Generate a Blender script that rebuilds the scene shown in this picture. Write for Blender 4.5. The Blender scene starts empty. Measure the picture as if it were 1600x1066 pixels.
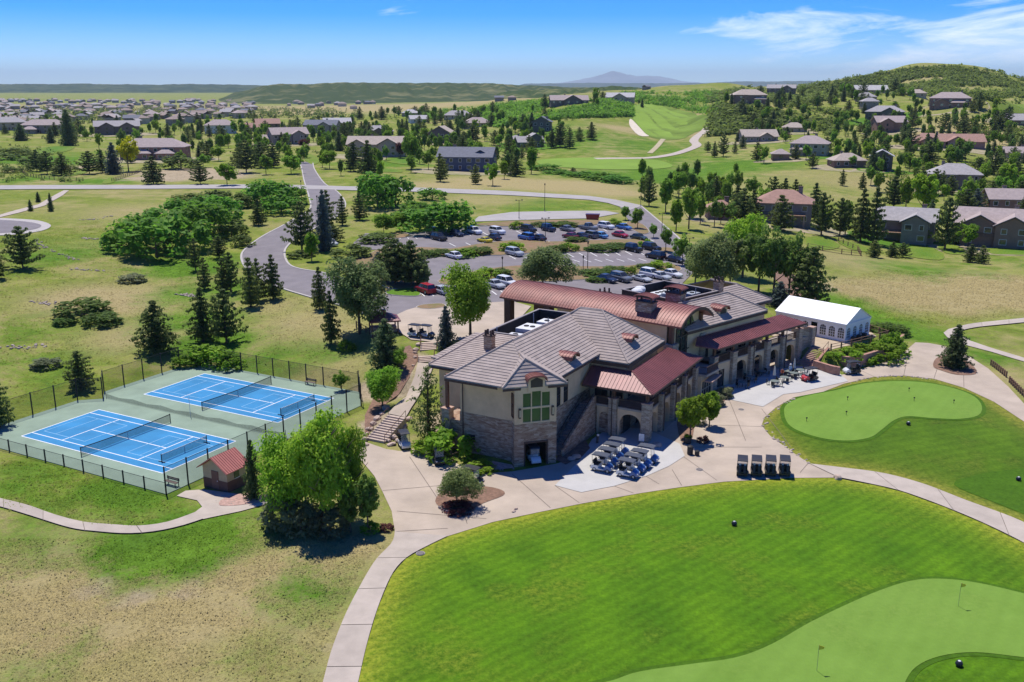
import bpy, math, random
import numpy as np
from mathutils import Vector, Matrix, Euler
from mathutils.geometry import delaunay_2d_cdt

# ------------------------------------------------------------------ camera, sky, sun, exposure
sc = bpy.context.scene
R = math.radians
F_PX, PITCH, CAM_H = 1488.65, 0.26155, 40.53          # solved from the tennis court's known size
cam_d = bpy.data.cameras.new('camera'); cam = bpy.data.objects.new('camera', cam_d)
sc.collection.objects.link(cam); sc.camera = cam
cam_d.sensor_width = 36.0; cam_d.lens = 36.0 * F_PX / 1600.0
cam_d.clip_start = 1.0; cam_d.clip_end = 90000.0
cam.location = (0, 0, CAM_H); cam.rotation_euler = (math.pi / 2 - PITCH, 0, 0)

SUN_EL, SUN_AZ = R(67), R(-25)                         # azimuth from +Y (view direction) towards +X
sun_dir = Vector((math.sin(SUN_AZ) * math.cos(SUN_EL), math.cos(SUN_AZ) * math.cos(SUN_EL), math.sin(SUN_EL)))
w = bpy.data.worlds.new('World'); sc.world = w; w.use_nodes = True
nt = w.node_tree; bg = nt.nodes['Background']
sky = nt.nodes.new('ShaderNodeTexSky'); sky.sky_type = 'NISHITA'; sky.sun_disc = False
sky.sun_elevation = SUN_EL; sky.sun_rotation = SUN_AZ; sky.altitude = 4500; sky.air_density = 1.0
sky.dust_density = 0.0; sky.ozone_density = 3.5
bg.inputs['Strength'].default_value = 0.15
# thin cirrus, mixed over the sky by view direction
def N(t, **kw):
    n = nt.nodes.new(t)
    for k, v in kw.items(): setattr(n, k, v)
    return n
tc = N('ShaderNodeTexCoord'); sep = N('ShaderNodeSeparateXYZ'); nt.links.new(tc.outputs['Generated'], sep.inputs[0])
def mth(op, a, b=None, c=None, clamp=False):
    n = N('ShaderNodeMath', operation=op); n.use_clamp = clamp
    for i, v in enumerate((a, b, c)):
        if v is None: continue
        if isinstance(v, (int, float)): n.inputs[i].default_value = v
        else: nt.links.new(v, n.inputs[i])
    return n.outputs[0]
az = mth('ARCTAN2', sep.outputs[0], sep.outputs[1]); el = mth('ARCSINE', sep.outputs[2])
tilt = mth('ADD', el, mth('MULTIPLY', az, -0.06))
comb = N('ShaderNodeCombineXYZ'); nt.links.new(mth('MULTIPLY', az, 3.2), comb.inputs[0]); nt.links.new(mth('MULTIPLY', tilt, 17.0), comb.inputs[1])
comb.inputs[2].default_value = 3.7
n1 = N('ShaderNodeTexNoise'); n1.inputs['Scale'].default_value = 1.9; n1.inputs['Detail'].default_value = 9; n1.inputs['Roughness'].default_value = 0.62; n1.inputs['Distortion'].default_value = 0.5
nt.links.new(comb.outputs[0], n1.inputs['Vector'])
# a bank of cirrus in the right of the view, thinning out leftwards
def gauss(v, c, s): return mth('POWER', 2.718, mth('MULTIPLY', mth('POWER', mth('DIVIDE', mth('SUBTRACT', v, c), s), 2.0), -1.0))
bank = mth('MULTIPLY', gauss(az, 0.50, 0.25), gauss(mth('SUBTRACT', el, mth('MULTIPLY', mth('SUBTRACT', az, 0.4), 0.10)), 0.046, 0.034))
cl = mth('ADD', mth('MULTIPLY_ADD', n1.outputs[0], 1.9, -.45), mth('MULTIPLY', bank, 0.5))
mr = N('ShaderNodeMapRange'); mr.inputs['From Min'].default_value = 0.74; mr.inputs['From Max'].default_value = 1.15; mr.inputs['To Max'].default_value = 0.9
nt.links.new(cl, mr.inputs['Value'])
mixc = N('ShaderNodeMix'); mixc.data_type = 'RGBA'; nt.links.new(mr.outputs[0], mixc.inputs['Factor'])
hsn = N('ShaderNodeHueSaturation'); hsn.inputs['Saturation'].default_value = 1.72; hsn.inputs['Hue'].default_value = .520; hsn.inputs['Value'].default_value = .8; nt.links.new(sky.outputs[0], hsn.inputs['Color'])
nt.links.new(hsn.outputs[0], mixc.inputs['A']); mixc.inputs['B'].default_value = (6.6, 6.9, 7.3, 1)
nt.links.new(mixc.outputs['Result'], bg.inputs['Color'])
sl = bpy.data.lights.new('sun', 'SUN'); so = bpy.data.objects.new('sun', sl); sc.collection.objects.link(so)
sl.energy = 3.6; sl.angle = R(0.53); sl.color = (1.0, 0.955, 0.88)
so.rotation_euler = sun_dir.to_track_quat('Z', 'Y').to_euler(); so.location = (0, 0, 200)
sc.view_settings.view_transform = 'Standard'; sc.view_settings.look = 'None'
sc.view_settings.exposure = 0.58; sc.view_settings.gamma = 1.0; sc.view_settings.use_curve_mapping = False
sc.cycles.use_denoising = True; sc.cycles.max_bounces = 6; sc.cycles.transparent_max_bounces = 16
sc.cycles.volume_bounces = 0; sc.cycles.caustics_reflective = False; sc.cycles.caustics_refractive = False
sc.cycles.use_adaptive_sampling = True

# ------------------------------------------------------------------ helpers
C = sc.collection
rnd = random.Random(7)
CP, SP = math.cos(PITCH), math.sin(PITCH)
def ray(px, py):
    a = (px - 800) / F_PX; b = -(py - 533) / F_PX
    return np.array([a, CP + b * SP, -SP + b * CP])
def to_px(x, y, z):
    Z = z - CAM_H; d = y * CP - Z * SP; u = y * SP + Z * CP
    return 800 + F_PX * x / d, 533 - F_PX * u / d
def gp(px, py, z=0.0):
    d = ray(px, py); t = (z - CAM_H) / d[2]
    return float(d[0] * t), float(d[1] * t)

def tag(o, label=None, cat=None, group=None, kind=None):
    if label: o['label'] = label
    if cat: o['category'] = cat
    if group: o['group'] = group
    if kind: o['kind'] = kind
    return o
def empty(name, loc=(0, 0, 0), rz=0.0, label=None, cat=None, group=None):
    o = bpy.data.objects.new(name, None); C.objects.link(o)
    o.location = loc; o.rotation_euler = (0, 0, rz); o.empty_display_size = 0.3
    return tag(o, label, cat, group)
def link(name, me, parent=None, loc=None, rz=None):
    o = bpy.data.objects.new(name, me); C.objects.link(o)
    if parent: o.parent = parent
    if loc is not None: o.location = loc
    if rz is not None: o.rotation_euler = (0, 0, rz)
    return o
def copy_tree(o, parent=None, ch=None):
    c = o.copy(); C.objects.link(c); c.parent = parent
    for k in list(o.children): copy_tree(k, c)
    return c

class MB:
    def __init__(s): s.v = []; s.f = []; s.mi = []; s.cur = 0
    def add(s, vs, fs, M=None):
        n = len(s.v)
        if M is not None: vs = [tuple(M @ Vector(p)) for p in vs]
        s.v += [tuple(p) for p in vs]; s.f += [tuple(i + n for i in f) for f in fs]; s.mi += [s.cur] * len(fs); return s
    def box(s, x0, x1, y0, y1, z0, z1, M=None):
        return s.add([(x0, y0, z0), (x1, y0, z0), (x1, y1, z0), (x0, y1, z0), (x0, y0, z1), (x1, y0, z1), (x1, y1, z1), (x0, y1, z1)],
              [(3, 2, 1, 0), (4, 5, 6, 7), (0, 1, 5, 4), (1, 2, 6, 5), (2, 3, 7, 6), (3, 0, 4, 7)], M)
    def poly(s, pts, M=None): return s.add(pts, [tuple(range(len(pts)))], M)
    def prism(s, p2, z0, z1, M=None):
        n = len(p2)
        ar = sum(p2[i][0] * p2[(i + 1) % n][1] - p2[(i + 1) % n][0] * p2[i][1] for i in range(n))
        if ar < 0: p2 = p2[::-1]
        vs = [(x, y, z0) for x, y in p2] + [(x, y, z1) for x, y in p2]
        return s.add(vs, [tuple(range(n))[::-1], tuple(range(n, 2 * n))] + [(i, (i + 1) % n, n + (i + 1) % n, n + i) for i in range(n)], M)
    def slab(s, top, t):
        """polygon (3d, any plane) thickened downward by t"""
        n = len(top); vs = list(top) + [(x, y, z - t) for x, y, z in top]
        return s.add(vs, [tuple(range(n)), tuple(range(n, 2 * n))[::-1]] + [(i, n + i, n + (i + 1) % n, (i + 1) % n) for i in range(n)])
    def tube(s, p0, p1, r0, r1=None, n=8, cap=True):
        r1 = r0 if r1 is None else r1
        p0, p1 = Vector(p0), Vector(p1); d = (p1 - p0)
        q = d.to_track_quat('Z', 'Y'); vs = []
        for p, r in ((p0, r0), (p1, r1)):
            for i in range(n):
                a = 2 * math.pi * i / n; vs.append(tuple(p + q @ Vector((r * math.cos(a), r * math.sin(a), 0))))
        fs = [(i, (i + 1) % n, n + (i + 1) % n, n + i) for i in range(n)]
        if cap: fs += [tuple(range(n))[::-1], tuple(range(n, 2 * n))]
        return s.add(vs, fs)
    def lathe(s, prof, n=10, M=None, arc=1.0):
        vs = []; fs = []; m = len(prof); k = n if arc == 1.0 else n + 1
        for i in range(k):
            a = 2 * math.pi * arc * i / n
            for r, z in prof: vs.append((r * math.cos(a), r * math.sin(a), z))
        for i in range(n):
            j = (i + 1) % k
            for t in range(m - 1): fs.append((i * m + t, j * m + t, j * m + t + 1, i * m + t + 1))
        return s.add(vs, fs, M)
    def mesh(s, name, mats, smooth=False):
        me = bpy.data.meshes.new(name); me.from_pydata(s.v, [], s.f)
        if not isinstance(mats, (list, tuple)): mats = [mats]
        for m in mats:
            if m: me.materials.append(m)
        if len(mats) > 1: me.polygons.foreach_set('material_index', s.mi)
        if smooth: me.polygons.foreach_set('use_smooth', [True] * len(s.f))
        me.update(); return me
    def build(s, name, mats, parent=None, smooth=False, loc=None, rz=None):
        return link(name, s.mesh(name, mats, smooth), parent, loc, rz)

MATS = {}
def mat(name, col, rough=0.85, var=0.12, scale=1.5, bump=0.0, metal=0.0, spec=0.3, coord='pos', detail=4, col2=None, alpha=1.0, bscale=None, stretch=None, rand=0.0):
    """principled material whose colour wanders between two tones with a noise"""
    if name in MATS: return MATS[name]
    m = bpy.data.materials.new(name); m.use_nodes = True; t = m.node_tree; b = t.nodes['Principled BSDF']
    b.inputs['Roughness'].default_value = rough; b.inputs['Metallic'].default_value = metal
    b.inputs['Specular IOR Level'].default_value = spec
    if col2 is None: col2 = tuple(max(0, c * (1 - var)) for c in col); col = tuple(min(1, c * (1 + var)) for c in col)
    ns = t.nodes.new('ShaderNodeTexNoise'); ns.inputs['Scale'].default_value = scale; ns.inputs['Detail'].default_value = detail; ns.inputs['Roughness'].default_value = 0.6
    if coord == 'pos':
        g = t.nodes.new('ShaderNodeNewGeometry'); vec = g.outputs['Position']
    else:
        g = t.nodes.new('ShaderNodeTexCoord'); vec = g.outputs['Object']
    if stretch:
        mp = t.nodes.new('ShaderNodeMapping'); mp.inputs['Scale'].default_value = stretch; t.links.new(vec, mp.inputs['Vector']); vec = mp.outputs[0]
    t.links.new(vec, ns.inputs['Vector'])
    mx = t.nodes.new('ShaderNodeMix'); mx.data_type = 'RGBA'; mx.inputs['A'].default_value = (*col, 1); mx.inputs['B'].default_value = (*col2, 1)
    r = t.nodes.new('ShaderNodeMapRange'); r.inputs['From Min'].default_value = 0.32; r.inputs['From Max'].default_value = 0.68
    t.links.new(ns.outputs['Fac'], r.inputs['Value']); t.links.new(r.outputs[0], mx.inputs['Factor'])
    out = mx.outputs['Result']
    if rand:
        oi = t.nodes.new('ShaderNodeObjectInfo'); hs = t.nodes.new('ShaderNodeHueSaturation'); mr_ = t.nodes.new('ShaderNodeMapRange')
        mr_.inputs['To Min'].default_value = 1 - rand; mr_.inputs['To Max'].default_value = 1 + rand
        t.links.new(oi.outputs['Random'], mr_.inputs['Value']); t.links.new(mr_.outputs[0], hs.inputs['Value']); t.links.new(out, hs.inputs['Color']); out = hs.outputs[0]
    t.links.new(out, b.inputs['Base Color'])
    if bump:
        bp = t.nodes.new('ShaderNodeBump'); bp.inputs['Strength'].default_value = bump; bp.inputs['Distance'].default_value = 0.05
        src = ns
        if bscale:
            src = t.nodes.new('ShaderNodeTexNoise'); src.inputs['Scale'].default_value = bscale; src.inputs['Detail'].default_value = 5; t.links.new(vec, src.inputs['Vector'])
        t.links.new(src.outputs['Fac'], bp.inputs['Height']); t.links.new(bp.outputs[0], b.inputs['Normal'])
    if alpha < 1: b.inputs['Alpha'].default_value = alpha
    MATS[name] = m; return m

# ordinal wording used to make labels single things out
ORD = ['first', 'second', 'third', 'fourth', 'fifth', 'sixth', 'seventh', 'eighth', 'ninth', 'tenth', 'eleventh', 'twelfth', 'thirteenth', 'fourteenth', 'fifteenth', 'sixteenth', 'seventeenth', 'eighteenth', 'nineteenth', 'twentieth']
def ordinals(objs, what, where, group=None):
    """labels by place from the left in the picture; objs: list of (pixel x, object)"""
    objs = sorted(objs, key=lambda t: t[0]); n = len(objs)
    for i, (_, o) in enumerate(objs):
        if n == 1: o['label'] = f'{what} {where}'
        elif i == 0: o['label'] = f'leftmost {what} {where}'
        elif i == n - 1: o['label'] = f'rightmost {what} {where}'
        elif i < 20 : o['label'] = f'{ORD[i]} {what} from the left {where}'
        else: o['label'] = f'{what} number {i + 1} from the left {where}'
        if group: o['group'] = group
# ------------------------------------------------------------------ terrain
CTRL = [  # pixel x, pixel y, height of the ground seen there
 (0,1066,-1.2),(250,1066,-.6),(560,1066,-.2),(1000,1066,0),(1600,1066,.2),(800,950,0),(1100,900,.1),(1300,850,0),(1600,850,-.2),(1200,760,0),(300,900,-.4),(100,940,-1.0),(0,860,-.8),(430,880,0),
 (0,790,-.4),(150,825,-.3),(300,805,-.1),(420,800,0),(620,850,0),(700,830,0),(560,800,0),
 (0,690,-.2),(60,600,.4),(150,560,.8),(300,540,1.0),(0,620,.4),(245,548,1.0),(400,560,1.0),(500,585,.7),(550,600,.5),(560,640,.1),
 (100,500,2.0),(0,470,3.2),(200,450,2.6),(330,450,2.6),(0,400,5.0),(80,400,4.2),(30,358,5.6),(150,350,5.2),(250,390,3.8),(340,420,3.2),(200,310,6.0),(0,300,6.6),(380,400,3.6),(420,470,2.9),(480,520,2.6),(560,540,2.4),(590,600,1.0),
 (380,330,5.4),(470,370,4.6),(560,360,5.0),(385,400,4.0),(445,440,3.7),(520,465,3.7),(590,490,3.7),(620,470,3.8),(660,500,3.7),(690,530,3.7),(640,535,3.6),(600,520,3.4),
 (655,558,2.9),(640,600,2.0),(625,620,1.85),(585,690,0),(650,640,1.7),(680,640,1.6),(690,690,.3),(640,700,0),(620,570,2.6),(600,560,2.6),(580,650,.3),
 (480,300,5.8),(200,293,6.0),(640,297,5.6),(800,303,5.2),(920,310,4.8),(0,293,6.4),(1000,325,4.2),(1060,375,3.8),(700,375,4.8),(850,370,4.6),(1000,365,4.3),(700,405,4.4),(850,400,4.3),(1000,400,4.0),(950,440,3.9),(800,450,3.9),(700,455,3.8),(1050,430,3.8),(850,335,5.0),(700,330,5.2),(600,310,5.5),
 (780,490,3.7),(900,470,3.8),(1100,440,3.7),(1200,450,3.4),(1180,440,3.6),(1250,470,3.0),
 (1180,360,2.6),(1240,400,1.6),(1300,420,.6),(1215,355,2.2),(1300,480,1.6),(1400,480,.4),(1500,470,-.6),(1600,480,-1.0),(1450,440,-.8),(1380,440,0),(1550,430,-1.2),(1395,385,-2.4),(1470,405,-2.4),(1560,385,-2.8),(1320,380,-.8),(1640,390,-2.6),(1640,430,-1.4),
 (1430,540,0),(1480,520,-.1),(1600,500,-.6),(1600,560,-.4),(1520,535,-.1),(1520,575,0),(1600,640,0),(1400,640,.5),(1300,650,.4),(1500,640,.4),(1300,700,.3),(1450,700,.6),(1560,720,.5),(1600,760,.2),(1500,770,.1),(1650,700,.6),
 (1290,590,0),(1200,620,0),(1050,740,0),(900,760,0),(740,820,0),(1300,740,0),
 # farther ground
 (100,250,6.4),(230,262,6.2),(60,215,6.5),(180,212,6.5),(350,212,6.6),(450,225,6.6),(400,270,6.0),(585,243,6.2),(560,200,6.0),(725,268,5.4),(620,270,5.8),(830,262,3.6),(690,222,7.0),(740,195,10.0),(700,180,12.0),(840,228,6.5),
 (900,285,4.2),(860,300,4.8),(950,258,3.2),(1040,262,2.6),(900,240,5.5),(960,225,8),(1040,245,4.2),(1040,215,8),(1045,180,17),(1000,168,22),(900,198,15.5),(890,162,27),(800,180,18),(850,172,22),(980,158,28),(1080,195,13),(1110,180,18),
 (1120,300,2.4),(1180,290,2.4),(1250,290,2.2),(1350,290,1.2),(1300,330,.8),(1420,330,-1.2),(1490,293,.5),(1560,330,-1.6),(1590,300,0),(1260,245,7),(1210,225,9),(1150,240,6),(1350,268,4.5),(1440,260,4.5),(1540,255,4.5),(1590,248,5),(1480,232,9),(1390,206,13),(1560,220,10.5),(1600,200,14),(1320,215,11),(1240,205,12),(1160,205,12),(1370,188,18),(1300,185,19),(1480,167,25),(1590,195,17),(1350,155,27),(1220,146,32),(1172,161,28),(1300,150,31),(1440,150,33),(1550,150,34),
 (1130,160,29),(1080,160,29),
]
CTRL_XYZ = []
def polar(th_deg, r, z): t = R(th_deg); CTRL_XYZ.append((r * math.sin(t), r * math.cos(t), z))
def by_px(px, py, d):
    q = ray(px, py); t = d / q[1]; CTRL_XYZ.append((q[0] * t, d, CAM_H + q[2] * t))
for px, py, d in ((1495,103,1060),(1440,112,1040),(1550,111,1050),(1600,124,1050),(1380,120,1080),(1300,127,1120),(1210,124,1180),(1150,131,1200),(1120,137,1150),(1480,125,980),(1400,135,980),(1560,135,960),(1640,133,1050),
                  (1420,103.5,1062),(1060,150,1000),(980,148,1000),(900,150,950),(840,160,950),(720,170,950),(650,178,950),
                  (1000,147,1500),(800,155,1500),(1200,152,1700),(1500,150,1700),(1640,150,1700)): by_px(px, py, d)
for px, py, d in ((0,200,780),(200,196,820),(400,190,850),(550,186,880),(0,180,1250),(200,176,1300),(400,178,1300),(560,172,1500),(100,165,2000),(300,165,2000),(500,166,2000),(0,160,2600),(250,156,3000)): by_px(px, py, d)
for th in (-60, -45, -30, -20, -10, 0, 10, 20, 30, 45, 60):
    for r_, z_ in ((4500, 2), (9000, 0), (20000, -10), (45000, -40)): polar(th, r_, z_)
for th, r_, z_ in ((-60,60,-1.5),(-60,150,2),(-60,400,6),(-60,1000,6),(60,60,.5),(60,150,0),(60,400,2),(60,1000,35),(-40,100,.5),(-40,250,5),(-40,600,7),(-40,1600,4),(45,100,.3),(45,250,-1),(45,500,6),(45,900,38),(45,1600,25),(0,30,0),(-35,30,-1),(35,30,0),(60,30,0),(-60,30,-1)): polar(th, r_, z_)
P_ = np.array([(*gp(a, b, z), z) for a, b, z in CTRL] + CTRL_XYZ)
def tcoord(x, y): return np.stack([np.arctan2(x, y) * 2.2, np.log(np.hypot(x, y)) * 1.5], -1)
K_ = tcoord(P_[:, 0], P_[:, 1])
# drop controls that fall nearly on top of each other
keep = []
for i in range(len(K_)):
    if all(np.hypot(*(K_[i] - K_[j])) > 0.02 for j in keep): keep.append(i)
K_ = K_[keep]; Z_ = P_[keep, 2]
def phi(d2): return np.sqrt(d2 + 0.05 ** 2)
D2 = ((K_[:, None] - K_[None]) ** 2).sum(-1)
A_ = np.block([[phi(D2) + np.eye(len(K_)) * -0.004, np.ones((len(K_), 1))], [np.ones((1, len(K_))), np.zeros((1, 1))]])
W_ = np.linalg.solve(A_, np.append(Z_, 0))
def poly_sd(pts, poly):
    """signed distance (negative inside) of points to a polygon"""
    poly = np.array(poly); a = poly; b = np.roll(poly, -1, 0); d = np.full(len(pts), 1e9); ins = np.zeros(len(pts), bool)
    for p, q in zip(a, b):
        e = q - p; t = np.clip(((pts - p) @ e) / (e @ e + 1e-12), 0, 1); d = np.minimum(d, np.hypot(*(pts - p - t[:, None] * e).T))
        c = ((p[1] > pts[:, 1]) != (q[1] > pts[:, 1])); xx = p[0] + (pts[:, 1] - p[1]) / (q[1] - p[1] + 1e-12) * e[0]
        ins ^= c & (pts[:, 0] < xx)
    return np.where(ins, -d, d)
# clubhouse frames: A = left block, B = right wing
A0 = Vector((15.8, 105.5)); B0 = Vector((30.8, 128.0)); TA, TB = R(-29), R(42)
def fA(a, b): return (A0.x + a * math.cos(TA) - b * math.sin(TA), A0.y + a * math.sin(TA) + b * math.cos(TA))
def fB(p, q): return (B0.x + p * math.cos(TB) - q * math.sin(TB), B0.y + p * math.sin(TB) + q * math.cos(TB))
CT = math.atan2(9.67, 5.24); C0 = (-58.67, 107.14)      # tennis court frame: origin left corner, x along the baseline, y along the sideline
def fC(a, b): return (C0[0] + a * math.cos(CT) + b * math.sin(CT), C0[1] + a * math.sin(CT) - b * math.cos(CT))
# edges traced from the photograph
PL_IN = [(1265,726),(1234,705),(1203,682),(1190,666),(1194,654),(1212,638),(1240,622),(1287,613),(1319,600.5),(1366,590),(1412,588),(1459,593),(1506,607),(1553,629),(1600,660),(1650,694)]
PATH_UP = [(1265,726),(1319,732.5),(1381,741),(1444,758),(1506,782),(1569,805),(1600,818),(1660,848)]
PATH_LO = [(700,839),(770,817),(840,802),(910,788),(1000,772),(1060,763),(1131,754),(1237,748),(1303,747.5),(1372,760),(1412,770),(1475,793),(1537,819),(1600,850),(1660,885)]
PATH_L = [(490,1120),(505,1066),(518,1018),(538,966),(560,922),(586,878),(612,850),(617,832)]
PATH_R = [(548,1120),(560,1066),(573,1009),(590,952),(612,900),(634,874),(665,856),(700,839)]
PLAZA = [(617,832),(612,800),(598,770),(585,745),(560,715),(566,690),(604,703),(625,706),(650,702),(690,712),(712,724),(738,742),(800,738),(868,726),(905,715),(935,680),(1010,672),(1060,630),(1090,620),(1140,606),(1200,583),(1245,572),(1258,573),(1272,577),(1300,590),(1318,586),(1345,578),(1385,566),(1412,552),(1430,536),(1450,537),(1472,541),(1500,551),(1511,556),(1544,577),(1575,605),(1600,632),(1650,668)]
PLAZA_FULL = PLAZA + PL_IN[::-1] + PATH_UP + PATH_LO[::-1]
def smooth(x): x = np.clip(x, 0, 1); return x * x * (3 - 2 * x)
PADS = [([fC(-6.5, -7.0), fC(32.5, -7.0), fC(32.5, 31.5), fC(-6.5, 31.5)], 0.0, 5.0),
        ([gp(*p) for p in PLAZA_FULL], 0.0, 4.0),
        ([fA(-8.5, -15), fA(1.5, -12), fA(3, 20), fB(17.5, -1.5), fB(17.5, 4), fB(-6, 4), fA(-8, 12)], -0.03, 3.0),
        ([fB(18.6, -4.2), fB(34, -4.5), fB(34, 11), fB(21, 11)], 2.17, 3.2)]
def Hs_exact(x, y):
    x = np.atleast_1d(np.asarray(x, float)); y = np.atleast_1d(np.asarray(y, float)); out = np.empty(len(x))
    for i in range(0, len(x), 20000):
        k = tcoord(x[i:i + 20000], y[i:i + 20000]); out[i:i + 20000] = phi(((k[:, None] - K_[None]) ** 2).sum(-1)) @ W_[:-1] + W_[-1]
    near = (y < 200) & (np.abs(x) < 130)
    if near.any():
        pts = np.stack([x[near], y[near]], -1); o = out[near]
        for poly, z, m in PADS:
            wgt = smooth(1 - poly_sd(pts, poly) / m); o = o * (1 - wgt) + z * wgt
        out[near] = o
    # gentle hummocks far off, where only native scrub grows
    r = np.hypot(x, y); a = np.clip((r - 600) / 600, 0, 1) * (r < 1700)
    out += a * (1.6 * np.sin(x / 37 + 2.1 * np.sin(y / 61)) * np.sin(y / 45 + 1.7 * np.sin(x / 53)) + .9 * np.sin(x / 17 + y / 23) * np.sin(y / 19 - x / 29))
    return out
# the ground is one polar grid; every height below is read off that same surface
NA, NR = 460, 520
th = np.radians(np.linspace(-62, 62, NA)); th = th * (0.55 + 0.45 * np.abs(th) / th.max())   # denser in the middle
rr = np.concatenate([np.exp(np.linspace(math.log(26), math.log(1800), NR - 70)), np.exp(np.linspace(math.log(1850), math.log(48000), 70))])
TT, RR = np.meshgrid(th, rr); GX = (RR * np.sin(TT)).ravel(); GY = (RR * np.cos(TT)).ravel(); GZ = Hs_exact(GX, GY); GZ2 = GZ.reshape(NR, NA); LR = np.log(rr)
def Hs(x, y):
    x = np.atleast_1d(np.asarray(x, float)); y = np.atleast_1d(np.asarray(y, float))
    i = np.clip(np.interp(np.log(np.hypot(x, y)), LR, np.arange(NR)), 0, NR - 1.001); j = np.clip(np.interp(np.arctan2(x, y), th, np.arange(NA)), 0, NA - 1.001)
    i0 = i.astype(int); j0 = j.astype(int); a = i - i0; b = j - j0
    return GZ2[i0, j0] * (1 - a) * (1 - b) + GZ2[i0 + 1, j0] * a * (1 - b) + GZ2[i0, j0 + 1] * (1 - a) * b + GZ2[i0 + 1, j0 + 1] * a * b
def H(x, y): return float(Hs([x], [y])[0])
def hits(pxs):
    """where the rays through these pixels first meet the ground"""
    pxs = np.array(pxs, float); d = np.stack([(pxs[:, 0] - 800) / F_PX, CP - (pxs[:, 1] - 533) / F_PX * SP, -SP - (pxs[:, 1] - 533) / F_PX * CP], -1); d /= d[:, 1:2]
    ys = np.exp(np.linspace(math.log(28), math.log(4000), 260)); n = len(pxs); lo = np.full(n, ys[0]); hi = np.full(n, ys[-1]); found = np.zeros(n, bool)
    X = d[:, 0:1] * ys; Yg = np.repeat(ys[None], n, 0); Zr = CAM_H + d[:, 2:3] * ys
    Zg = Hs(X.ravel(), Yg.ravel()).reshape(X.shape); below = Zr < Zg
    for i in range(n):
        k = np.argmax(below[i])
        if below[i, k] and k > 0: lo[i], hi[i], found[i] = ys[k - 1], ys[k], True
        else: lo[i] = hi[i] = 3000.0
    for _ in range(12):
        m = (lo + hi) / 2; b = CAM_H + d[:, 2] * m < Hs(d[:, 0] * m, m); hi = np.where(b, m, hi); lo = np.where(b, lo, m)
    m = (lo + hi) / 2; return np.stack([d[:, 0] * m, m, Hs(d[:, 0] * m, m)], -1)
def hit(px, py): return tuple(float(v) for v in hits([(px, py)])[0])
def catmull(p, n=6, closed=False):
    p = [np.array(q, float) for q in p]; out = []; m = len(p)
    for i in range(m if closed else m - 1):
        p0 = p[(i - 1) % m] if closed or i > 0 else p[0]; p1 = p[i]; p2 = p[(i + 1) % m]; p3 = p[(i + 2) % m] if closed or i + 2 < m else p[-1]
        for t in np.arange(n) / n:
            out.append(.5 * ((2 * p1) + (-p0 + p2) * t + (2 * p0 - 5 * p1 + 4 * p2 - p3) * t * t + (-p0 + 3 * p1 - 3 * p2 + p3) * t ** 3))
    if not closed: out.append(p[-1])
    return np.array(out)
def lift(x, y): return 1 + np.hypot(x, y) / 200.0
def sheet(name, xy, off, material, step=0.016, kind='structure', parent=None, worn=0.0):
    """a surface draped on the terrain, 'off' metres above it"""
    xy = np.array(xy, float)
    # resample the boundary
    bd = []
    for p, q in zip(xy, np.roll(xy, -1, 0)):
        n = max(1, int(np.hypot(*(q - p)) / (np.hypot(*p) * step))); bd += [p + (q - p) * t / n for t in range(n)]
    bd = np.array(bd); mn = xy.min(0); mx = xy.max(0); g = max(0.6, np.hypot(*xy.mean(0)) * step)
    gx, gy = np.meshgrid(np.arange(mn[0] + g / 2, mx[0], g), np.arange(mn[1] + g / 2, mx[1], g)); pts = np.stack([gx.ravel(), gy.ravel()], -1)
    if len(pts): pts = pts[poly_sd(pts, xy) < -0.35 * g]
    allp = np.concatenate([bd, pts]) if len(pts) else bd; nb = len(bd)
    v, _, f, *_r = delaunay_2d_cdt([Vector(p) for p in allp], [], [list(range(nb))], 1, 1e-4)
    va = np.array([tuple(p) for p in v]); z = Hs(va[:, 0], va[:, 1]) + off * lift(va[:, 0], va[:, 1])
    me = bpy.data.meshes.new(name); me.from_pydata([(a, b, c) for (a, b), c in zip(va, z)], [], [tuple(t) for t in f]); me.materials.append(material)
    if worn: me.attributes.new('edge', 'FLOAT', 'POINT').data.foreach_set('value', np.exp(-np.abs(poly_sd(va, xy)) / worn).astype(np.float32))
    me.polygons.foreach_set('use_smooth', [True] * len(f)); me.update()
    o = link(name, me, parent)
    if kind and not parent: o['kind'] = kind
    return o
def px_sheet(name, pxs, off, material, sm=0, **kw):
    if sm: pxs = catmull(pxs, sm, True)
    return sheet(name, hits(pxs)[:, :2], off, material, **kw)
def strip(name, line, wid, h, material, kind='structure', parent=None, off=0.02):
    """a raised strip (kerb, edging) of given width and height along a ground line of xy points"""
    line = np.array(line, float); t = np.gradient(line, axis=0); t /= np.hypot(*t.T)[:, None] + 1e-9; nrm = np.stack([-t[:, 1], t[:, 0]], -1)
    L = line + nrm * wid / 2; Rr = line - nrm * wid / 2; zl = Hs(line[:, 0], line[:, 1]) + off * lift(line[:, 0], line[:, 1]); mb = MB()
    n = len(line); vs = []
    for i in range(n):
        vs += [(*L[i], zl[i] - .1), (*L[i], zl[i] + h), (*Rr[i], zl[i] + h), (*Rr[i], zl[i] - .1)]
    fs = []
    for i in range(n - 1):
        for k in range(3): fs.append((4 * i + k, 4 * i + k + 1, 4 * i + k + 5, 4 * i + k + 4))
    fs += [(0, 1, 2, 3), (4 * n - 1, 4 * n - 2, 4 * n - 3, 4 * n - 4)]
    mb.add(vs, fs); o = mb.build(name, material, parent)
    if kind and not parent: o['kind'] = kind
    return o
def line_px(pts, sm=5): return hits(catmull(pts, sm))[:, :2]

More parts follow.
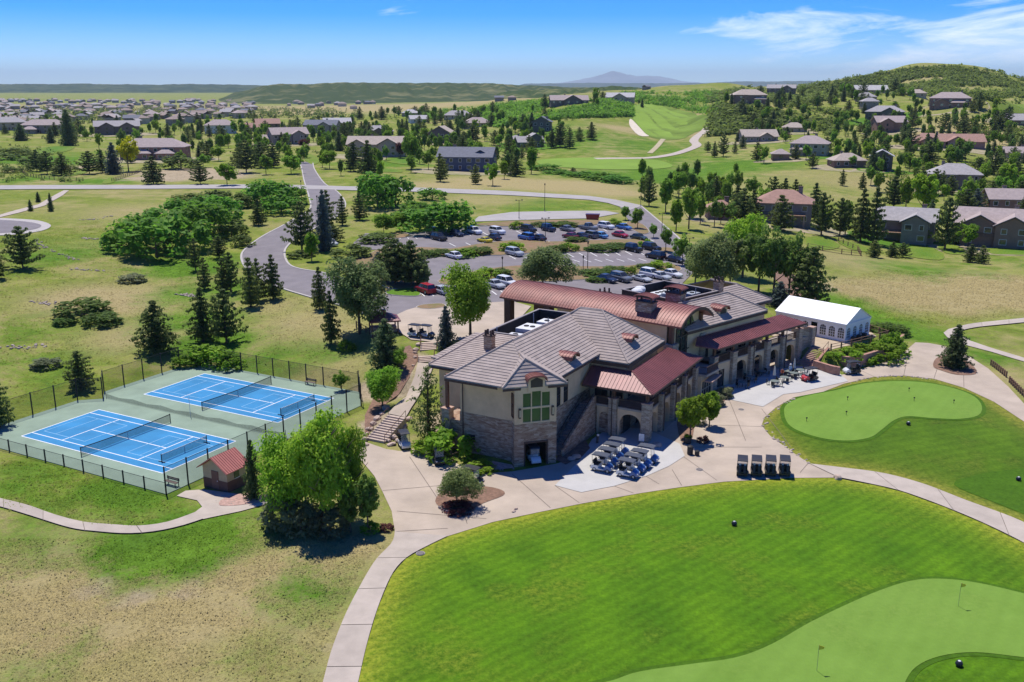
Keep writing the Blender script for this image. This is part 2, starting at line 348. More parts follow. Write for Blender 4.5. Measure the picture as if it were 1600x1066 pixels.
# ---- ground material: native grass between straw and green, steered by broad patches
def ground_mat():
    m = bpy.data.materials.new('native_ground'); m.use_nodes = True; t = m.node_tree; b = t.nodes['Principled BSDF']
    b.inputs['Roughness'].default_value = 0.95; b.inputs['Specular IOR Level'].default_value = 0.05
    g = t.nodes.new('ShaderNodeNewGeometry'); at = t.nodes.new('ShaderNodeVertexColor'); at.layer_name = 'patch'; s = t.nodes.new('ShaderNodeSeparateColor'); t.links.new(at.outputs['Color'], s.inputs[0])
    def noise(scale, det=5, rough=.6, dist=0):
        n = t.nodes.new('ShaderNodeTexNoise'); n.inputs['Scale'].default_value = scale; n.inputs['Detail'].default_value = det; n.inputs['Roughness'].default_value = rough; n.inputs['Distortion'].default_value = dist
        t.links.new(g.outputs['Position'], n.inputs['Vector']); return n.outputs['Fac']
    def mm(op, a, b_=None, clamp=False):
        n = t.nodes.new('ShaderNodeMath'); n.operation = op; n.use_clamp = clamp
        for i, v in enumerate((a, b_)):
            if v is None: continue
            if isinstance(v, (int, float)): n.inputs[i].default_value = v
            else: t.links.new(v, n.inputs[i])
        return n.outputs[0]
    def mix(fac, a, b_):
        n = t.nodes.new('ShaderNodeMix'); n.data_type = 'RGBA'
        for k, v in (('A', a), ('B', b_)):
            if isinstance(v, tuple): n.inputs[k].default_value = (*v, 1)
            else: t.links.new(v, n.inputs[k])
        t.links.new(fac, n.inputs['Factor']) if not isinstance(fac, float) else None
        return n.outputs['Result']
    def ramp(v, lo, hi):
        n = t.nodes.new('ShaderNodeMapRange'); n.inputs['From Min'].default_value = lo; n.inputs['From Max'].default_value = hi; t.links.new(v, n.inputs['Value']); return n.outputs[0]
    big = noise(.028, 6, .62, .6); mid = noise(.16, 6, .65, .4); fine = noise(1.1, 6, .75); vf = noise(5, 4, .7)
    mottl = mm('ADD', mm('MULTIPLY', big, .45), mm('ADD', mm('MULTIPLY', mid, .3), mm('MULTIPLY', fine, .25)))
    straw = mix(ramp(fine, .3, .7), (.48, .395, .20), (.31, .255, .11))
    green = mix(ramp(mid, .3, .7), (.25, .29, .05), (.145, .20, .03))
    lush = mix(ramp(mid, .3, .7), (.14, .26, .025), (.085, .175, .018))
    dirt = mix(ramp(mid, .3, .7), (.46, .37, .25), (.36, .29, .19))
    col = mix(ramp(mottl, .37, .53), straw, green)
    dryf = ramp(mm('ADD', s.outputs[1], mm('MULTIPLY', mm('SUBTRACT', mottl, .5), 2.6)), .3, .75); col = mix(dryf, col, straw)
    lf = ramp(mm('ADD', mm('ADD', s.outputs[0], .13), mm('MULTIPLY', mm('SUBTRACT', mottl, .5), 2.8)), .3, .75); col = mix(lf, col, lush)
    df = ramp(mm('ADD', s.outputs[2], mm('MULTIPLY', mm('SUBTRACT', mid, .5), 1.2)), .35, .65); col = mix(df, col, dirt)
    dk = mix(ramp(mm('ADD', mm('MULTIPLY', fine, .6), mm('MULTIPLY', vf, .4)), .34, .62), (.5, .5, .47), (1.2, 1.2, 1.2))
    mu = t.nodes.new('ShaderNodeMix'); mu.data_type = 'RGBA'; mu.blend_type = 'MULTIPLY'; mu.inputs['Factor'].default_value = 1; t.links.new(col, mu.inputs['A']); t.links.new(dk, mu.inputs['B'])
    t.links.new(mu.outputs['Result'], b.inputs['Base Color'])
    bp = t.nodes.new('ShaderNodeBump'); bp.inputs['Strength'].default_value = .9; bp.inputs['Distance'].default_value = .25
    t.links.new(mm('ADD', fine, mm('MULTIPLY', vf, .5)), bp.inputs['Height']); t.links.new(bp.outputs[0], b.inputs['Normal'])
    return m
idx = np.arange(NA * NR).reshape(NR, NA); q = np.stack([idx[:-1, :-1], idx[:-1, 1:], idx[1:, 1:], idx[1:, :-1]], -1).reshape(-1, 4)
gm = bpy.data.meshes.new('ground'); gm.from_pydata(np.stack([GX, GY, GZ], -1).tolist(), [], q.tolist())
PATCH = [  # pixel x, y, radius in metres, channel (0 lush, 1 dry straw, 2 bare soil), strength
 (150,950,12,1,.85),(300,930,10,1,.9),(420,900,10,1,.7),(60,900,10,1,.7),(480,1000,9,1,.5),(250,1050,12,1,.6),(550,850,6,1,.6),
 (140,925,2.6,2,.45),(290,925,2.2,2,.45),(210,940,2.5,2,.4),(570,950,2.0,2,.45),(525,1010,2,2,.4),
 (290,850,7,0,.75),(60,840,8,0,.4),(180,845,6,0,.5),(30,760,7,0,.35),(200,770,7,0,.5),(350,850,7,0,.35),(480,930,5,0,.3),(380,1040,5,0,.25),(30,1050,6,0,.3),
 (170,470,14,1,.8),(230,520,12,1,.6),(60,510,12,0,.3),(30,570,10,0,.3),(290,420,10,0,.8),(300,500,9,0,.6),(310,460,10,0,.6),(100,400,16,0,.4),(60,330,18,1,.3),(220,330,22,1,.5),(150,390,14,1,.4),
 (330,540,8,0,.8),(380,560,8,0,.5),(470,560,7,0,.3),(440,520,12,1,.5),(480,500,10,1,.6),(530,520,10,1,.5),(520,580,8,1,.5),(430,480,8,1,.5),
 (300,270,22,2,.85),(330,275,18,2,.8),(260,278,16,2,.8),(120,262,10,2,.6),(100,255,18,0,.6),(40,250,30,0,.7),(60,280,18,0,.5),(150,284,12,0,.8),
 (600,255,20,0,.6),(640,240,25,0,.4),(780,285,26,1,.8),(880,290,26,1,.9),(700,290,20,1,.7),(950,300,18,1,.8),(830,320,25,0,.25),(760,312,20,1,.5),
 (900,215,60,0,.35),(960,225,50,0,.5),(850,230,40,0,.3),(1040,270,35,0,.7),(1000,275,30,0,.7),(1100,260,45,0,.5),(1120,230,50,0,.3),(960,270,25,0,.6),
 (1250,275,40,1,.4),(1350,285,35,1,.5),(1150,290,25,1,.4),(1300,300,20,0,.2),(1550,215,70,1,.7),(1480,215,60,1,.5),(1400,240,30,1,.3),
 (1350,410,16,1,.6),(1300,400,14,1,.5),(1450,460,16,1,.9),(1540,450,20,1,.9),(1380,460,14,1,.8),(1590,470,16,1,.7),(1480,480,10,1,.6),(1420,420,14,0,.4),(1540,410,16,0,.3),(1380,510,6,0,.9),(1340,490,5,0,.8),(1450,525,5,0,.8),(1480,530,4,0,.8),(1550,560,5,0,.6),(1300,470,7,0,.6),(1560,600,6,1,.3),
 (540,170,400,1,.9),(640,168,300,1,.8),(480,178,250,1,.6),(330,175,300,1,.4),(200,170,400,1,.5),(60,165,400,1,.5),
 (1480,115,60,1,.6),(1440,125,50,2,.3),(1220,135,70,1,.5),(1530,120,50,1,.4),(990,205,25,1,.9),(1110,205,25,1,.7),(1080,180,30,1,.5),
 (640,400,12,1,.4),(625,458,5,1,.9),(550,330,14,1,.5),(610,340,16,0,.3),(500,560,6,0,.3),(420,300,12,0,.4),
 (600,610,4,2,.8),(620,580,4,2,.8),(590,660,3,2,.7),(655,600,3,2,.6),(640,560,3,2,.7),(690,660,3,2,.6),(1250,440,7,2,.6),(1180,400,10,2,.4),(1380,470,4,1,.5)]
pc = np.zeros((len(GX), 4), np.float32); pc[:, 3] = 1
ph = hits([(a, b) for a, b, *_ in PATCH])
for (a, b, r_, ch, s_), c in zip(PATCH, ph):
    s_ *= 1.2; d2 = ((GX - c[0]) ** 2 + (GY - c[1]) ** 2) / r_ ** 2; m_ = d2 < 6; pc[m_, ch] = np.maximum(pc[m_, ch], s_ * np.exp(-d2[m_] * .7))
ca = gm.color_attributes.new('patch', 'FLOAT_COLOR', 'POINT'); ca.data.foreach_set('color', pc.ravel())
M_GROUND = ground_mat(); gm.materials.append(M_GROUND); gm.polygons.foreach_set('use_smooth', [True] * len(gm.polygons)); gm.update()
tag(link('ground', gm), kind='structure')

# ---- paved and mown surfaces
def turf(name, c1, c2, c3, stripe=0.0, ang=0.0, wid=2.2, grain=.36):
    m = mat(name, c1, .9, col2=c2, scale=.22, bump=.35, bscale=6, spec=.1, detail=8); t = m.node_tree; b = t.nodes['Principled BSDF']
    src = b.inputs['Base Color'].links[0].from_socket; g = t.nodes.new('ShaderNodeNewGeometry')
    f = t.nodes.new('ShaderNodeTexNoise'); f.inputs['Scale'].default_value = 2.4; f.inputs['Detail'].default_value = 8; f.inputs['Roughness'].default_value = .78; t.links.new(g.outputs['Position'], f.inputs['Vector'])
    r = t.nodes.new('ShaderNodeMapRange'); r.inputs['From Min'].default_value = .38; r.inputs['From Max'].default_value = .66; t.links.new(f.outputs['Fac'], r.inputs['Value'])
    big = t.nodes.new('ShaderNodeTexNoise'); big.inputs['Scale'].default_value = .11; big.inputs['Detail'].default_value = 6; big.inputs['Roughness'].default_value = .65; t.links.new(g.outputs['Position'], big.inputs['Vector'])
    r2 = t.nodes.new('ShaderNodeMapRange'); r2.inputs['From Min'].default_value = .5; r2.inputs['From Max'].default_value = .74; t.links.new(big.outputs['Fac'], r2.inputs['Value'])
    mul = t.nodes.new('ShaderNodeMath'); mul.operation = 'MULTIPLY'; t.links.new(r.outputs[0], mul.inputs[0]); t.links.new(r2.outputs[0], mul.inputs[1])
    ea = t.nodes.new('ShaderNodeAttribute'); ea.attribute_name = 'edge'; e1 = t.nodes.new('ShaderNodeMath'); e1.operation = 'MULTIPLY_ADD'; t.links.new(r.outputs[0], e1.inputs[0]); e1.inputs[1].default_value = 1.4; t.links.new(big.outputs['Fac'], e1.inputs[2]); e2 = t.nodes.new('ShaderNodeMath'); e2.operation = 'MULTIPLY'; e2.use_clamp = True; t.links.new(e1.outputs[0], e2.inputs[0]); t.links.new(ea.outputs['Fac'], e2.inputs[1]); e3 = t.nodes.new('ShaderNodeMath'); e3.operation = 'MAXIMUM'; t.links.new(e2.outputs[0], e3.inputs[0]); t.links.new(mul.outputs[0], e3.inputs[1])
    mx = t.nodes.new('ShaderNodeMix'); mx.data_type = 'RGBA'; t.links.new(e3.outputs[0], mx.inputs['Factor']); t.links.new(src, mx.inputs['A']); mx.inputs['B'].default_value = (*c3, 1); out = mx.outputs['Result']
    v = t.nodes.new('ShaderNodeMapRange'); v.inputs['From Min'].default_value = .3; v.inputs['From Max'].default_value = .7; v.inputs['To Min'].default_value = 1 - grain; v.inputs['To Max'].default_value = 1 + grain * .8; t.links.new(f.outputs['Fac'], v.inputs['Value'])
    hs = t.nodes.new('ShaderNodeHueSaturation'); t.links.new(out, hs.inputs['Color']); t.links.new(v.outputs[0], hs.inputs['Value']); out = hs.outputs[0]
    if stripe:
        mp = t.nodes.new('ShaderNodeMapping'); mp.inputs['Rotation'].default_value = (0, 0, ang); t.links.new(g.outputs['Position'], mp.inputs['Vector'])
        wv = t.nodes.new('ShaderNodeTexWave'); wv.inputs['Scale'].default_value = math.pi / 10 / wid; wv.inputs['Distortion'].default_value = 1.2; wv.inputs['Detail Scale'].default_value = .3; t.links.new(mp.outputs[0], wv.inputs['Vector'])
        sr = t.nodes.new('ShaderNodeMapRange'); sr.inputs['To Min'].default_value = 1 - stripe; sr.inputs['To Max'].default_value = 1 + stripe; t.links.new(wv.outputs['Fac'], sr.inputs['Value'])
        h2 = t.nodes.new('ShaderNodeHueSaturation'); t.links.new(out, h2.inputs['Color']); t.links.new(sr.outputs[0], h2.inputs['Value']); out = h2.outputs[0]
    t.links.new(out, b.inputs['Base Color']); return m
M_FAIR = turf('fairway_turf', (.094, .205, .006), (.043, .118, .004), (.22, .25, .022), .09, R(50), 1.1)
M_ROUGH = turf('rough_turf', (.085, .165, .009), (.045, .10, .006), (.20, .205, .03), .06, R(70), 1.5)
M_GREEN = turf('green_turf', (.165, .28, .045), (.13, .235, .032), (.19, .28, .055), .02, R(35), 1.4, .07)
M_COLLAR = turf('collar_turf', (.062, .14, .008), (.046, .11, .006), (.09, .16, .015))
M_LAWN = turf('lawn_turf', (.10, .215, .018), (.07, .16, .012), (.16, .22, .03))
M_CONC = mat('pink_concrete', (.42, .345, .27), .9, .15, .22, bump=.1, bscale=8, detail=6)
M_PATH = mat('path_concrete', (.42, .36, .30), .9, .10, .6, bump=.1, bscale=8, detail=6, rand=.07)
M_JOINT = mat('joint_dark', (.16, .13, .11), .95, .2, 2)
M_PAD = mat('pale_concrete', (.455, .44, .415), .9, .06, .5, bump=.08, bscale=8, detail=6)
M_ASPH = mat('worn_asphalt', (.20, .18, .185), .92, .12, .3, bump=.15, bscale=10, detail=6)
M_KERB = mat('kerb_concrete', (.42, .39, .36), .9, .08, 1)
M_MULCH = mat('bark_mulch', (.21, .125, .085), .95, .3, 2.5, bump=.6, bscale=9)
M_ROCKBED = mat('pink_gravel', (.42, .27, .22), .95, .25, 3, bump=.6, bscale=9)
M_STREET = mat('street_concrete', (.36, .335, .315), .9, .08, .2)

fair = [*PATH_R, *PATH_LO[1:], (1800, 960), (1800, 1160), (540, 1160)]
px_sheet('fairway', fair, .035, M_FAIR, worn=1.7)
GREEN = [(900,1085),(960,1064),(1000,1051),(1075,1040),(1150,1029),(1206,1008),(1262,976),(1319,948),(1375,924),(1424,909),(1469,906),(1525,912),(1600,929),(1720,960),(1720,1040),(1640,1032),(1600,1029),(1525,1021),(1469,1027),(1431,1044),(1412,1072),(1395,1120),(1200,1140),(960,1130)]
gxy = hits(catmull(GREEN, 4, True))[:, :2]
def grow(xy, d):
    n = len(xy); t = np.roll(xy, -1, 0) - np.roll(xy, 1, 0); t /= np.hypot(*t.T)[:, None] + 1e-9; return xy + np.stack([t[:, 1], -t[:, 0]], -1) * d
def grown(xy, d):
    ar = np.sum(xy[:, 0] * np.roll(xy[:, 1], -1) - np.roll(xy[:, 0], -1) * xy[:, 1]); return grow(xy, d if ar > 0 else -d)
sheet('green_collar', grown(gxy, .45), .055, M_COLLAR); sheet('practice_green', gxy, .075, M_GREEN)
sur = PL_IN + [(1800, 760), (1800, 930)] + PATH_UP[::-1][:-1]
px_sheet('green_surround', sur, .035, M_ROUGH, worn=1.5)
UG = [(1225,644),(1231,632),(1256,621),(1303,611.6),(1350,600.6),(1397,597),(1444,599),(1490,608),(1522,621),(1534,636.6),(1528,650.6),(1500,656),(1459,655),(1419,652),(1397,658),(1378,672.5),(1359,685),(1325,690),(1287,686.6),(1250,675.6),(1231,663)]
uxy = hits(catmull(UG, 5, True))[:, :2]
sheet('putting_collar', grown(uxy, .5), .055, M_COLLAR); sheet('putting_green', uxy, .075, M_GREEN)
px_sheet('dark_rough', [(1490,758),(1530,742),(1600,733),(1680,730),(1680,840),(1600,805),(1550,785)], .06, M_COLLAR, sm=4)
px_sheet('plaza', PLAZA_FULL[:len(PLAZA) + len(PL_IN)] + [(1310,747.5),(1237,748),(1131,754),(1060,763),(1000,772),(910,788),(840,802),(770,817),(700,839)], .06, M_CONC)
PAD1 = [(867,760),(908,771),(960,761),(1011,745),(1045,730),(1070,714),(1062,695),(1010,672),(955,668),(925,688),(905,722)]
px_sheet('cart_pad', PAD1, .085, M_PAD)
PAD2 = [(1120,609),(1143,626.5),(1192,637),(1224,617.5),(1250,614.5),(1295,604),(1325,597),(1312,585),(1289,574),(1272,577),(1242,574),(1180,586)]
px_sheet('patio_pad', PAD2, .085, M_PAD)
# cart paths: a dark bed with a concrete slab between every two joints
def slab_path(name, left, right, material, slab=4.6, off=.06, sm=8):
    l = line_px(left, sm); r = line_px(right, sm)
    def res(p, n):
        s = np.append(0, np.cumsum(np.hypot(*np.diff(p, axis=0).T))); t = np.linspace(0, s[-1], n); return np.stack([np.interp(t, s, p[:, 0]), np.interp(t, s, p[:, 1])], -1)
    L = np.hypot(*np.diff(l, axis=0).T).sum(); n = max(2, int(L / slab)); k = 6; l = res(l, n * k + 1); r = res(r, n * k + 1)
    bed = sheet(name, np.concatenate([l, r[::-1]]), off - .03, M_JOINT)
    for i in range(n):
        a = l[i * k:(i + 1) * k + 1].copy(); b = r[i * k:(i + 1) * k + 1].copy()
        for e in (a, b):
            d = e[1] - e[0]; e[0] += d / np.hypot(*d) * .035; d = e[-1] - e[-2]; e[-1] -= d / np.hypot(*d) * .035
        sheet('slab', np.concatenate([a, b[::-1]]), off + .03, material, parent=bed)
    return bed
slab_path('cart_path', PATH_L, PATH_R, M_PATH)
slab_path('cart_path', [(1265,726)] + PATH_UP[1:], [(1310,747.3)] + PATH_LO[9:], M_PATH, 5.5)
slab_path('cart_path', [(-60,766),(0,780),(44,791),(87,806),(131,817),(175,821),(219,823),(262,817),(306,801.6)], [(-60,778),(0,793),(44,806),(109,826),(153,832),(197,835),(241,832),(284,823),(318,812)], M_PATH, 5.0)
px_sheet('shed_walk', [(304,802),(316,793),(308,783),(276,776),(290,768),(318,766),(350,770),(392,776),(425,782),(424,787),(376,800),(328,810),(317,812.5)], .06, M_PATH)
px_sheet('gravel_bed', [(342,790),(350,780),(385,772),(412,776),(415,784),(380,790),(355,792)], .08, M_ROCKBED, sm=3)
slab_path('cart_path', [(1690,487),(1600,498),(1525,506),(1497,511.5)], [(1690,495),(1600,505),(1530,512),(1500,518)], M_PATH, 6)
px_sheet('path_bend', [(1497,511.5),(1482,515),(1474,521),(1480,528),(1512,541),(1550,551),(1600,566),(1700,600),(1700,592),(1600,560),(1550,545),(1515,533),(1500,525),(1494,521),(1500,518)], .06, M_PATH)
# asphalt
px_sheet('access_road', [(466,252),(471,262),(475,282),(482,305),(485,326),(468,338),(440,354),(410,370),(385,388),(377,402),(385,420),(410,438),(440,451),(475,462),(520,475),(570,490),(612,500),(660,482),(670,463),(600,462),(560,445),(510,428),(470,421),(452,414),(445,400),(447,388),(462,374),(490,358),(525,340),(540,320),(527,300),(507,287),(492,266),(489,255)], .05, M_ASPH)
px_sheet('parking_lot', [(668,464),(660,484),(700,479),(760,474),(1000,468),(1062,448),(1090,420),(1078,398),(1062,374),(1032,348),(1000,321),(962,314),(975,334),(985,349),(940,350),(860,350),(780,353),(700,359),(650,365),(570,366),(552,380),(556,392),(600,390),(612,398),(655,408),(648,430),(655,455)], .05, M_ASPH)
px_sheet('upper_lane', [(738,347),(748,339),(800,332),(946,330),(968,334),(924,342),(800,345)], .055, M_STREET)
px_sheet('street', [(-80,291),(200,290),(382,289),(466,290),(545,292),(640,293.5),(800,299.5),(920,307),(962,313),(1004,322),(985,329),(950,318),(920,313),(800,306),(640,300),(545,298),(466,296),(382,295),(200,296),(-80,298)], .07, M_STREET)
px_sheet('turning_circle_rim', [(-80,341),(-20,341),(25,342.5),(58,345),(76,350),(79,355),(66,361),(35,366),(0,368.5),(-80,371)], .05, M_KERB, sm=3)
px_sheet('turning_circle', [(-80,344),(-20,344),(20,345.5),(46,348),(62,351.5),(64,355),(54,359),(28,363),(0,365),(-80,367)], .07, M_ASPH, sm=3)
px_sheet('footpath', [(-20,342),(25,329),(60,320),(90,303),(100,298),(108,298),(98,306),(70,322),(30,333),(-20,345)], .05, M_PATH)
px_sheet('entry_plaza', [(598,506),(612,497),(635,486),(652,481),(690,478),(800,472),(830,480),(800,512),(740,530),(684,537),(642,532),(615,515)], .085, M_CONC)
M1 = [(575,400),(600,389),(665,388),(704,390),(740,384),(800,377),(860,379),(920,377),(1000,375),(1008,378),(990,388),(972,391),(935,392),(882,396),(800,397),(782,400),(700,400),(657,406),(650,430),(654,450),(610,452),(590,440),(560,430),(545,415)]
M2 = [(690,437),(767,421),(830,416),(922,418),(980,417),(1020,412),(1050,414),(1064,421),(1050,427),(985,428),(960,432),(925,437),(860,441),(780,443),(700,446)]
for isl in (M1, M2, [(604,366),(632,366),(640,370),(625,373),(606,372)], [(606,461),(610,455),(648,452),(656,462),(640,464)], [(652,482),(660,478),(690,476),(694,481),(672,484)],
            [(985,347),(1004,352),(1014,364),(1000,366),(980,352)], [(1020,392),(1040,388),(1056,392),(1040,398)], [(745,352),(800,347),(925,345),(955,350),(900,353.5),(800,355)]):
    xy = hits(catmull(isl, 3, True))[:, :2]
    bed = sheet('planting_island', xy, .12, M_LAWN if isl[0] == (606, 461) else mat('island_bed', (.17, .15, .05), .95, .35, .5, bump=.5, bscale=6, col2=(.27, .16, .10)))
    strip('kerb', np.concatenate([xy, xy[:1]]), .3, .16, M_KERB)
for ln in ([(466,252),(471,262),(475,282),(482,305),(485,326),(468,338),(440,354),(410,370),(385,388),(377,402),(385,420),(410,438),(440,451),(475,462),(520,475),(570,490),(600,499)],
           [(489,255),(492,266),(507,287),(527,300),(540,320),(525,340),(490,358),(462,374),(447,388),(445,400),(452,414),(470,421),(510,428),(560,445),(600,462)],
           [(1000,321),(1032,348),(1062,374),(1080,398)], [(570,366),(650,364.5),(700,358.5),(780,352.5)]):
    strip('kerb', line_px(ln), .45, .13, M_KERB)
# stall lines
stall = MB()
def stripe_px(p, q_, wid=.22, stall=stall):
    a = hit(*p); b = hit(*q_); d = Vector((b[0] - a[0], b[1] - a[1])); n = Vector((-d.y, d.x)).normalized() * wid / 2
    vs = []
    for k in range(5):
        t = k / 4; x, y = a[0] + d.x * t, a[1] + d.y * t
        for s in (1, -1): xx, yy = x + n.x * s, y + n.y * s; vs.append((xx, yy, H(xx, yy) + (.05 * lift(xx, yy)) + .03))
    stall.add(vs, [(2 * k, 2 * k + 1, 2 * k + 3, 2 * k + 2) for k in range(4)])
for i in range(13):
    t = i / 12
    stripe_px((700 + 320 * t, 364 - 10 * t + 1), (709 + 320 * t, 369 - 10 * t + 1)); stripe_px((702 + 310 * t, 381 - 7 * t), (712 + 310 * t, 386 - 8 * t))
for i in range(12):
    t = i / 11
    stripe_px((795 + 200 * t, 400 - 7 * t), (806 + 200 * t, 406 - 7 * t)); stripe_px((820 + 190 * t, 412 - 3 * t), (808 + 190 * t, 408 - 3 * t)) if i else None
for i in range(6): stripe_px((580 + i * 13, 369), (587 + i * 13, 374))
for i in range(10): stripe_px((656 + i * 14, 458 - .3 * i), (664 + i * 14, 464 - .3 * i))
jn = MB()
for p, q_ in (((620,800),(760,812)),((598,768),(690,760)),((730,820),(725,803)),((800,742),(860,795)),((867,760),(905,787)),((960,761),(990,772)),((1068,715),(1120,752)),((1085,700),(1190,700)),((1100,665),(1195,668)),((1140,628),(1165,690)),((1190,640),(1235,700)),((1050,735),(1065,760)),((640,715),(690,790)),((1345,580),(1366,590)),((1420,548),(1412,588)),((1470,560),(1459,593)),((617,832),(700,827)),((1030,758),(1000,740)),((1505,565),(1506,606)),((1250,740),(1262,726))): stripe_px(p, q_, .07, jn)
tag(jn.build('plaza_joints', M_JOINT), kind='structure')
tag(stall.build('stall_lines', mat('road_paint', (.72, .71, .68), .8, .05, 3)), kind='structure')
# fairways and lawns farther off
px_sheet('far_fairway', [(990,166),(1010,163),(1032,165),(1050,175),(1075,182),(1072,197),(1050,207),(1050,215),(1015,212),(997,195),(988,182)], .05, mat('far_fairway_turf', (.20, .30, .05), .95, .12, .03, spec=.05), sm=3)
px_sheet('far_rough', [(984,168),(1008,161),(1034,163),(1060,172),(1100,180),(1128,184),(1112,198),(1085,208),(1062,218),(1020,216),(994,200),(983,184)], .03, mat('far_rough_turf', (.15, .22, .04), .95, .25, .04, spec=.05), sm=3)
px_sheet('far_green', [(845,250),(925,246.5),(1012,249),(1046,256),(1047,262),(1010,265),(940,265),(880,262),(845,258)], .05, mat('far_green_turf', (.19, .29, .05), .95, .1, .05, spec=.05), sm=3)
M_SAND = mat('bunker_sand', (.62, .54, .42), .95, .1, .2)
px_sheet('far_bunker', [(1078,190),(1085,189),(1086,193),(1080,193)], .06, M_SAND)
px_sheet('bare_bank', [(985,186),(996,196),(1008,209),(1014,213),(998,212),(984,197)], .05, M_SAND, sm=3)
def ribbon_px(name, pts, wid, material, off=.06):
    ln = line_px(pts, 6); t = np.gradient(ln, axis=0); t /= np.hypot(*t.T)[:, None]; n = np.stack([-t[:, 1], t[:, 0]], -1) * wid / 2
    return sheet(name, np.concatenate([ln + n, (ln - n)[::-1]]), off, material)
ribbon_px('far_cart_path', [(930,248.5),(957,248),(990,247.8),(1017,247),(1045,243),(1065,238),(1088,228.5),(1084,221),(1089,214),(1100,206),(1105,200)], 5.5, M_PATH)
ribbon_px('far_trail', [(1015,240),(1026,230),(1037,217)], 3.0, mat('trail_soil', (.42, .36, .22), .95, .1, .3))
for pts in ([(1262,372),(1290,371),(1312,385),(1295,391),(1264,388)], [(1307,376),(1335,380),(1358,390),(1350,394),(1325,388)], [(1417,388),(1450,386),(1474,398),(1468,407),(1420,401)], [(1465,384),(1490,383),(1510,393),(1500,398),(1478,396)], [(1545,388),(1600,390),(1680,395),(1680,402),(1600,399),(1550,397)],
            [(120,255),(165,258),(170,250),(130,246)], [(60,245),(110,235),(112,228),(60,232)], [(480,240),(500,250),(490,258),(476,250)], [(600,252),(640,258),(660,250),(620,244)], [(585,262),(625,266),(625,270),(585,268)],
            [(1552,163),(1600,164),(1600,178),(1560,172)], [(110,272),(134,263),(136,270),(112,276)], [(160,285),(175,277),(180,284),(165,288)]):
    px_sheet('lawn', pts, .05, M_LAWN, sm=3, worn=2.5)
# green kidney rim stones and shrub-bed mulch come with the objects below
px_sheet('mulch_bed', [(1458,574),(1462,562),(1478,556),(1500,560),(1522,575),(1524,586),(1495,587),(1470,580)], .09, M_MULCH, sm=3)
px_sheet('mulch_bed', [(680,785),(690,770),(715,762),(760,762),(785,768),(786,776),(755,788),(728,803),(705,800),(690,795)], .09, M_MULCH, sm=3)
px_sheet('mulch_bed', [(722,732),(735,724),(770,722),(800,728),(803,733),(760,737),(735,741)], .09, M_ROCKBED)
px_sheet('mulch_bed', [(884,728),(868,720),(880,700),(915,690),(922,702),(905,720),(895,722)], .1, M_MULCH)
px_sheet('mulch_bed', [(1060,650),(1100,618),(1140,606),(1146,612),(1125,634),(1090,655),(1080,690),(1064,690)], .09, M_MULCH, sm=3)
px_sheet('mulch_bed', [(570,690),(585,660),(605,630),(640,590),(655,560),(640,540),(620,548),(600,590),(585,620),(570,650)], .05, M_MULCH)
px_sheet('mulch_bed', [(1160,400),(1200,425),(1240,470),(1262,480),(1280,470),(1240,430),(1190,395)], .05, M_MULCH)
# ------------------------------------------------------------------ far hills, the mountain, the air
def hill_mat(name, dark, light, scale, thr=(.46, .60)):
    m = mat(name, dark, .95, col2=light, scale=scale, bump=.8, bscale=scale * 4, spec=.03, detail=8)
    for n in m.node_tree.nodes:
        if n.type == 'MAP_RANGE': n.inputs['From Min'].default_value, n.inputs['From Max'].default_value = thr
        if n.type == 'BUMP': n.inputs['Distance'].default_value = 6
    return m
def ridge(name, prof, d0, d1, zb, material, rough=.12, fine=1.0, na=260, nt_=26, seed=1, exp=1.0):
    xs = np.array([p[0] for p in prof], float); ys = np.array([p[1] for p in prof], float)
    px = np.linspace(xs[0], xs[-1], na); top = np.interp(px, xs, ys)
    rs = np.random.RandomState(seed); ph1 = rs.rand(8) * 6.28
    top = top - fine * sum(np.sin(px / s + p) * a for s, p, a in ((29, ph1[0], .8), (13, ph1[1], .5), (5.3, ph1[2], .35), (2.3, ph1[3], .25)))
    vs = []; T = np.linspace(0, 1.35, nt_)
    for j, t in enumerate(T):
        d = d0 + (d1 - d0) * t
        for i in range(na):
            q_ = ray(px[i], top[i]); zt = CAM_H + q_[2] / q_[1] * d1; gl = 1 + rough * (math.sin(px[i] / 17 + ph1[4] + t * 3) * math.sin(px[i] / 7 + ph1[5] - 2 * t) + .5 * math.sin(px[i] / 3.1 + t * 9))
            s = smooth(np.array([t ** exp]))[0] if t <= 1 else 1 - smooth(np.array([(t - 1) / .4]))[0] * .6
            s = min(1, s * (gl if 0 < t < .95 else 1)); e = min(1, i / 12, (na - 1 - i) / 12)
            vs.append((q_[0] / q_[1] * d, d, zb + (zt - zb) * s * smooth(np.array([e]))[0]))
    fs = [(j * na + i, j * na + i + 1, (j + 1) * na + i + 1, (j + 1) * na + i) for j in range(nt_ - 1) for i in range(na - 1)]
    return tag(MB().add(vs, fs).build(name, material, smooth=True), kind='structure')
ridge('mesa_hills', [(-260,134),(-100,131),(0,131),(120,131.5),(250,132),(330,132),(420,133),(520,134),(640,136)], 5600, 7200, -10, hill_mat('mesa_forest', (.035, .06, .03), (.09, .11, .05), .006), seed=3, fine=.55, exp=.55)
ridge('scrub_hills', [(330,152),(380,143),(410,134),(440,131),(480,131),(540,129.5),(600,130),(640,129),(700,130),(770,131),(830,133),(900,137),(1000,138),(1100,141),(1200,146)], 2150, 3100, -2, hill_mat('scrub_hillside', (.05, .075, .026), (.20, .19, .085), .011, (.5, .68)), seed=5, fine=.7, exp=.8)
ridge('low_hills', [(760,150),(820,140),(900,138),(960,136),(1030,137),(1080,139),(1150,141)], 1350, 1750, 8, hill_mat('low_scrub', (.05, .08, .026), (.19, .19, .08), .02, (.48, .66)), seed=9, fine=1.2, exp=.9)
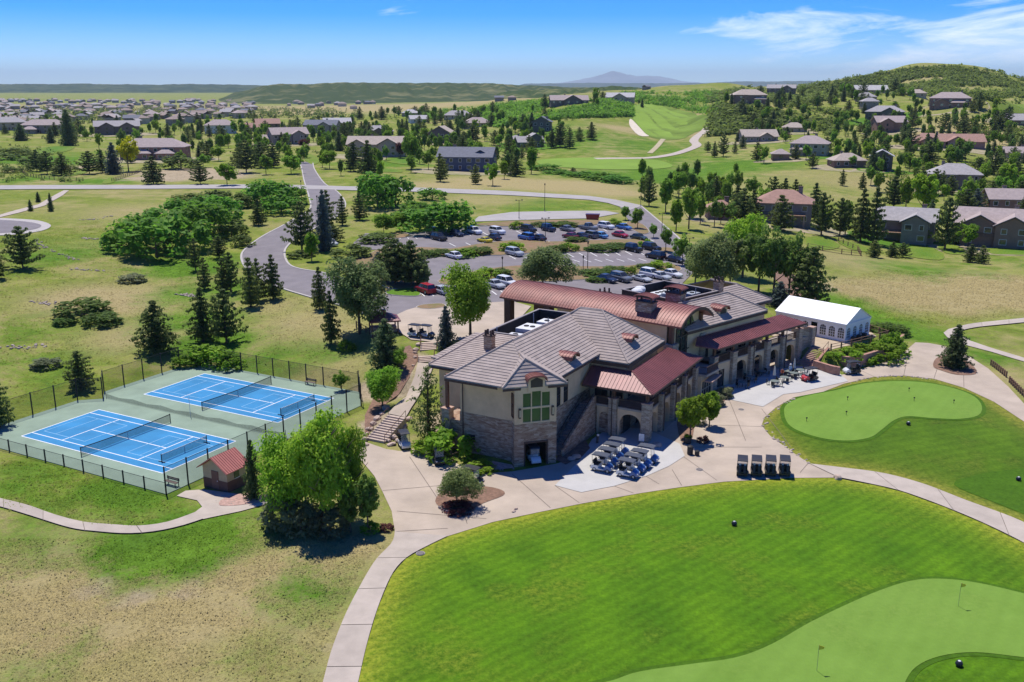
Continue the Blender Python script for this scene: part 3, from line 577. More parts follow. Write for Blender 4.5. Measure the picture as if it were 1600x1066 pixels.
ridge('distant_plateau', [(780,131),(900,130),(1000,130),(1100,130),(1150,127.5),(1400,126),(1560,122),(1590,118.5),(1640,119),(1750,122)], 15000, 17000, -40, hill_mat('plateau', (.05, .07, .04), (.07, .09, .05), .002), seed=11, fine=.3, exp=.5)
ridge('snowless_mountain', [(820,131),(880,129),(905,125),(925,121),(940,117),(952,113),(960,111.5),(968,114),(980,117),(995,119),(1010,118),(1030,119),(1045,122),(1062,126),(1075,128),(1090,129),(1115,130)], 33000, 40000, -40, hill_mat('mountain_rock', (.16, .15, .15), (.30, .29, .28), .0006, (.4, .6)), rough=.06, seed=21, fine=.5, exp=.8)
hz = MB().box(-46000, 46000, -300, 50000, -80, 760)
def haze_mat():
    m = bpy.data.materials.new('haze'); m.use_nodes = True; t = m.node_tree; t.nodes.clear()
    o = t.nodes.new('ShaderNodeOutputMaterial'); v = t.nodes.new('ShaderNodeVolumePrincipled'); t.links.new(v.outputs[0], o.inputs['Volume'])
    v.inputs['Color'].default_value = (.72, .89, 1, 1); v.inputs['Density'].default_value = 4.0e-5; v.inputs['Anisotropy'].default_value = .1
    return m
tag(hz.build('haze', haze_mat()), kind='stuff')
# ------------------------------------------------------------------ clubhouse
def ledgestone(name, c1, c2, c3):
    m = bpy.data.materials.new(name); m.use_nodes = True; t = m.node_tree; b = t.nodes['Principled BSDF']; b.inputs['Roughness'].default_value = .9; b.inputs['Specular IOR Level'].default_value = .15
    g = t.nodes.new('ShaderNodeNewGeometry'); mp = t.nodes.new('ShaderNodeMapping'); mp.inputs['Scale'].default_value = (1.9, 1.9, 6.5); t.links.new(g.outputs['Position'], mp.inputs['Vector'])
    v = t.nodes.new('ShaderNodeTexVoronoi'); v.inputs['Scale'].default_value = 1.0; t.links.new(mp.outputs[0], v.inputs['Vector'])
    s = t.nodes.new('ShaderNodeSeparateColor'); t.links.new(v.outputs['Color'], s.inputs[0])
    cr = t.nodes.new('ShaderNodeValToRGB'); e = cr.color_ramp.elements; e[0].color = (*c1, 1); e[1].color = (*c3, 1); e[1].position = .95; k = e.new(.5); k.color = (*c2, 1); t.links.new(s.outputs[0], cr.inputs[0])
    v2 = t.nodes.new('ShaderNodeTexVoronoi'); v2.feature = 'DISTANCE_TO_EDGE'; t.links.new(mp.outputs[0], v2.inputs['Vector'])
    r = t.nodes.new('ShaderNodeMapRange'); r.inputs['From Max'].default_value = .10; r.inputs['To Min'].default_value = .45; t.links.new(v2.outputs['Distance'], r.inputs['Value'])
    hs = t.nodes.new('ShaderNodeHueSaturation'); t.links.new(cr.outputs[0], hs.inputs['Color']); t.links.new(r.outputs[0], hs.inputs['Value']); t.links.new(hs.outputs[0], b.inputs['Base Color'])
    bp = t.nodes.new('ShaderNodeBump'); bp.inputs['Strength'].default_value = .8; bp.inputs['Distance'].default_value = .06; t.links.new(r.outputs[0], bp.inputs['Height']); t.links.new(bp.outputs[0], b.inputs['Normal']); return m
M_STONE = ledgestone('ledgestone', (.35, .21, .145), (.50, .345, .245), (.63, .49, .375))
M_PIER = ledgestone('pier_stone', (.40, .31, .235), (.52, .42, .325), (.62, .53, .42))
M_STUC = mat('tan_stucco', (.64, .47, .30), .95, .12, .7, bump=.2, bscale=14, detail=7)
M_TILE = mat('roof_tile', (.365, .30, .265), .85, .16, .8, bump=.25, bscale=7, detail=8)
M_RED = mat('red_metal', (.215, .072, .07), .5, .18, .6, metal=.08, spec=.5)
M_COP = mat('copper_metal', (.30, .11, .085), .5, .14, .7, metal=.08, spec=.4, col2=(.21, .075, .06))
M_FASC = mat('dark_fascia', (.085, .052, .042), .7, .2, 2)
M_WOOD = mat('brown_timber', (.15, .075, .05), .8, .2, 3)
M_PARA = mat('parapet_black', (.035, .033, .034), .7, .2, 1)
M_RAIL = mat('bronze_rail', (.075, .045, .036), .6, .15, 3)
M_HVAC = mat('hvac_white', (.62, .63, .63), .6, .08, 1)
M_GREY = mat('unit_grey', (.30, .33, .36), .6, .1, 1)
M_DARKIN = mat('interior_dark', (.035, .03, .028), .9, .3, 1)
M_FRAME = mat('window_frame', (.50, .42, .30), .7, .05, 2)
M_DKFR = mat('bronze_frame', (.06, .045, .038), .6, .1, 2)
M_GLASS = mat('window_glass', (.10, .13, .10), .08, .2, .3, metal=.55, spec=.6)
M_DGLASS = mat('dark_glass', (.08, .09, .10), .06, .1, .3, metal=.6, spec=.6)

CLUB = empty('clubhouse', (A0.x, A0.y, 0), TA, 'large stone and stucco clubhouse with tiled hip roofs and copper barrel vault', 'building')
_cb = Vector((B0.x - A0.x, B0.y - A0.y)); LB0 = (_cb.x * math.cos(TA) + _cb.y * math.sin(TA), -_cb.x * math.sin(TA) + _cb.y * math.cos(TA), 0); RB0 = TB - TA
LD0, RD0 = (-1.8, 20.45, 0), math.atan2(-4.6, 28.7)
FR = {'A': ((0, 0, 0), 0.0), 'B': (LB0, RB0), 'D': (LD0, RD0)}
def put(fr, mb, name, material, parent=None, smooth=False):
    if parent is not None: return mb.build(name, material, parent, smooth)
    return mb.build(name, material, CLUB, smooth, FR[fr][0], FR[fr][1])

def plane_axes(pts):
    p = [Vector(q_) for q_ in pts]; n = Vector((0, 0, 0))
    for i in range(len(p)):
        a, b = p[i], p[(i + 1) % len(p)]; n += Vector(((a.y - b.y) * (a.z + b.z), (a.z - b.z) * (a.x + b.x), (a.x - b.x) * (a.y + b.y)))
    n.normalize()
    if n.z < 0: n = -n
    h = Vector((0, 0, 1)).cross(n).normalized(); s = n.cross(h); return p[0], h, s, n
def clip(poly, ax, lo, hi):
    for sgn, lim in ((1, lo), (-1, -hi)):
        out = []
        for i in range(len(poly)):
            a, b = poly[i], poly[(i + 1) % len(poly)]; da, db = sgn * a[ax] - lim, sgn * b[ax] - lim
            if da >= 0: out.append(a)
            if (da >= 0) != (db >= 0): t = da / (da - db); out.append((a[0] + (b[0] - a[0]) * t, a[1] + (b[1] - a[1]) * t))
        poly = out
        if len(poly) < 3: return []
    return poly
def tiled(mb, pts, course=.42, lip=.055, t=.16):
    """roof plane covered in overlapping tile courses (real steps), on a slab"""
    o, h, s, n = plane_axes(pts); P2 = [((Vector(q_) - o).dot(h), (Vector(q_) - o).dot(s)) for q_ in pts]
    mb.slab([tuple(Vector(q_)) for q_ in (pts if (Vector(pts[1]) - Vector(pts[0])).cross(Vector(pts[2]) - Vector(pts[1])).z > 0 else pts[::-1])], t)
    s0 = min(q_[1] for q_ in P2); s1 = max(q_[1] for q_ in P2); k = s0
    while k < s1 - .03:
        c = clip(P2, 1, k, min(k + course, s1))
        if c:
            up = [o + h * a + s * b + n * (lip * (1 - (b - k) / course) + .012) for a, b in c]
            ar = sum(c[i][0] * c[(i + 1) % len(c)][1] - c[(i + 1) % len(c)][0] * c[i][1] for i in range(len(c)))
            mb.poly([tuple(v) for v in (up if ar > 0 else up[::-1])])
            low = sorted([q_ for q_ in c if abs(q_[1] - k) < 1e-4])
            if len(low) >= 2:
                a, b = o + h * low[0][0] + s * k, o + h * low[-1][0] + s * k; mb.poly([tuple(a), tuple(b), tuple(b + n * (lip + .012)), tuple(a + n * (lip + .012))])
        k += course
    return mb
def seamed(mb, pts, sp=.46, t=.14, rib=.055):
    o, h, s, n = plane_axes(pts); P2 = [((Vector(q_) - o).dot(h), (Vector(q_) - o).dot(s)) for q_ in pts]
    mb.slab([tuple(Vector(q_)) for q_ in (pts if (Vector(pts[1]) - Vector(pts[0])).cross(Vector(pts[2]) - Vector(pts[1])).z > 0 else pts[::-1])], t)
    h0 = min(q_[0] for q_ in P2); h1 = max(q_[0] for q_ in P2); k = h0 + .1
    while k < h1:
        c = clip(P2, 0, k - .001, k + .001)
        if c:
            lo, hi = min(q_[1] for q_ in c), max(q_[1] for q_ in c)
            if hi - lo > .1:
                q4 = [o + h * (k + a) + s * b for a, b in ((-.022, lo), (.022, lo), (.022, hi), (-.022, hi))]
                mb.add([tuple(v) for v in q4] + [tuple(v + n * rib) for v in q4], [(4, 5, 6, 7), (0, 1, 5, 4), (1, 2, 6, 5), (3, 0, 4, 7)])
        k += sp
    return mb
def ridge_cap(mb, a, b, r=.13):
    mb.tube((a[0], a[1], a[2] + .06), (b[0], b[1], b[2] + .06), r, r, 6)

def panel(mb, P0, P1, z0, z1, holes=(), depth=.28):
    """a wall face from P0 to P1 (outside on the right), with openings (s0, s1, zb, zspring, ztop)"""
    d = Vector((P1[0] - P0[0], P1[1] - P0[1])); L = d.length; d /= L; nrm = Vector((d.y, -d.x))
    def pt(s, z, k=0): return (P0[0] + d.x * s - nrm.x * k, P0[1] + d.y * s - nrm.y * k, z)
    def top(hl, s):
        s0, s1, zb, zs, zt = hl
        if zt <= zs: return zs
        u = (s - s0) / (s1 - s0) * 2 - 1; return zs + (zt - zs) * math.sqrt(max(0, 1 - u * u))
    br = {0.0, L}
    for hl in holes:
        m = 10 if hl[4] > hl[3] else 1
        for i in range(m + 1): br.add(hl[0] + (hl[1] - hl[0]) * i / m)
    br = sorted(br)
    for a, b in zip(br[:-1], br[1:]):
        if b - a < 1e-6: continue
        op = sorted([hl for hl in holes if hl[0] < (a + b) / 2 < hl[1]], key=lambda q_: q_[2]); za = zb_ = z0
        for hl in op:
            if hl[2] > max(za, zb_): mb.poly([pt(a, za), pt(b, zb_), pt(b, hl[2]), pt(a, hl[2])])
            ta, tb = top(hl, a), top(hl, b); mb.poly([pt(a, ta), pt(b, tb), pt(b, tb, depth), pt(a, ta, depth)])
            if hl[2] > z0: mb.poly([pt(a, hl[2]), pt(b, hl[2]), pt(b, hl[2], depth), pt(a, hl[2], depth)])
            za, zb_ = ta, tb
        mb.poly([pt(a, za), pt(b, zb_), pt(b, z1), pt(a, z1)])
    for hl in holes:
        for s in hl[:2]: mb.poly([pt(s, hl[2]), pt(s, hl[3]), pt(s, hl[3], depth), pt(s, hl[2], depth)])
    return mb
def window(fr, P0, P1, s0, s1, z0, z1, nx=1, nz=1, glass=None, frame=None, rec=.14, fw=.09, arch=0.0, parent=None):
    d = Vector((P1[0] - P0[0], P1[1] - P0[1])).normalized(); nrm = Vector((d.y, -d.x))
    def pt(s, z, k): return (P0[0] + d.x * s - nrm.x * k, P0[1] + d.y * s - nrm.y * k, z)
    g = MB(); n = 8 if arch else 1
    def zt(s): u = (s - s0) / (s1 - s0) * 2 - 1; return z1 + arch * math.sqrt(max(0, 1 - u * u))
    g.poly([pt(s0, z0, rec), pt(s1, z0, rec)] + [pt(s1 - (s1 - s0) * i / n, zt(s1 - (s1 - s0) * i / n), rec) for i in range(n + 1)])
    o = put(fr, g, 'window', glass or M_GLASS, parent)
    f = MB()
    def bar(sa, sb, za, zb):
        vs = [pt(s, z, k) for k in (rec + .02, rec - .07) for s, z in ((sa, za), (sb, za), (sb, zb), (sa, zb))]
        f.add(vs, [(4, 5, 6, 7), (0, 1, 5, 4), (1, 2, 6, 5), (2, 3, 7, 6), (3, 0, 4, 7)])
    for i in range(nx + 1): s = s0 + (s1 - s0) * i / nx; w_ = fw if 0 < i < nx else fw * .5; bar(s - w_ / 2 if i else s, s + w_ / 2 if i < nx else s, z0, zt(min(max(s, s0 + .05), s1 - .05)))
    for j in range(nz + 1): z = z0 + (z1 - z0) * j / nz; bar(s0, s1, z - fw / 2 if j else z, z + fw / 2 if j < nz else z)
    f.build('frame', frame or M_FRAME, o); return o
def railing(fr, P0, P1, z0, h=1.05, sp=.14, name='railing'):
    d = Vector((P1[0] - P0[0], P1[1] - P0[1])); L = d.length; d /= L; nn = Vector((-d.y, d.x)); m = MB()
    def bx(s0, s1, w_, za, zb):
        c = [(P0[0] + d.x * s + nn.x * k, P0[1] + d.y * s + nn.y * k) for s, k in ((s0, -w_), (s1, -w_), (s1, w_), (s0, w_))]
        m.add([(x, y, za) for x, y in c] + [(x, y, zb) for x, y in c], [(3, 2, 1, 0), (4, 5, 6, 7), (0, 1, 5, 4), (1, 2, 6, 5), (2, 3, 7, 6), (3, 0, 4, 7)])
    bx(0, L, .05, z0 + h - .08, z0 + h); bx(0, L, .03, z0 + .10, z0 + .16); s = sp
    while s < L - .05: bx(s - .018, s + .018, .018, z0 + .16, z0 + h - .08); s += sp
    return put(fr, m, name, M_RAIL)
def pier(fr, x, y, w_, z1, post=None, z0=-.3):
    m = MB().box(x - w_ / 2, x + w_ / 2, y - w_ / 2, y + w_ / 2, z0, z1 - .14); o = put(fr, m, 'pier', M_PIER)
    m = MB().box(x - w_ / 2 - .07, x + w_ / 2 + .07, y - w_ / 2 - .07, y + w_ / 2 + .07, z1 - .14, z1); m.build('cap', mat('cap_stone', (.45, .30, .23), .9, .1, 2), o)
    if post: put(fr, MB().box(x - .17, x + .17, y - .17, y + .17, z1 + .003, post), 'post', M_WOOD)
def dormer(fr, x, y, z, rz, w_=2.0, h=1.1, ln=2.6, rise=.42):
    """small arched dormer, front at (x, y), facing local +x turned by rz"""
    Mx = Matrix.Translation((x, y, z)) @ Matrix.Rotation(rz, 4, 'Z'); m = MB(); n = 10
    ys = [w_ / 2 * math.cos(math.pi * i / n) for i in range(n + 1)]; zs = [h + rise * math.sin(math.pi * i / n) for i in range(n + 1)]
    prof = [(-w_ / 2, -.3), (w_ / 2, -.3)] + list(zip(ys, zs))
    m.add([(0, a, b) for a, b in prof], [tuple(range(len(prof)))], Mx); m.add([(0, s * w_ / 2, zz) for s in (-1, 1) for zz in (-.3, h)] + [(-ln, s * w_ / 2, zz) for s in (-1, 1) for zz in (-.3, h)], [(0, 4, 5, 1), (2, 3, 7, 6)], Mx)
    o = put(fr, m, 'dormer', M_STUC)
    m = MB(); k = 1.16; out = [(a * k, h + (b - h) * 1.1 + .07 - (.12 if i in (0, n) else 0)) for i, (a, b) in enumerate(zip(ys, zs))]
    vs = [(xx, a, b - dz) for xx in (.42, -ln) for dz in (0, .16) for a, b in out]; q_ = n + 1
    fs = [(i, i + 1, 2 * q_ + i + 1, 2 * q_ + i) for i in range(n)] + [(i, q_ + i, q_ + i + 1, i + 1) for i in range(n)] + [(q_ + i, 3 * q_ + i, 3 * q_ + i + 1, q_ + i + 1) for i in range(n)]
    m.add(vs, fs, Mx); xx = .35
    while xx > -ln: m.add([(xx - e, a * 1.015, b + dz) for e in (0, .05) for dz in (0, .05) for a, b in out], [(q_ + i, q_ + i + 1, 3 * q_ + i + 1, 3 * q_ + i) for i in range(n)] + [(i, i + 1, q_ + i + 1, q_ + i) for i in range(n)] + [(2 * q_ + i, 3 * q_ + i, 3 * q_ + i + 1, 2 * q_ + i + 1) for i in range(n)], Mx); xx -= .4
    m.build('dormer_roof', M_COP, o)
    m = MB(); m.add([(.02, a * .72, b) for a, b in ((-w_ / 2, .15), (w_ / 2, .15), (w_ / 2, h - .1), (0, h + rise * .6), (-w_ / 2, h - .1))], [(0, 1, 2, 3, 4)], Mx); m.build('louvre', M_DKFR, o)
    return o
def chimney(fr, x, y, z0, z1, w_, d, rz=0.0, cap='copper'):
    Mx = Matrix.Translation((x, y, 0)) @ Matrix.Rotation(rz, 4, 'Z'); o = put(fr, MB().box(-w_ / 2, w_ / 2, -d / 2, d / 2, z0, z1, Mx), 'chimney', M_STONE)
    m = MB().box(-w_ / 2 - .1, w_ / 2 + .1, -d / 2 - .1, d / 2 + .1, z1, z1 + .14, Mx)
    for sx in (-1, 1):
        for sy in (-1, 1): m.box(sx * (w_ / 2 - .18) - .1, sx * (w_ / 2 - .18) + .1, sy * (d / 2 - .18) - .1, sy * (d / 2 - .18) + .1, z1 + .14, z1 + .75, Mx)
    m.build('flue_posts', M_FASC, o)
    if cap == 'copper':
        n = 8; m = MB(); pr = [((d / 2 + .28) * math.cos(math.pi * i / n), z1 + .72 + .34 * math.sin(math.pi * i / n)) for i in range(n + 1)]; q_ = n + 1
        vs = [(xx, a, b - dz) for xx in (-w_ / 2 - .25, w_ / 2 + .25) for dz in (0, .1) for a, b in pr]
        m.add(vs, [(i, i + 1, 2 * q_ + i + 1, 2 * q_ + i) for i in range(n)] + [(q_ + i, 3 * q_ + i, 3 * q_ + i + 1, q_ + i + 1) for i in range(n)] + [(i, q_ + i, q_ + i + 1, i + 1) for i in range(n)] + [(2 * q_ + i, 2 * q_ + i + 1, 3 * q_ + i + 1, 3 * q_ + i) for i in range(n)], Mx)
        k = -w_ / 2
        while k < w_ / 2 + .2:
            m.add([(k + e, a, b + dz) for e in (0, .05) for dz in (0, .05) for a, b in pr], [(q_ + i, q_ + i + 1, 3 * q_ + i + 1, 3 * q_ + i) for i in range(n)] + [(i, q_ + i, q_ + i + 1, i + 1) for i in range(n)], Mx); k += .4
        m.build('chimney_cap', M_COP, o)
    return o
def hvac(fr, x, y, z, w_, d, h, fans=1, material=None):
    o = put(fr, MB().box(x - w_ / 2, x + w_ / 2, y - d / 2, y + d / 2, z, z + h), 'rooftop_unit', material or M_HVAC)
    m = MB()
    for i in range(fans): m.lathe([(0, z + h + .06), (.3, z + h + .06), (.34, z + h + .10), (.36, z + h)], 12, Matrix.Translation((x + (i - (fans - 1) / 2) * .9, y, 0)))
    m.build('fan', M_PARA, o); m = MB().box(x - w_ / 2 + .1, x + w_ / 2 - .1, y - d / 2 - .03, y - d / 2 - .002, z + .15, z + h * .7); m.build('grille', M_GREY, o)

# --- tower with the big window
Z = 3.75
st = MB(); panel(st, (-17.4, 2), (-17.4, -13.4), -.5, 4.9); panel(st, (-17.4, -13.4), (-10.7, -13.4), -.5, 4.9); panel(st, (-10.7, -13.4), (-9.8, -14.4), -.5, 4.9)
L_ = math.hypot(3.4, 3.5); panel(st, (-9.8, -14.4), (-6.4, -10.9), -.5, 4.9, [(1.25, 3.75, -.5, 2.62, 2.62)], .35); panel(st, (-6.4, -10.9), (-8.3, -9.2), -.5, 4.9); panel(st, (-8.3, -9.2), (-8.3, 2), -.5, 4.9)
put('A', st, 'stone_wall', M_STONE)
st = MB(); e = .05; panel(st, (-17.4 + e, 2), (-17.4 + e, -13.4 + e), 4.9, 9.2); panel(st, (-17.4 + e, -13.4 + e), (-10.7, -13.4 + e), 4.9, 9.2); panel(st, (-10.7, -13.4 + e), (-9.8 , -14.4 + e), 4.9, 9.2)
FW = ((-9.8, -14.35), (-6.44, -10.9))
WN = ((.95, 1.88, 5.05, 6.62), (1.98, 3.02, 5.05, 6.62), (3.12, 4.05, 5.05, 6.62), (.95, 1.88, 6.78, 8.4), (1.98, 3.02, 6.78, 9.75), (3.12, 4.05, 6.78, 8.4))
panel(st, *FW, 4.9, 9.2, [(a, b, c, min(d, 9.2), min(d, 9.2)) for a, b, c, d in WN], .2)
fwd = Vector((3.36, 3.45)).normalized(); panel(st, (-9.8 + fwd.x * 1.65, -14.35 + fwd.y * 1.65), (-9.8 + fwd.x * 3.35, -14.35 + fwd.y * 3.35), 9.2, 10.0, [(.33, 1.37, 9.2, 9.75, 9.75)], .2)
panel(st, (-6.44, -10.9), (-8.35, -9.2), 4.9, 9.2); panel(st, (-8.35, -9.2), (-8.35, 2.0), 4.9, 9.2, [(2.0, 3.2, 4.95, 7.6, 7.6), (4.0, 5.2, 4.95, 7.6, 7.6)])
st.poly([(-9.8, -14.35, 4.9), (-6.4, -10.9, 4.9), (-8.3, -9.2, 4.9), (-10.7, -13.4, 4.9)])
put('A', st, 'stucco_wall', M_STUC)
for s0, s1, z0, z1 in WN: window('A', *FW, s0, s1, z0, z1, 1, 1, rec=.1, fw=.08)
window('A', (-10.7, -13.38), (-9.83, -14.37), .25, 1.1, 5.6, 8.3, 1, 2, M_DGLASS, M_WOOD, rec=-.03)
for k in (0, 1): window('A', (-8.35, -9.2), (-8.35, 2.0), 2.0 + 2 * k, 3.2 + 2 * k, 4.95, 7.6, 1, 2, M_DGLASS, M_DKFR, rec=.1)
d_ = Vector((3.4, 3.5)).normalized(); nv = Vector((d_.y, -d_.x))
for s in (.6, 4.38):
    c = Vector((-9.8, -14.4)) + d_ * s + nv * .1; Mx = Matrix.Translation((c.x, c.y, 6.2)) @ Matrix.Rotation(math.atan2(d_.y, d_.x), 4, 'Z')
    o = put('A', MB().box(-.12, .12, -.1, .14, -.55, .55, Mx), 'wall_lamp', M_DKFR); MB().box(-.08, .08, -.115, -.1, -.4, .4, Mx).build('lamp_glass', mat('lamp_glass', (.55, .45, .3), .4), o)
# garage opening: dark bay with rolled door and frame
Mx = Matrix.Translation((-9.8, -14.4, 0)) @ Matrix.Rotation(math.atan2(3.5, 3.4), 4, 'Z')
m = MB().box(1.0, 4.0, 2.9, 3.0, -.3, 2.9, Mx); m.box(1.0, 1.05, .36, 2.9, -.3, 2.9, Mx); m.box(3.95, 4.0, .36, 2.9, -.3, 2.9, Mx); m.box(1.0, 4.0, .36, 3.0, 2.7, 2.8, Mx); put('A', m, 'cart_bay', M_DARKIN)
m = MB().box(1.1, 1.25, -.04, .3, -.3, 2.78, Mx); m.box(3.75, 3.9, -.04, .3, -.3, 2.78, Mx); m.box(1.1, 3.9, -.06, .3, 2.62, 2.85, Mx); put('A', m, 'door_frame', M_FASC)
put('A', MB().box(-16.3, -15.4, -13.46, -13.3, 1.6, 2.4), 'vent', M_DKFR)
# tower roof
EZ, PZ = 9.2, 12.7
rf = MB(); E0, E1 = (-18.4, -14.9), (-7.2, -14.9); pk = (-13.0, -9.3); bk = 6.0
tiled(rf, [(-18.4, -14.9, EZ), (-11.2, -14.9, EZ), (-10.2, -11.8, 11.01), (-13.0, -8.9, PZ), (-13.4, -8.9, PZ)])
tiled(rf, [(-7.2, -8.4, EZ), (-7.2, 3.2, EZ), (-13.0, bk, PZ), (-13.0, -8.9, PZ), (-10.2, -11.8, 11.01)])
tiled(rf, [(-18.4, 3.2, EZ), (-18.4, -14.9, EZ), (-13.3, -8.9, PZ), (-13.3, bk, PZ)])
ridge_cap(rf, (-18.4, -14.9, EZ), (-13.1, -8.9, PZ)); ridge_cap(rf, (-13.1, -8.9, PZ), (-13.1, bk, PZ), .15)
put('A', rf, 'tile_roof', M_TILE)
rf = MB(); T = (-10.0, -11.6, 11.65); T2 = (-13.0, -8.6, 11.9); E1 = (-10.75, -15.25, EZ); E2 = (-5.5, -10.15, EZ)
tiled(rf, [E1, E2, T]); tiled(rf, [(-14.2, -11.9, EZ), E1, T, T2]); tiled(rf, [E2, (-8.6, -6.9, EZ), T2, T])
for a, b in ((E1, T), (E2, T), (T, T2)): ridge_cap(rf, a, b, .11)
put('A', rf, 'bay_roof', M_TILE)
fa = MB()
def fascia(mb, a, b, z, h=.28, t=.06, fr='A'):
    mb = MB(); d = Vector((b[0] - a[0], b[1] - a[1])); Lx = d.length; Mx = Matrix.Translation((a[0], a[1], 0)) @ Matrix.Rotation(math.atan2(d.y, d.x), 4, 'Z'); mb.box(0, Lx, -t, 0, z - h, z - .02, Mx); put(fr, mb, 'fascia', M_FASC)
for a, b in (((-18.4, -14.9), (-11.6, -14.9)), ((-10.75, -15.25), (-9.3, -13.85)), ((-7.1, -11.7), (-5.5, -10.15)), ((-5.5, -10.15), (-7.2, -8.2)), ((-7.2, -8.2), (-7.2, 1.2))): fascia(fa, a, b, EZ - .1)
pass
c = Vector((-9.8, -14.4)) + d_ * 2.5; dormer('A', c.x + nv.x * .12, c.y + nv.y * .12, 8.9, math.atan2(nv.y, nv.x), 1.9, 1.05, 2.6, .38)
dormer('A', -8.0, -3.6, 9.25, 0, 1.9, .95, 2.8, .4)
chimney('A', -19.2, -3.6, 8.5, 11.3, 1.1, .9, 0, None)
# downpipes and corner posts
m = MB().tube((-16.9, -13.55, -.3), (-16.9, -13.55, 8.6), .07); m.tube((-16.9, -13.55, 8.6), (-17.6, -14.6, 9.0), .07); put('A', m, 'downpipe', M_FASC)
pier('A', -19.3, -13.0, 1.0, 5.0, 9.0, -.5); put('A', MB().box(-20.0, -17.4, -13.2, -8, 3.3, 3.75), 'porch_floor', M_STONE)
st = MB(); panel(st, (-20.0, -13.0), (-17.4, -13.0), -.5, 3.3); panel(st, (-20.0, -8), (-20.0, -13.0), -.5, 3.3); put('A', st, 'porch_base', M_STONE)
# --- left wing
st = MB(); panel(st, (-23.8, 14), (-23.8, -7.8), 0, 8.2); panel(st, (-23.8, -7.8), (-17.4, -7.8), 0, 8.2, [(3.2, 4.4, 4.2, 6.4, 6.4)]); panel(st, (-16, 14.5), (-23.8, 14.5), 2, 9)
put('A', st, 'stucco_wall', M_STUC); window('A', (-23.8, -7.8), (-17.4, -7.8), 3.2, 4.4, 4.2, 6.4, 1, 2, M_DGLASS, M_DKFR, rec=.1)
rf = MB(); tiled(rf, [(-24.7, -8.7, 8.2), (-15.0, -8.7, 8.2), (-15.0, -.4, 10.7), (-21.6, -.4, 10.7)]); tiled(rf, [(-24.7, 15, 8.2), (-24.7, -8.7, 8.2), (-21.6, -.4, 10.7), (-21.6, 14, 10.7)])
tiled(rf, [(-25.9, -6.4, 8.35), (-24.2, -6.4, 8.35), (-21.9, -.6, 10.6), (-22.9, -.6, 10.6)]); ridge_cap(rf, (-24.7, -8.7, 8.2), (-21.6, -.4, 10.7)); put('A', rf, 'tile_roof', M_TILE)
fa = MB(); fascia(fa, (-24.7, -8.7), (-17.5, -8.7), 8.1); pass
def well(fr, x0, x1, y0, y1, zt, zf):
    m = MB().box(x0, x1, y0, y1, zf - .2, zf)
    for a in ((x0 - .2, x0, y0 - .2, y1 + .2), (x1, x1 + .2, y0 - .2, y1 + .2), (x0, x1, y0 - .2, y0), (x0, x1, y1, y1 + .2)): m.box(*a, zf - 1, zt)
    o = put(fr, m, 'roof_well', M_PARA); m = MB()
    for a in ((x0 - .28, x0 + .05, y0 - .28, y1 + .28), (x1 - .05, x1 + .28, y0 - .28, y1 + .28), (x0 + .05, x1 - .05, y0 - .28, y0 + .05), (x0 + .05, x1 - .05, y1 - .05, y1 + .28)): m.box(*a, zt, zt + .09)
    m.build('coping', mat('coping_metal', (.28, .25, .24), .6, .1, 1), o)
well('A', -21.4, -16.4, 0, 13.8, 10.75, 9.0)
hvac('A', -18.8, 2.2, 9.0, 1.9, 1.6, 1.2); hvac('A', -18.9, 6.2, 9.0, 2.4, 3.2, 1.35, 2); hvac('A', -18.6, 10.6, 9.0, 2.0, 2.2, 1.2)
for x, y in ((-20.8, 1.0), (-17.3, 8.4), (-20.2, 9.8)): put('A', MB().tube((x, y, 9.0), (x, y, 11.2), .07), 'vent_pipe', M_GREY)
# --- main block
st = MB(); panel(st, (-17, 2.4), (-3.9, 2.4), 2, 8.7, [(s, s + 1.7, 3.8, 6.0, 6.0) for s in (9.2, 11.2)]); panel(st, (-3.9, 2.4), (-3.9, 13.3), 2, 8.7, [(s, s + 1.8, 3.8, 6.1, 6.1) for s in (1.2, 4.2, 7.2)]); panel(st, (-3.9, 13.3), (-17, 13.3), 2, 9.5)
put('A', st, 'stucco_wall', M_STUC)
for s in (9.2, 11.2): window('A', (-17, 2.4), (-3.9, 2.4), s, s + 1.7, 3.8, 6.0, 2, 1, M_DGLASS, M_DKFR)
for s in (1.2, 4.2, 7.2): window('A', (-3.9, 2.4), (-3.9, 13.3), s, s + 1.8, 3.8, 6.1, 2, 1, M_DGLASS, M_DKFR)
MZ, MP = 8.65, 13.2; x1, y0, y1 = -3.2, 1.7, 14.0; yc = (y0 + y1) / 2; rA, rB = -9.4, -12.4
rf = MB(); tiled(rf, [(-16.2, y0 - 0.0, MZ), (x1, y0, MZ), (rA, yc, MP), (rB, yc, MP), (-16.2, y0 + 1.2, 9.65)][1:] + [(-16.2, y0, MZ)])
tiled(rf, [(x1, y0, MZ), (x1, y1, MZ), (rA, yc, MP)]); tiled(rf, [(x1, y1, MZ), (-16.2, y1, MZ), (-16.2, y1 - 1.6, 9.9), (rB, yc, MP), (rA, yc, MP)])
tiled(rf, [(-16.2, y1 - 1.8, 10.6), (-16.2, y0 + 1.8, 10.6), (rB, yc, MP)])
for a, b in (((x1, y0, MZ), (rA, yc, MP)), ((x1, y1, MZ), (rA, yc, MP)), ((rA, yc, MP), (rB, yc, MP)), ((rB, yc, MP), (-16.2, y0 + 1.8, 10.6))): ridge_cap(rf, a, b)
put('A', rf, 'tile_roof', M_TILE)
fa = MB(); fascia(fa, (-8.5, y0), (x1, y0), MZ - .1, .45); fascia(fa, (x1, y0), (x1, y1), MZ - .1, .45); pass
dormer('A', -4.9, 6.9, 9.4, 0, 1.9, .95, 2.6, .4)
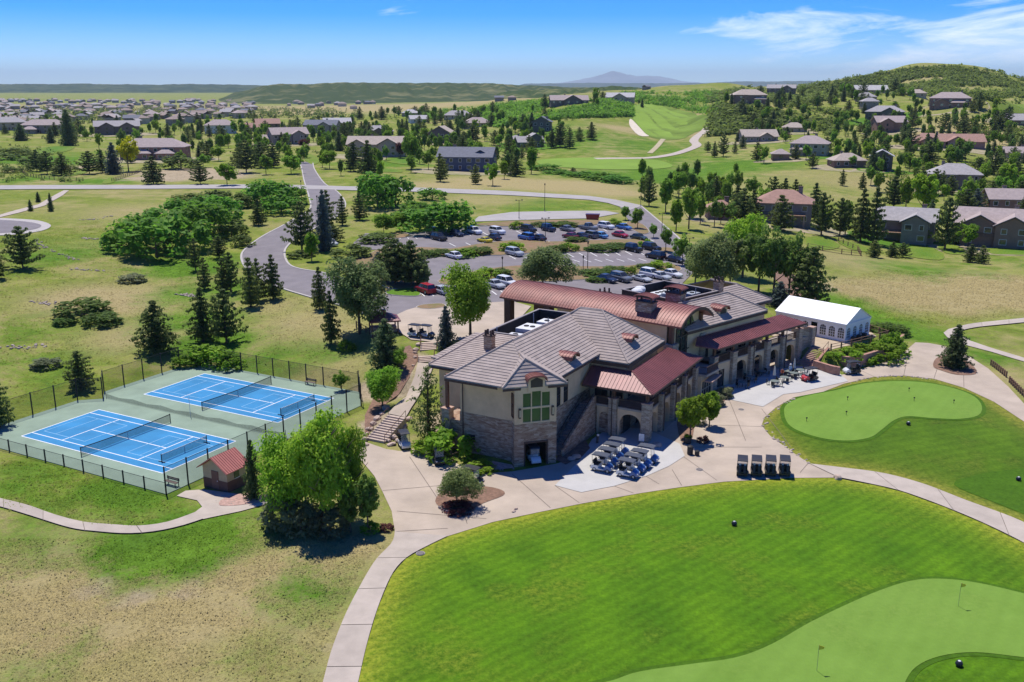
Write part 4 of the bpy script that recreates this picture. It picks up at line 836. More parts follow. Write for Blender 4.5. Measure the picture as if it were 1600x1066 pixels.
# --- pavilion deck with red metal roof
for fb in ((0, 4.2), (4.2, 8.4), (8.4, 12.6), (12.6, 16.8)):
    st = MB(); panel(st, (0, fb[0]), (0, fb[1]), -.3, Z - .25, [(.75, 3.45, -.3, 1.9, 3.0)], .5); put('A', st, 'arch_wall', M_STUC)
    railing('A', (.02, fb[0] + .5), (.02, fb[1] - .5), Z)
st = MB(); panel(st, (-4.2, 0), (0, 0), -.3, Z - .25, [(.75, 3.45, -.3, 1.9, 3.0)], .5); put('A', st, 'arch_wall', M_STUC)
st = MB(); panel(st, (-6.4, 0), (-4.2, 0), -.3, Z - .25, [(.25, 1.65, -.3, 1.9, 2.8)], .3); put('A', st, 'arch_wall', M_STUC); put('A', MB().box(-6.3, -4.3, .3, .4, -.3, 3.2), 'blind_arch', M_STONE)
railing('A', (-6.4, .02), (-4.7, .02), Z); railing('A', (-3.7, .02), (-.5, .02), Z)
for y in (0, 4.2, 8.4, 12.6, 16.8): pier('A', 0, y, 1.0, 4.85, 6.0)
pier('A', -4.2, 0, 1.0, 4.85, 6.0)
put('A', MB().box(-8.2, .1, -.1, 17.3, Z - .25, Z), 'deck_floor', mat('deck_concrete', (.36, .31, .27), .9, .1, 1))
m = MB().box(-3.5, -3.4, .3, 17, -.3, Z - .26); m.box(-8, -3.5, .41, .5, -.3, Z - .26); put('A', m, 'undercroft_wall', M_STONE)
for y in (2.1, 6.3, 10.5, 14.7): put('A', MB().box(-3.38, -3.32, y - 1.1, y + 1.1, -.2, 2.5), 'undercroft_door', M_DGLASS)
RZ, RT = 6.12, 7.75; rf = MB()
seamed(rf, [(-8.1, -.75, RZ), (.85, -.75, RZ), (-2.9, 2.0, RT), (-8.1, 2.0, RT)]); seamed(rf, [(.85, -.75, RZ), (.85, 17.6, RZ), (-2.9, 14.2, RT), (-2.9, 2.0, RT)])
ridge_cap(rf, (.85, -.75, RZ), (-2.9, 2.0, RT), .07); put('A', rf, 'red_metal_roof', M_RED)
fa = MB(); fascia(fa, (-8.1, -.75), (.85, -.75), RZ - .03, .25); fascia(fa, (.85, -.75), (.85, 17.6), RZ - .03, .25); pass
m = MB()
for y in (-.1, 16.9): m.box(-7.8, .2, y - .12, y + .12, 5.75, 6.0)
m.box(-.12, .12, .2, 16.8, 5.75, 6.0); put('A', m, 'roof_beam', M_WOOD)
for x, y in ((-4.2, -.62), (.62, 4.2), (.62, 8.4), (.62, 12.6)): put('A', MB().tube((x, y, -.2), (x, y, 5.85), .06), 'downpipe', M_FASC)
put('A', MB().box(-3.39, .7, -.5, 17.2, -.3, .1), 'arcade_floor', M_CONC); put('B', MB().box(-5.2, 17.3, -.6, 3.19, -.3, .11), 'arcade_floor', M_CONC)
# stair up to the deck between tower and pavilion
n = 22; stairs = put('A', MB().box(-6.62, -6.42, -9.0, -8.9, -.2, .0), 'deck_stair', M_CONC)
sm_ = None
for i in range(n):
    z = (i + 1) * Z / n; y = -9.0 + i * .38
    if sm_ is None: sm_ = MB().box(-8.22, -6.62, 0, .4, -.34, 0).mesh('step', mat('stair_concrete', (.30, .26, .23), .9, .1, 2))
    link('step', sm_, stairs, (0, y, z))
st = MB(); d0, d1 = -9.2, -.3; pts = [(-6.6, d0, -.3), (-6.6, d1, -.3), (-6.6, d1, Z + 1.0), (-6.6, d1 - .6, Z + 1.0), (-6.6, d0, 1.0)]
for x in (-6.6, -6.4): st.poly([(x, b, c) for _, b, c in pts])
for k in range(5): a, b = pts[k], pts[(k + 1) % 5]; st.poly([a, b, (-6.4, b[1], b[2]), (-6.4, a[1], a[2])])
st.build('stair_wall', M_STONE, stairs)
m = MB(); m.tube((-6.5, d0, 1.45), (-6.5, d1 - .6, Z + 1.4), .04); m.tube((-8.1, -8.6, 1.2), (-8.1, -.6, Z + 1.0), .04)
for k in range(12): y = d0 + .3 + k * .72; zz = 1.0 + (y - d0) * (Z / (d1 - .6 - d0)); m.tube((-6.5, y, zz), (-6.5, y, zz + .42), .02)
m.build('handrail', M_RAIL, stairs)
# --- balcony between the two arcades
bp = [(.4, 17.3), (1.6, 17.4), (2.1, 21.2), (.6, 24), (-4, 24), (-4, 17.3)]
put('A', MB().prism(bp, Z - .3, Z), 'balcony_floor', mat('deck_concrete', (.36, .31, .27)))
railing('A', (1.5, 17.5), (2.0, 21.1), Z); railing('A', (.5, 17.4), (1.5, 17.5), Z)
st = MB(); panel(st, (-1, 17.0), (.9, 17.3), -.3, Z - .3); panel(st, (.9, 17.3), (1.3, 21.5), -.3, Z - .3, [(.5, 3.6, .2, 2.6, 2.6)]); put('A', st, 'stucco_wall', M_STUC)
window('A', (.9, 17.3), (1.3, 21.5), .5, 3.6, .2, 2.6, 4, 2, M_DGLASS, M_FRAME)
put('A', MB().box(1.3, 2.4, 17.4, 21.4, 2.75, 2.95), 'awning_ledge', mat('cap_stone', (.45, .30, .23)))
# --- barrel vault: D frame, x along the axis (0 at the glazed end)
HW, EB, CR, LNB = 4.55, 10.2, 1.75, 29.5; n = 22
arc = [(HW * math.cos(math.pi * i / n) if 0 else HW * (1 - 2 * i / n), 0) for i in range(n + 1)]
rad = (HW ** 2 + CR ** 2) / (2 * CR); arc = [(y, EB + math.sqrt(rad * rad - y * y) - (rad - CR)) for y, _ in arc]; q_ = n + 1
m = MB(); xs = (.9, -LNB); vs = [(x, y, z - dz) for x in xs for dz in (0, .22) for y, z in arc]
m.add(vs, [(i, 2 * q_ + i, 2 * q_ + i + 1, i + 1) for i in range(n)] + [(q_ + i, q_ + i + 1, 3 * q_ + i + 1, 3 * q_ + i) for i in range(n)] + [(i, i + 1, q_ + i + 1, q_ + i) for i in range(n)] + [(2 * q_ + i, 3 * q_ + i, 3 * q_ + i + 1, 2 * q_ + i + 1) for i in range(n)] + [(0, q_, 3 * q_, 2 * q_), (n, q_ + n, 3 * q_ + n, 2 * q_ + n)])
x = .85
while x > -LNB:
    m.add([(x - e, y, z + dz) for e in (0, .05) for dz in (-.01, .065) for y, z in arc], [(q_ + i, q_ + i + 1, 3 * q_ + i + 1, 3 * q_ + i) for i in range(n)] + [(i, i + 1, q_ + i + 1, q_ + i) for i in range(n)] + [(2 * q_ + i, 3 * q_ + i, 3 * q_ + i + 1, 2 * q_ + i + 1) for i in range(n)]); x -= .5
put('D', m, 'barrel_roof', M_COP)
m = MB(); vs = [(x, y, z - dz) for x in (.96, .905) for dz in (-.06, .36) for y, z in arc]; m.add(vs, [(i, i + 1, q_ + i + 1, q_ + i) for i in range(n)] + [(2 * q_ + i, 2 * q_ + i + 1, i + 1, i) for i in range(n)] + [(q_ + i, q_ + i + 1, 3 * q_ + i + 1, 3 * q_ + i) for i in range(n)]); put('D', m, 'arch_fascia', M_FASC)
inner = [(y, z - .24) for y, z in arc if abs(y) < 4.0]
m = MB(); m.poly([(-.9, -3.9, Z), (-.9, 3.9, Z)] + [(-.9, y, z) for y, z in inner]); put('D', m, 'end_wall', M_STUC)
gl = MB(); gl.poly([(-.85, -2.6, Z + .2), (-.85, 2.6, Z + .2), (-.85, 2.6, 9.2), (-.85, 1.5, 10.7), (-.85, -1.5, 10.7), (-.85, -2.6, 9.2)]); o = put('D', gl, 'window', M_GLASS)
f = MB()
for y in (-2.6, -1.3, 0, 1.3, 2.6): f.box(-.84, -.74, y - .07, y + .07, Z + .1, 9.3 if abs(y) > 2 else 10.5)
for z in (6.0, 8.0, 9.2): f.box(-.843, -.75, -2.6, 2.6, z - .07, z + .07)
f.build('frame', M_DKFR, o)
for s in (-1, 1):
    put('D', MB().box(-1.5, -.1, s * 4.0 - .75, s * 4.0 + .75, Z - .5, 7.6), 'stone_buttress', M_PIER); put('D', MB().box(-1.1, -.5, s * 4.0 - .28, s * 4.0 + .28, 7.603, 10.4), 'post', M_WOOD)
st = MB()
for s in (-1, 1): st.box(-19, -1.5, s * 3.9 - .15, s * 3.9 + .15, 3, 10.3)
put('D', st, 'stucco_wall', M_STUC)
for x in (-28.3, -21.0):
    for s in (-1, 1): put('D', MB().box(x - .55, x + .55, s * 3.7 - .55, s * 3.7 + .55, 3.4, 10.2), 'porch_pillar', mat('pillar_wood', (.12, .065, .05), .8, .2, 2))
m = MB()
for s in (-1, 1): m.box(-29.2, -19, s * 3.7 - .2, s * 3.7 + .2, 9.7, 10.19)
put('D', m, 'roof_beam', M_WOOD); put('D', MB().box(-19.3, -19.0, -4, 4, 3.4, 10.3), 'entry_wall', M_STUC)
chimney('D', -5.6, -2.6, 10.0, 12.4, 1.5, 2.5, R(90)); chimney('D', -5.6, 5.6, 8.0, 12.2, 1.5, 2.4, R(90))
rf = MB(); tiled(rf, [(-20, 10.5, 7.6), (-4, 10.5, 7.6), (-4, 4.4, 9.6), (-20, 4.4, 9.6)]); put('D', rf, 'tile_roof', M_TILE); put('D', MB().box(-19.6, -4.2, 4.5, 10, 3, 7.6), 'stucco_wall', M_STUC)
chimney('D', -18.5, 7.2, 7, 10.2, 1.2, 1.6, 0, None)
# --- right wing
PB = [0, 4.25, 8.3, 12.4, 16.7]
for a, b in zip(PB[:-1], PB[1:]):
    st = MB(); panel(st, (a, 0), (b, 0), -.3, Z - .2, [(.75, b - a - .75, -.3, 2.0, 3.1)], .5); put('B', st, 'arch_wall', M_STUC); railing('B', (a + .5, .02), (b - .5, .02), Z)
for x in PB: pier('B', x, 0, 1.0, 4.85 if x < 16 else 5.3, 6.0)
railing('B', (-4.0, .02), (-.5, .02), Z); pier('B', -4.2, .1, .9, 4.85, 6.0)
st = MB(); panel(st, (-6.5, .1), (-.5, 0), -.3, Z - .2, [(2.2, 4.8, 0, 2.6, 2.6)]); put('B', st, 'stucco_wall', M_STUC); window('B', (-6.5, .1), (-.5, 0), 2.2, 4.8, 0, 2.6, 3, 1, M_DGLASS, M_DKFR)
put('B', MB().box(-5, 17.2, -.1, 2.6, Z - .2, Z), 'deck_floor', mat('deck_concrete', (.36, .31, .27)))
m = MB().box(-5, 17.2, 3.3, 3.4, -.3, Z - .21); put('B', m, 'undercroft_wall', M_STONE)
for a, b in zip(PB[:-1], PB[1:]): put('B', MB().box((a + b) / 2 - 1.2, (a + b) / 2 + 1.2, 3.2, 3.29, -.2, 2.5), 'undercroft_door', M_DGLASS)
st = MB(); panel(st, (16.9, .4), (19.3, -.6), -.3, 4.9); panel(st, (19.3, -.6), (19.6, 3), -.3, 4.9); put('B', st, 'terrace_wall', M_PIER); put('B', MB().box(16.9, 19.4, -.4, 4, Z - .2, Z), 'deck_floor', mat('deck_concrete', (.36, .31, .27)))
pier('B', 19.4, -.6, .9, 5.2, None)
rf = MB(); seamed(rf, [(-4.6, -.75, RZ), (17.6, -.75, RZ), (15.0, 2.2, 7.3), (-5.4, 2.2, 7.3)]); seamed(rf, [(-5.4, 2.2, 7.3), (-6.5, 1.6, 6.5), (-4.6, -.75, RZ)], .4); put('B', rf, 'red_metal_roof', M_RED)
fa = MB(); fascia(fa, (-4.6, -.75), (17.6, -.75), RZ - .03, .25, fr='B'); pass; put('B', MB().box(-4.2, 17, -.12, .12, 5.75, 6.0), 'roof_beam', M_WOOD)
for x in (4.25, 12.4): put('B', MB().tube((x + .1, -.62, -.2), (x + .1, -.62, 5.85), .06), 'downpipe', M_FASC)
st = MB(); panel(st, (-7, 2.6), (10.2, 2.6), 2, 8.7, [(s, s + 1.9, 3.8, 6.1, 6.1) for s in (3, 6, 9, 12, 14.6)]); panel(st, (10.2, 2.6), (10.2, 6.8), 2, 8.7); panel(st, (10.2, 6.8), (17.8, 6.8), 2, 8.4); panel(st, (17.8, 6.8), (17.8, 18), 1.5, 8.4, [(3, 4.6, 4.2, 6.4, 6.4)])
put('B', st, 'stucco_wall', M_STUC)
for s in (3, 6, 9, 12, 14.6): window('B', (-7, 2.6), (10.2, 2.6), s, s + 1.9, 3.8, 6.1, 2, 1, M_DGLASS, M_DKFR)
rf = MB(); rz0, rz1 = 8.65, 11.2; tiled(rf, [(-8, 1.9, rz0), (10.9, 1.9, rz0), (6.6, 6.2, rz1), (-8, 6.2, rz1)]); tiled(rf, [(10.9, 1.9, rz0), (10.9, 10.5, rz0), (6.6, 6.2, rz1)]); tiled(rf, [(10.9, 10.5, rz0), (-8, 10.5, rz0), (-8, 6.2, rz1), (6.6, 6.2, rz1)])
tiled(rf, [(8, 6.1, 8.45), (18.5, 6.1, 8.45), (14.6, 10.0, 10.8), (8, 10.0, 10.8)]); tiled(rf, [(18.5, 6.1, 8.45), (18.5, 19, 8.45), (14.6, 15.1, 10.8), (14.6, 10.0, 10.8)]); tiled(rf, [(18.5, 19, 8.45), (8, 19, 8.45), (8, 15.1, 10.8), (14.6, 15.1, 10.8)])
for a, b in (((10.9, 1.9, rz0), (6.6, 6.2, rz1)), ((-8, 6.2, rz1), (6.6, 6.2, rz1)), ((18.5, 6.1, 8.45), (14.6, 10, 10.8)), ((14.6, 10, 10.8), (14.6, 15.1, 10.8))): ridge_cap(rf, a, b)
put('B', rf, 'tile_roof', M_TILE)
fa = MB(); fascia(fa, (-8, 1.9), (10.9, 1.9), rz0 - .1, .4, fr='B'); fascia(fa, (10.9, 1.9), (10.9, 6), rz0 - .1, .4, fr='B'); fascia(fa, (10.9, 6.1), (18.5, 6.1), 8.35, .35, fr='B'); fascia(fa, (18.5, 6.1), (18.5, 19), 8.35, .35, fr='B'); pass
dormer('B', 1.6, 3.1, 9.1, R(-90), 1.9, .95, 2.6, .4); chimney('B', 9.2, 9.6, 9.3, 12.0, 1.1, 1.1, 0, None)
put('B', MB().box(12, 21.5, 10.2, 18, 2.5, 5.7), 'stucco_wall', M_STUC); rf = MB(); tiled(rf, [(22, 9.8, 5.6), (22, 18.5, 5.6), (17.6, 18.5, 6.6), (17.6, 9.8, 6.6)]); put('B', rf, 'tile_roof', M_TILE)
well('B', -1.4, 8.2, 9.2, 19.2, 10.75, 9.0)
hvac('B', 3.0, 13.5, 9.0, 2.6, 2.0, 1.5, 2, M_GREY); hvac('B', 6.2, 12.2, 9.0, 2.2, 1.6, 1.3, 1, M_GREY); hvac('B', .6, 15.5, 9.0, 2.2, 2.4, 1.0, 2); hvac('B', 4.5, 16.8, 9.0, 4.2, 2.0, .9, 3); hvac('B', .4, 11.2, 9.0, 1.6, 1.6, .9)
for x, y in ((-.3, 17.5), (1.2, 18.2)): put('B', MB().lathe([(0, 9), (.7, 9), (.7, 10.4), (.85, 10.45), (.85, 10.8), (.6, 11.0), (0, 11.05)], 14, Matrix.Translation((x, y, 0))), 'exhaust_fan', M_HVAC, smooth=False)
for x, y in ((2, 18), (5.5, 11), (7.2, 15.5)): put('B', MB().tube((x, y, 9.0), (x, y, 11.3), .06), 'vent_pipe', M_GREY)
# stair from the patio up to the tent terrace, with its stone cheek wall
TZ = 2.2; n = 12; tst = put('B', MB().box(15.4, 19.2, -1.0, -.7, -.2, .6), 'terrace_stair', M_STONE); sme = None
for i in range(n):
    if sme is None: sme = MB().box(0, .34, -3.5, -1.0, -.4, 0).mesh('step', mat('stone_step', (.40, .27, .215), .9, .12, 3))
    link('step', sme, tst, (15.5 + i * .29, 0, (i + 1) * TZ / n))
st = MB(); pr = [(15.2, -.3), (19.3, -.3), (19.3, TZ + .35), (19.0, TZ + .35), (15.2, .5)]
for y in (-3.9, -3.52): st.poly([(x, y, z) for x, z in pr])
for k in range(5): a, b = pr[k], pr[(k + 1) % 5]; st.poly([(a[0], -3.9, a[1]), (b[0], -3.9, b[1]), (b[0], -3.52, b[1]), (a[0], -3.52, a[1])])
st.build('cheek_wall', mat('red_sandstone', (.40, .22, .165), .9, .2, 2, bump=.4, bscale=8), tst)
m = MB(); m.tube((15.4, -3.7, 1.5), (19.2, -3.7, TZ + 1.3), .035)
for k in range(4): x = 15.5 + k * 1.2; m.tube((x, -3.7, .4 + (x - 15.2) * .5), (x, -3.7, 1.5 + (x - 15.4) * .53), .035)
m.build('handrail', M_WOOD, tst)
# ------------------------------------------------------------------ houses around
def hroof(x0, x1, y0, y1, z, pitch, kind, mb=None, t=.22):
    """hip or gable roof over a rectangle (eaves already overhanging); returns builder and ridge height"""
    mb = mb or MB(); w_, d = x1 - x0, y1 - y0
    if kind == 'hip':
        r = min(w_, d) / 2; h = r * pitch; xa, xb, ya, yb = (x0 + r, x1 - r, (y0 + y1) / 2, (y0 + y1) / 2) if w_ >= d else ((x0 + x1) / 2, (x0 + x1) / 2, y0 + r, y1 - r)
        e = [(x0, y0, z), (x1, y0, z), (x1, y1, z), (x0, y1, z)]; a, b = (xa, ya, z + h), (xb, yb, z + h); lo = [(p[0], p[1], z - t) for p in e]; vs = e + [a, b] + lo
        fs = [(0, 1, 5, 4), (1, 2, 5), (2, 3, 4, 5), (3, 0, 4)] if w_ >= d else [(0, 1, 4), (1, 2, 5, 4), (2, 3, 5), (3, 0, 4, 5)]
        fs += [(6, 7, 1, 0), (7, 8, 2, 1), (8, 9, 3, 2), (9, 6, 0, 3), (9, 8, 7, 6)]; mb.add(vs, fs)
    elif kind == 'gablex':   # ridge along x
        h = d / 2 * pitch; yc = (y0 + y1) / 2
        vs = [(x, y, zz) for x in (x0, x1) for y, zz in ((y0, z), (yc, z + h), (y1, z), (y1, z - t), (yc, z + h - t), (y0, z - t))]
        mb.add(vs, [(0, 6, 7, 1), (1, 7, 8, 2), (5, 4, 10, 11), (4, 3, 9, 10), (0, 1, 4, 5), (1, 2, 3, 4), (6, 11, 10, 7), (7, 10, 9, 8), (0, 5, 11, 6), (2, 8, 9, 3)])
    else:                     # ridge along y, gable to the front
        h = w_ / 2 * pitch; xc = (x0 + x1) / 2
        vs = [(x, y, zz) for y in (y0, y1) for x, zz in ((x0, z), (xc, z + h), (x1, z), (x1, z - t), (xc, z + h - t), (x0, z - t))]
        mb.add(vs, [(0, 1, 7, 6), (1, 2, 8, 7), (5, 11, 10, 4), (4, 10, 9, 3), (0, 5, 4, 1), (1, 4, 3, 2), (6, 7, 10, 11), (7, 8, 9, 10), (0, 6, 11, 5), (2, 3, 9, 8)])
    return mb, z + h
WALLS = {'taupe': (.25, .205, .175), 'tan': (.40, .32, .24), 'brown': (.25, .155, .115), 'red': (.33, .185, .14), 'grey': (.28, .245, .215), 'white': (.62, .60, .57), 'blue': (.085, .10, .15), 'cream': (.50, .43, .33), 'dark': (.15, .12, .105), 'rose': (.36, .22, .18)}
ROOFS = {'grey': (.36, .335, .325), 'lgrey': (.46, .44, .43), 'brown': (.30, .235, .20), 'pinkgrey': (.38, .31, .285), 'red': (.36, .215, .165), 'slate': (.17, .175, .20), 'tan': (.42, .35, .29)}
def wm(c): return mat('siding_' + c, WALLS[c], .9, .12, .8, coord='obj', bump=.1, bscale=5)
def rm(c): return mat('shingle_' + c, ROOFS[c], .9, .14, 1.1, coord='obj', bump=.25, bscale=4, detail=7)
M_TRIM = mat('white_trim', (.66, .64, .60), .7, .05, 2); M_STEEL = mat('house_stone', (.27, .215, .175), .95, .3, 2.2, coord='obj', bump=.4)
HOUSES = []
def build_house(x, y, z, rz, w_, d, wall, roof, label, group=None, storeys=2, kind='hip', wings=(), pitch=.42, fine=True, chim=True, garage=False, deck=False, seed=0, h=None, trim=None):
    r = random.Random(seed * 77 + int(w_ * 13)); root = empty('house', (x, y, z), rz, label, 'house', group)
    hh = (h or 2.9) * storeys; blocks = [(-w_ / 2, w_ / 2, 0, d, hh, kind)]
    for wx, ww, wd, ws, wk in wings: blocks.append((wx * w_ / 2 - ww / 2, wx * w_ / 2 + ww / 2, -wd, d * .55, (h or 2.9) * ws + .12, wk))
    for bi, (x0, x1, y0, y1, bh, k) in enumerate(blocks):
        MB().box(x0, x1, y0, y1, -2.2, bh).build('wall', wm(wall), root); ov = .7
        mb, zr = hroof(x0 - ov, x1 + ov, y0 - ov, y1 + ov, bh + .12, pitch, k)
        ro = mb.build('roof', rm(roof), root)
        if k == 'gabley':
            gw = (x1 - x0) / 2; MB().add([(x0 + .02, y0 + .02, bh), (x1 - .02, y0 + .02, bh), ((x0 + x1) / 2, y0 + .02, bh + gw * pitch)], [(0, 1, 2)]).build('gable', wm(wall), root)
        if k == 'gablex':
            for xx in (x0 + .02, x1 - .02): gd = (y1 - y0) / 2; MB().add([(xx, y0, bh), (xx, y1, bh), (xx, (y0 + y1) / 2, bh + gd * pitch)], [(0, 1, 2)]).build('gable', wm(wall), root)
        # windows
        def win(cx, cz, ww, wh, side):
            if side == 0: b = (cx - ww / 2, cx + ww / 2, y0 - .05, y0 + .02, cz, cz + wh); f = [(cx - ww / 2 - .12, cx + ww / 2 + .12, y0 - .08, y0 + .01, cz - .12, cz), (cx - ww / 2 - .12, cx + ww / 2 + .12, y0 - .08, y0 + .01, cz + wh, cz + wh + .12), (cx - ww / 2 - .12, cx - ww / 2, y0 - .08, y0 + .01, cz, cz + wh), (cx + ww / 2, cx + ww / 2 + .12, y0 - .08, y0 + .01, cz, cz + wh)]
            else:
                xs_ = x1 if side == 1 else x0; s = 1 if side == 1 else -1; lo, hi = sorted((xs_ - .02 * s, xs_ + .05 * s)); lo2, hi2 = sorted((xs_ - .01 * s, xs_ + .08 * s))
                b = (lo, hi, cx - ww / 2, cx + ww / 2, cz, cz + wh); f = [(lo2, hi2, cx - ww / 2 - .12, cx + ww / 2 + .12, cz - .12, cz), (lo2, hi2, cx - ww / 2 - .12, cx + ww / 2 + .12, cz + wh, cz + wh + .12)]
            o = MB().box(*b).build('window', M_DGLASS, root)
            if fine:
                m = MB()
                for q_ in f: m.box(*q_)
                m.build('frame', M_TRIM if trim is None else wm(trim), o)
        st_n = max(1, round(bh / (h or 2.9)))
        for s in range(st_n):
            nw = max(1, int((x1 - x0) / (3.4 if fine else 5))); zb = s * (h or 2.9) + .95
            for i in range(nw):
                if r.random() < .16: continue
                win(x0 + (x1 - x0) * (i + .5) / nw, zb, r.choice((1.0, 1.3, 1.7)), 1.35, 0)
            if bi == 0 and y1 - y0 > 5:
                for sd in (1, 2): win(y0 + (y1 - y0) * r.choice((.3, .5, .7)), zb, 1.2, 1.35, sd)
    if fine or chim:
        if chim: cx = w_ * r.uniform(-.25, .3); o = MB().box(cx - .6, cx + .6, d * .55, d * .55 + 1.1, hh, hh + d * .25 * pitch * 2 + 1.2).build('chimney', M_STEEL, root); MB().box(cx - .7, cx + .7, d * .55 - .1, d * .55 + 1.2, hh + d * .25 * pitch * 2 + 1.2, hh + d * .25 * pitch * 2 + 1.4).build('cap', M_FASC, o)
        dx = w_ * r.uniform(-.1, .1); o = MB().box(dx - .55, dx + .55, -.06, .02, -.1, 2.1).build('door', mat('house_door', (.16, .08, .05), .6, .1, 2), root); MB().box(dx + .35, dx + .42, -.1, -.06, .95, 1.1).build('handle', M_DKFR, o)
    if garage: MB().box(w_ * .25, w_ * .25 + 4.6, -.07, .02, -.1, 2.3).build('garage_door', M_TRIM if wall != 'white' else wm('tan'), root)
    if deck:
        o = MB().box(-w_ * .4, w_ * .4, -3.2, -.02, 2.6, 2.8).build('deck', mat('deck_wood', (.24, .15, .10), .85, .2, 3), root); m = MB()
        m.box(-w_ * .4, w_ * .4, -3.2, -3.12, 3.65, 3.75); k = -w_ * .4
        while k < w_ * .4: m.box(k, k + .05, -3.18, -3.13, 2.8, 3.65); k += .35
        m.build('deck_railing', M_DKFR, o)
        for k in (-.38, 0, .38): MB().box(w_ * k - .22, w_ * k + .22, -3.1, -2.66, -2.5, 2.598).build('deck_post', wm(wall), root)
    HOUSES.append((x, y, max(w_, d) * .62, label, to_px(x, y, z)[0])); return root
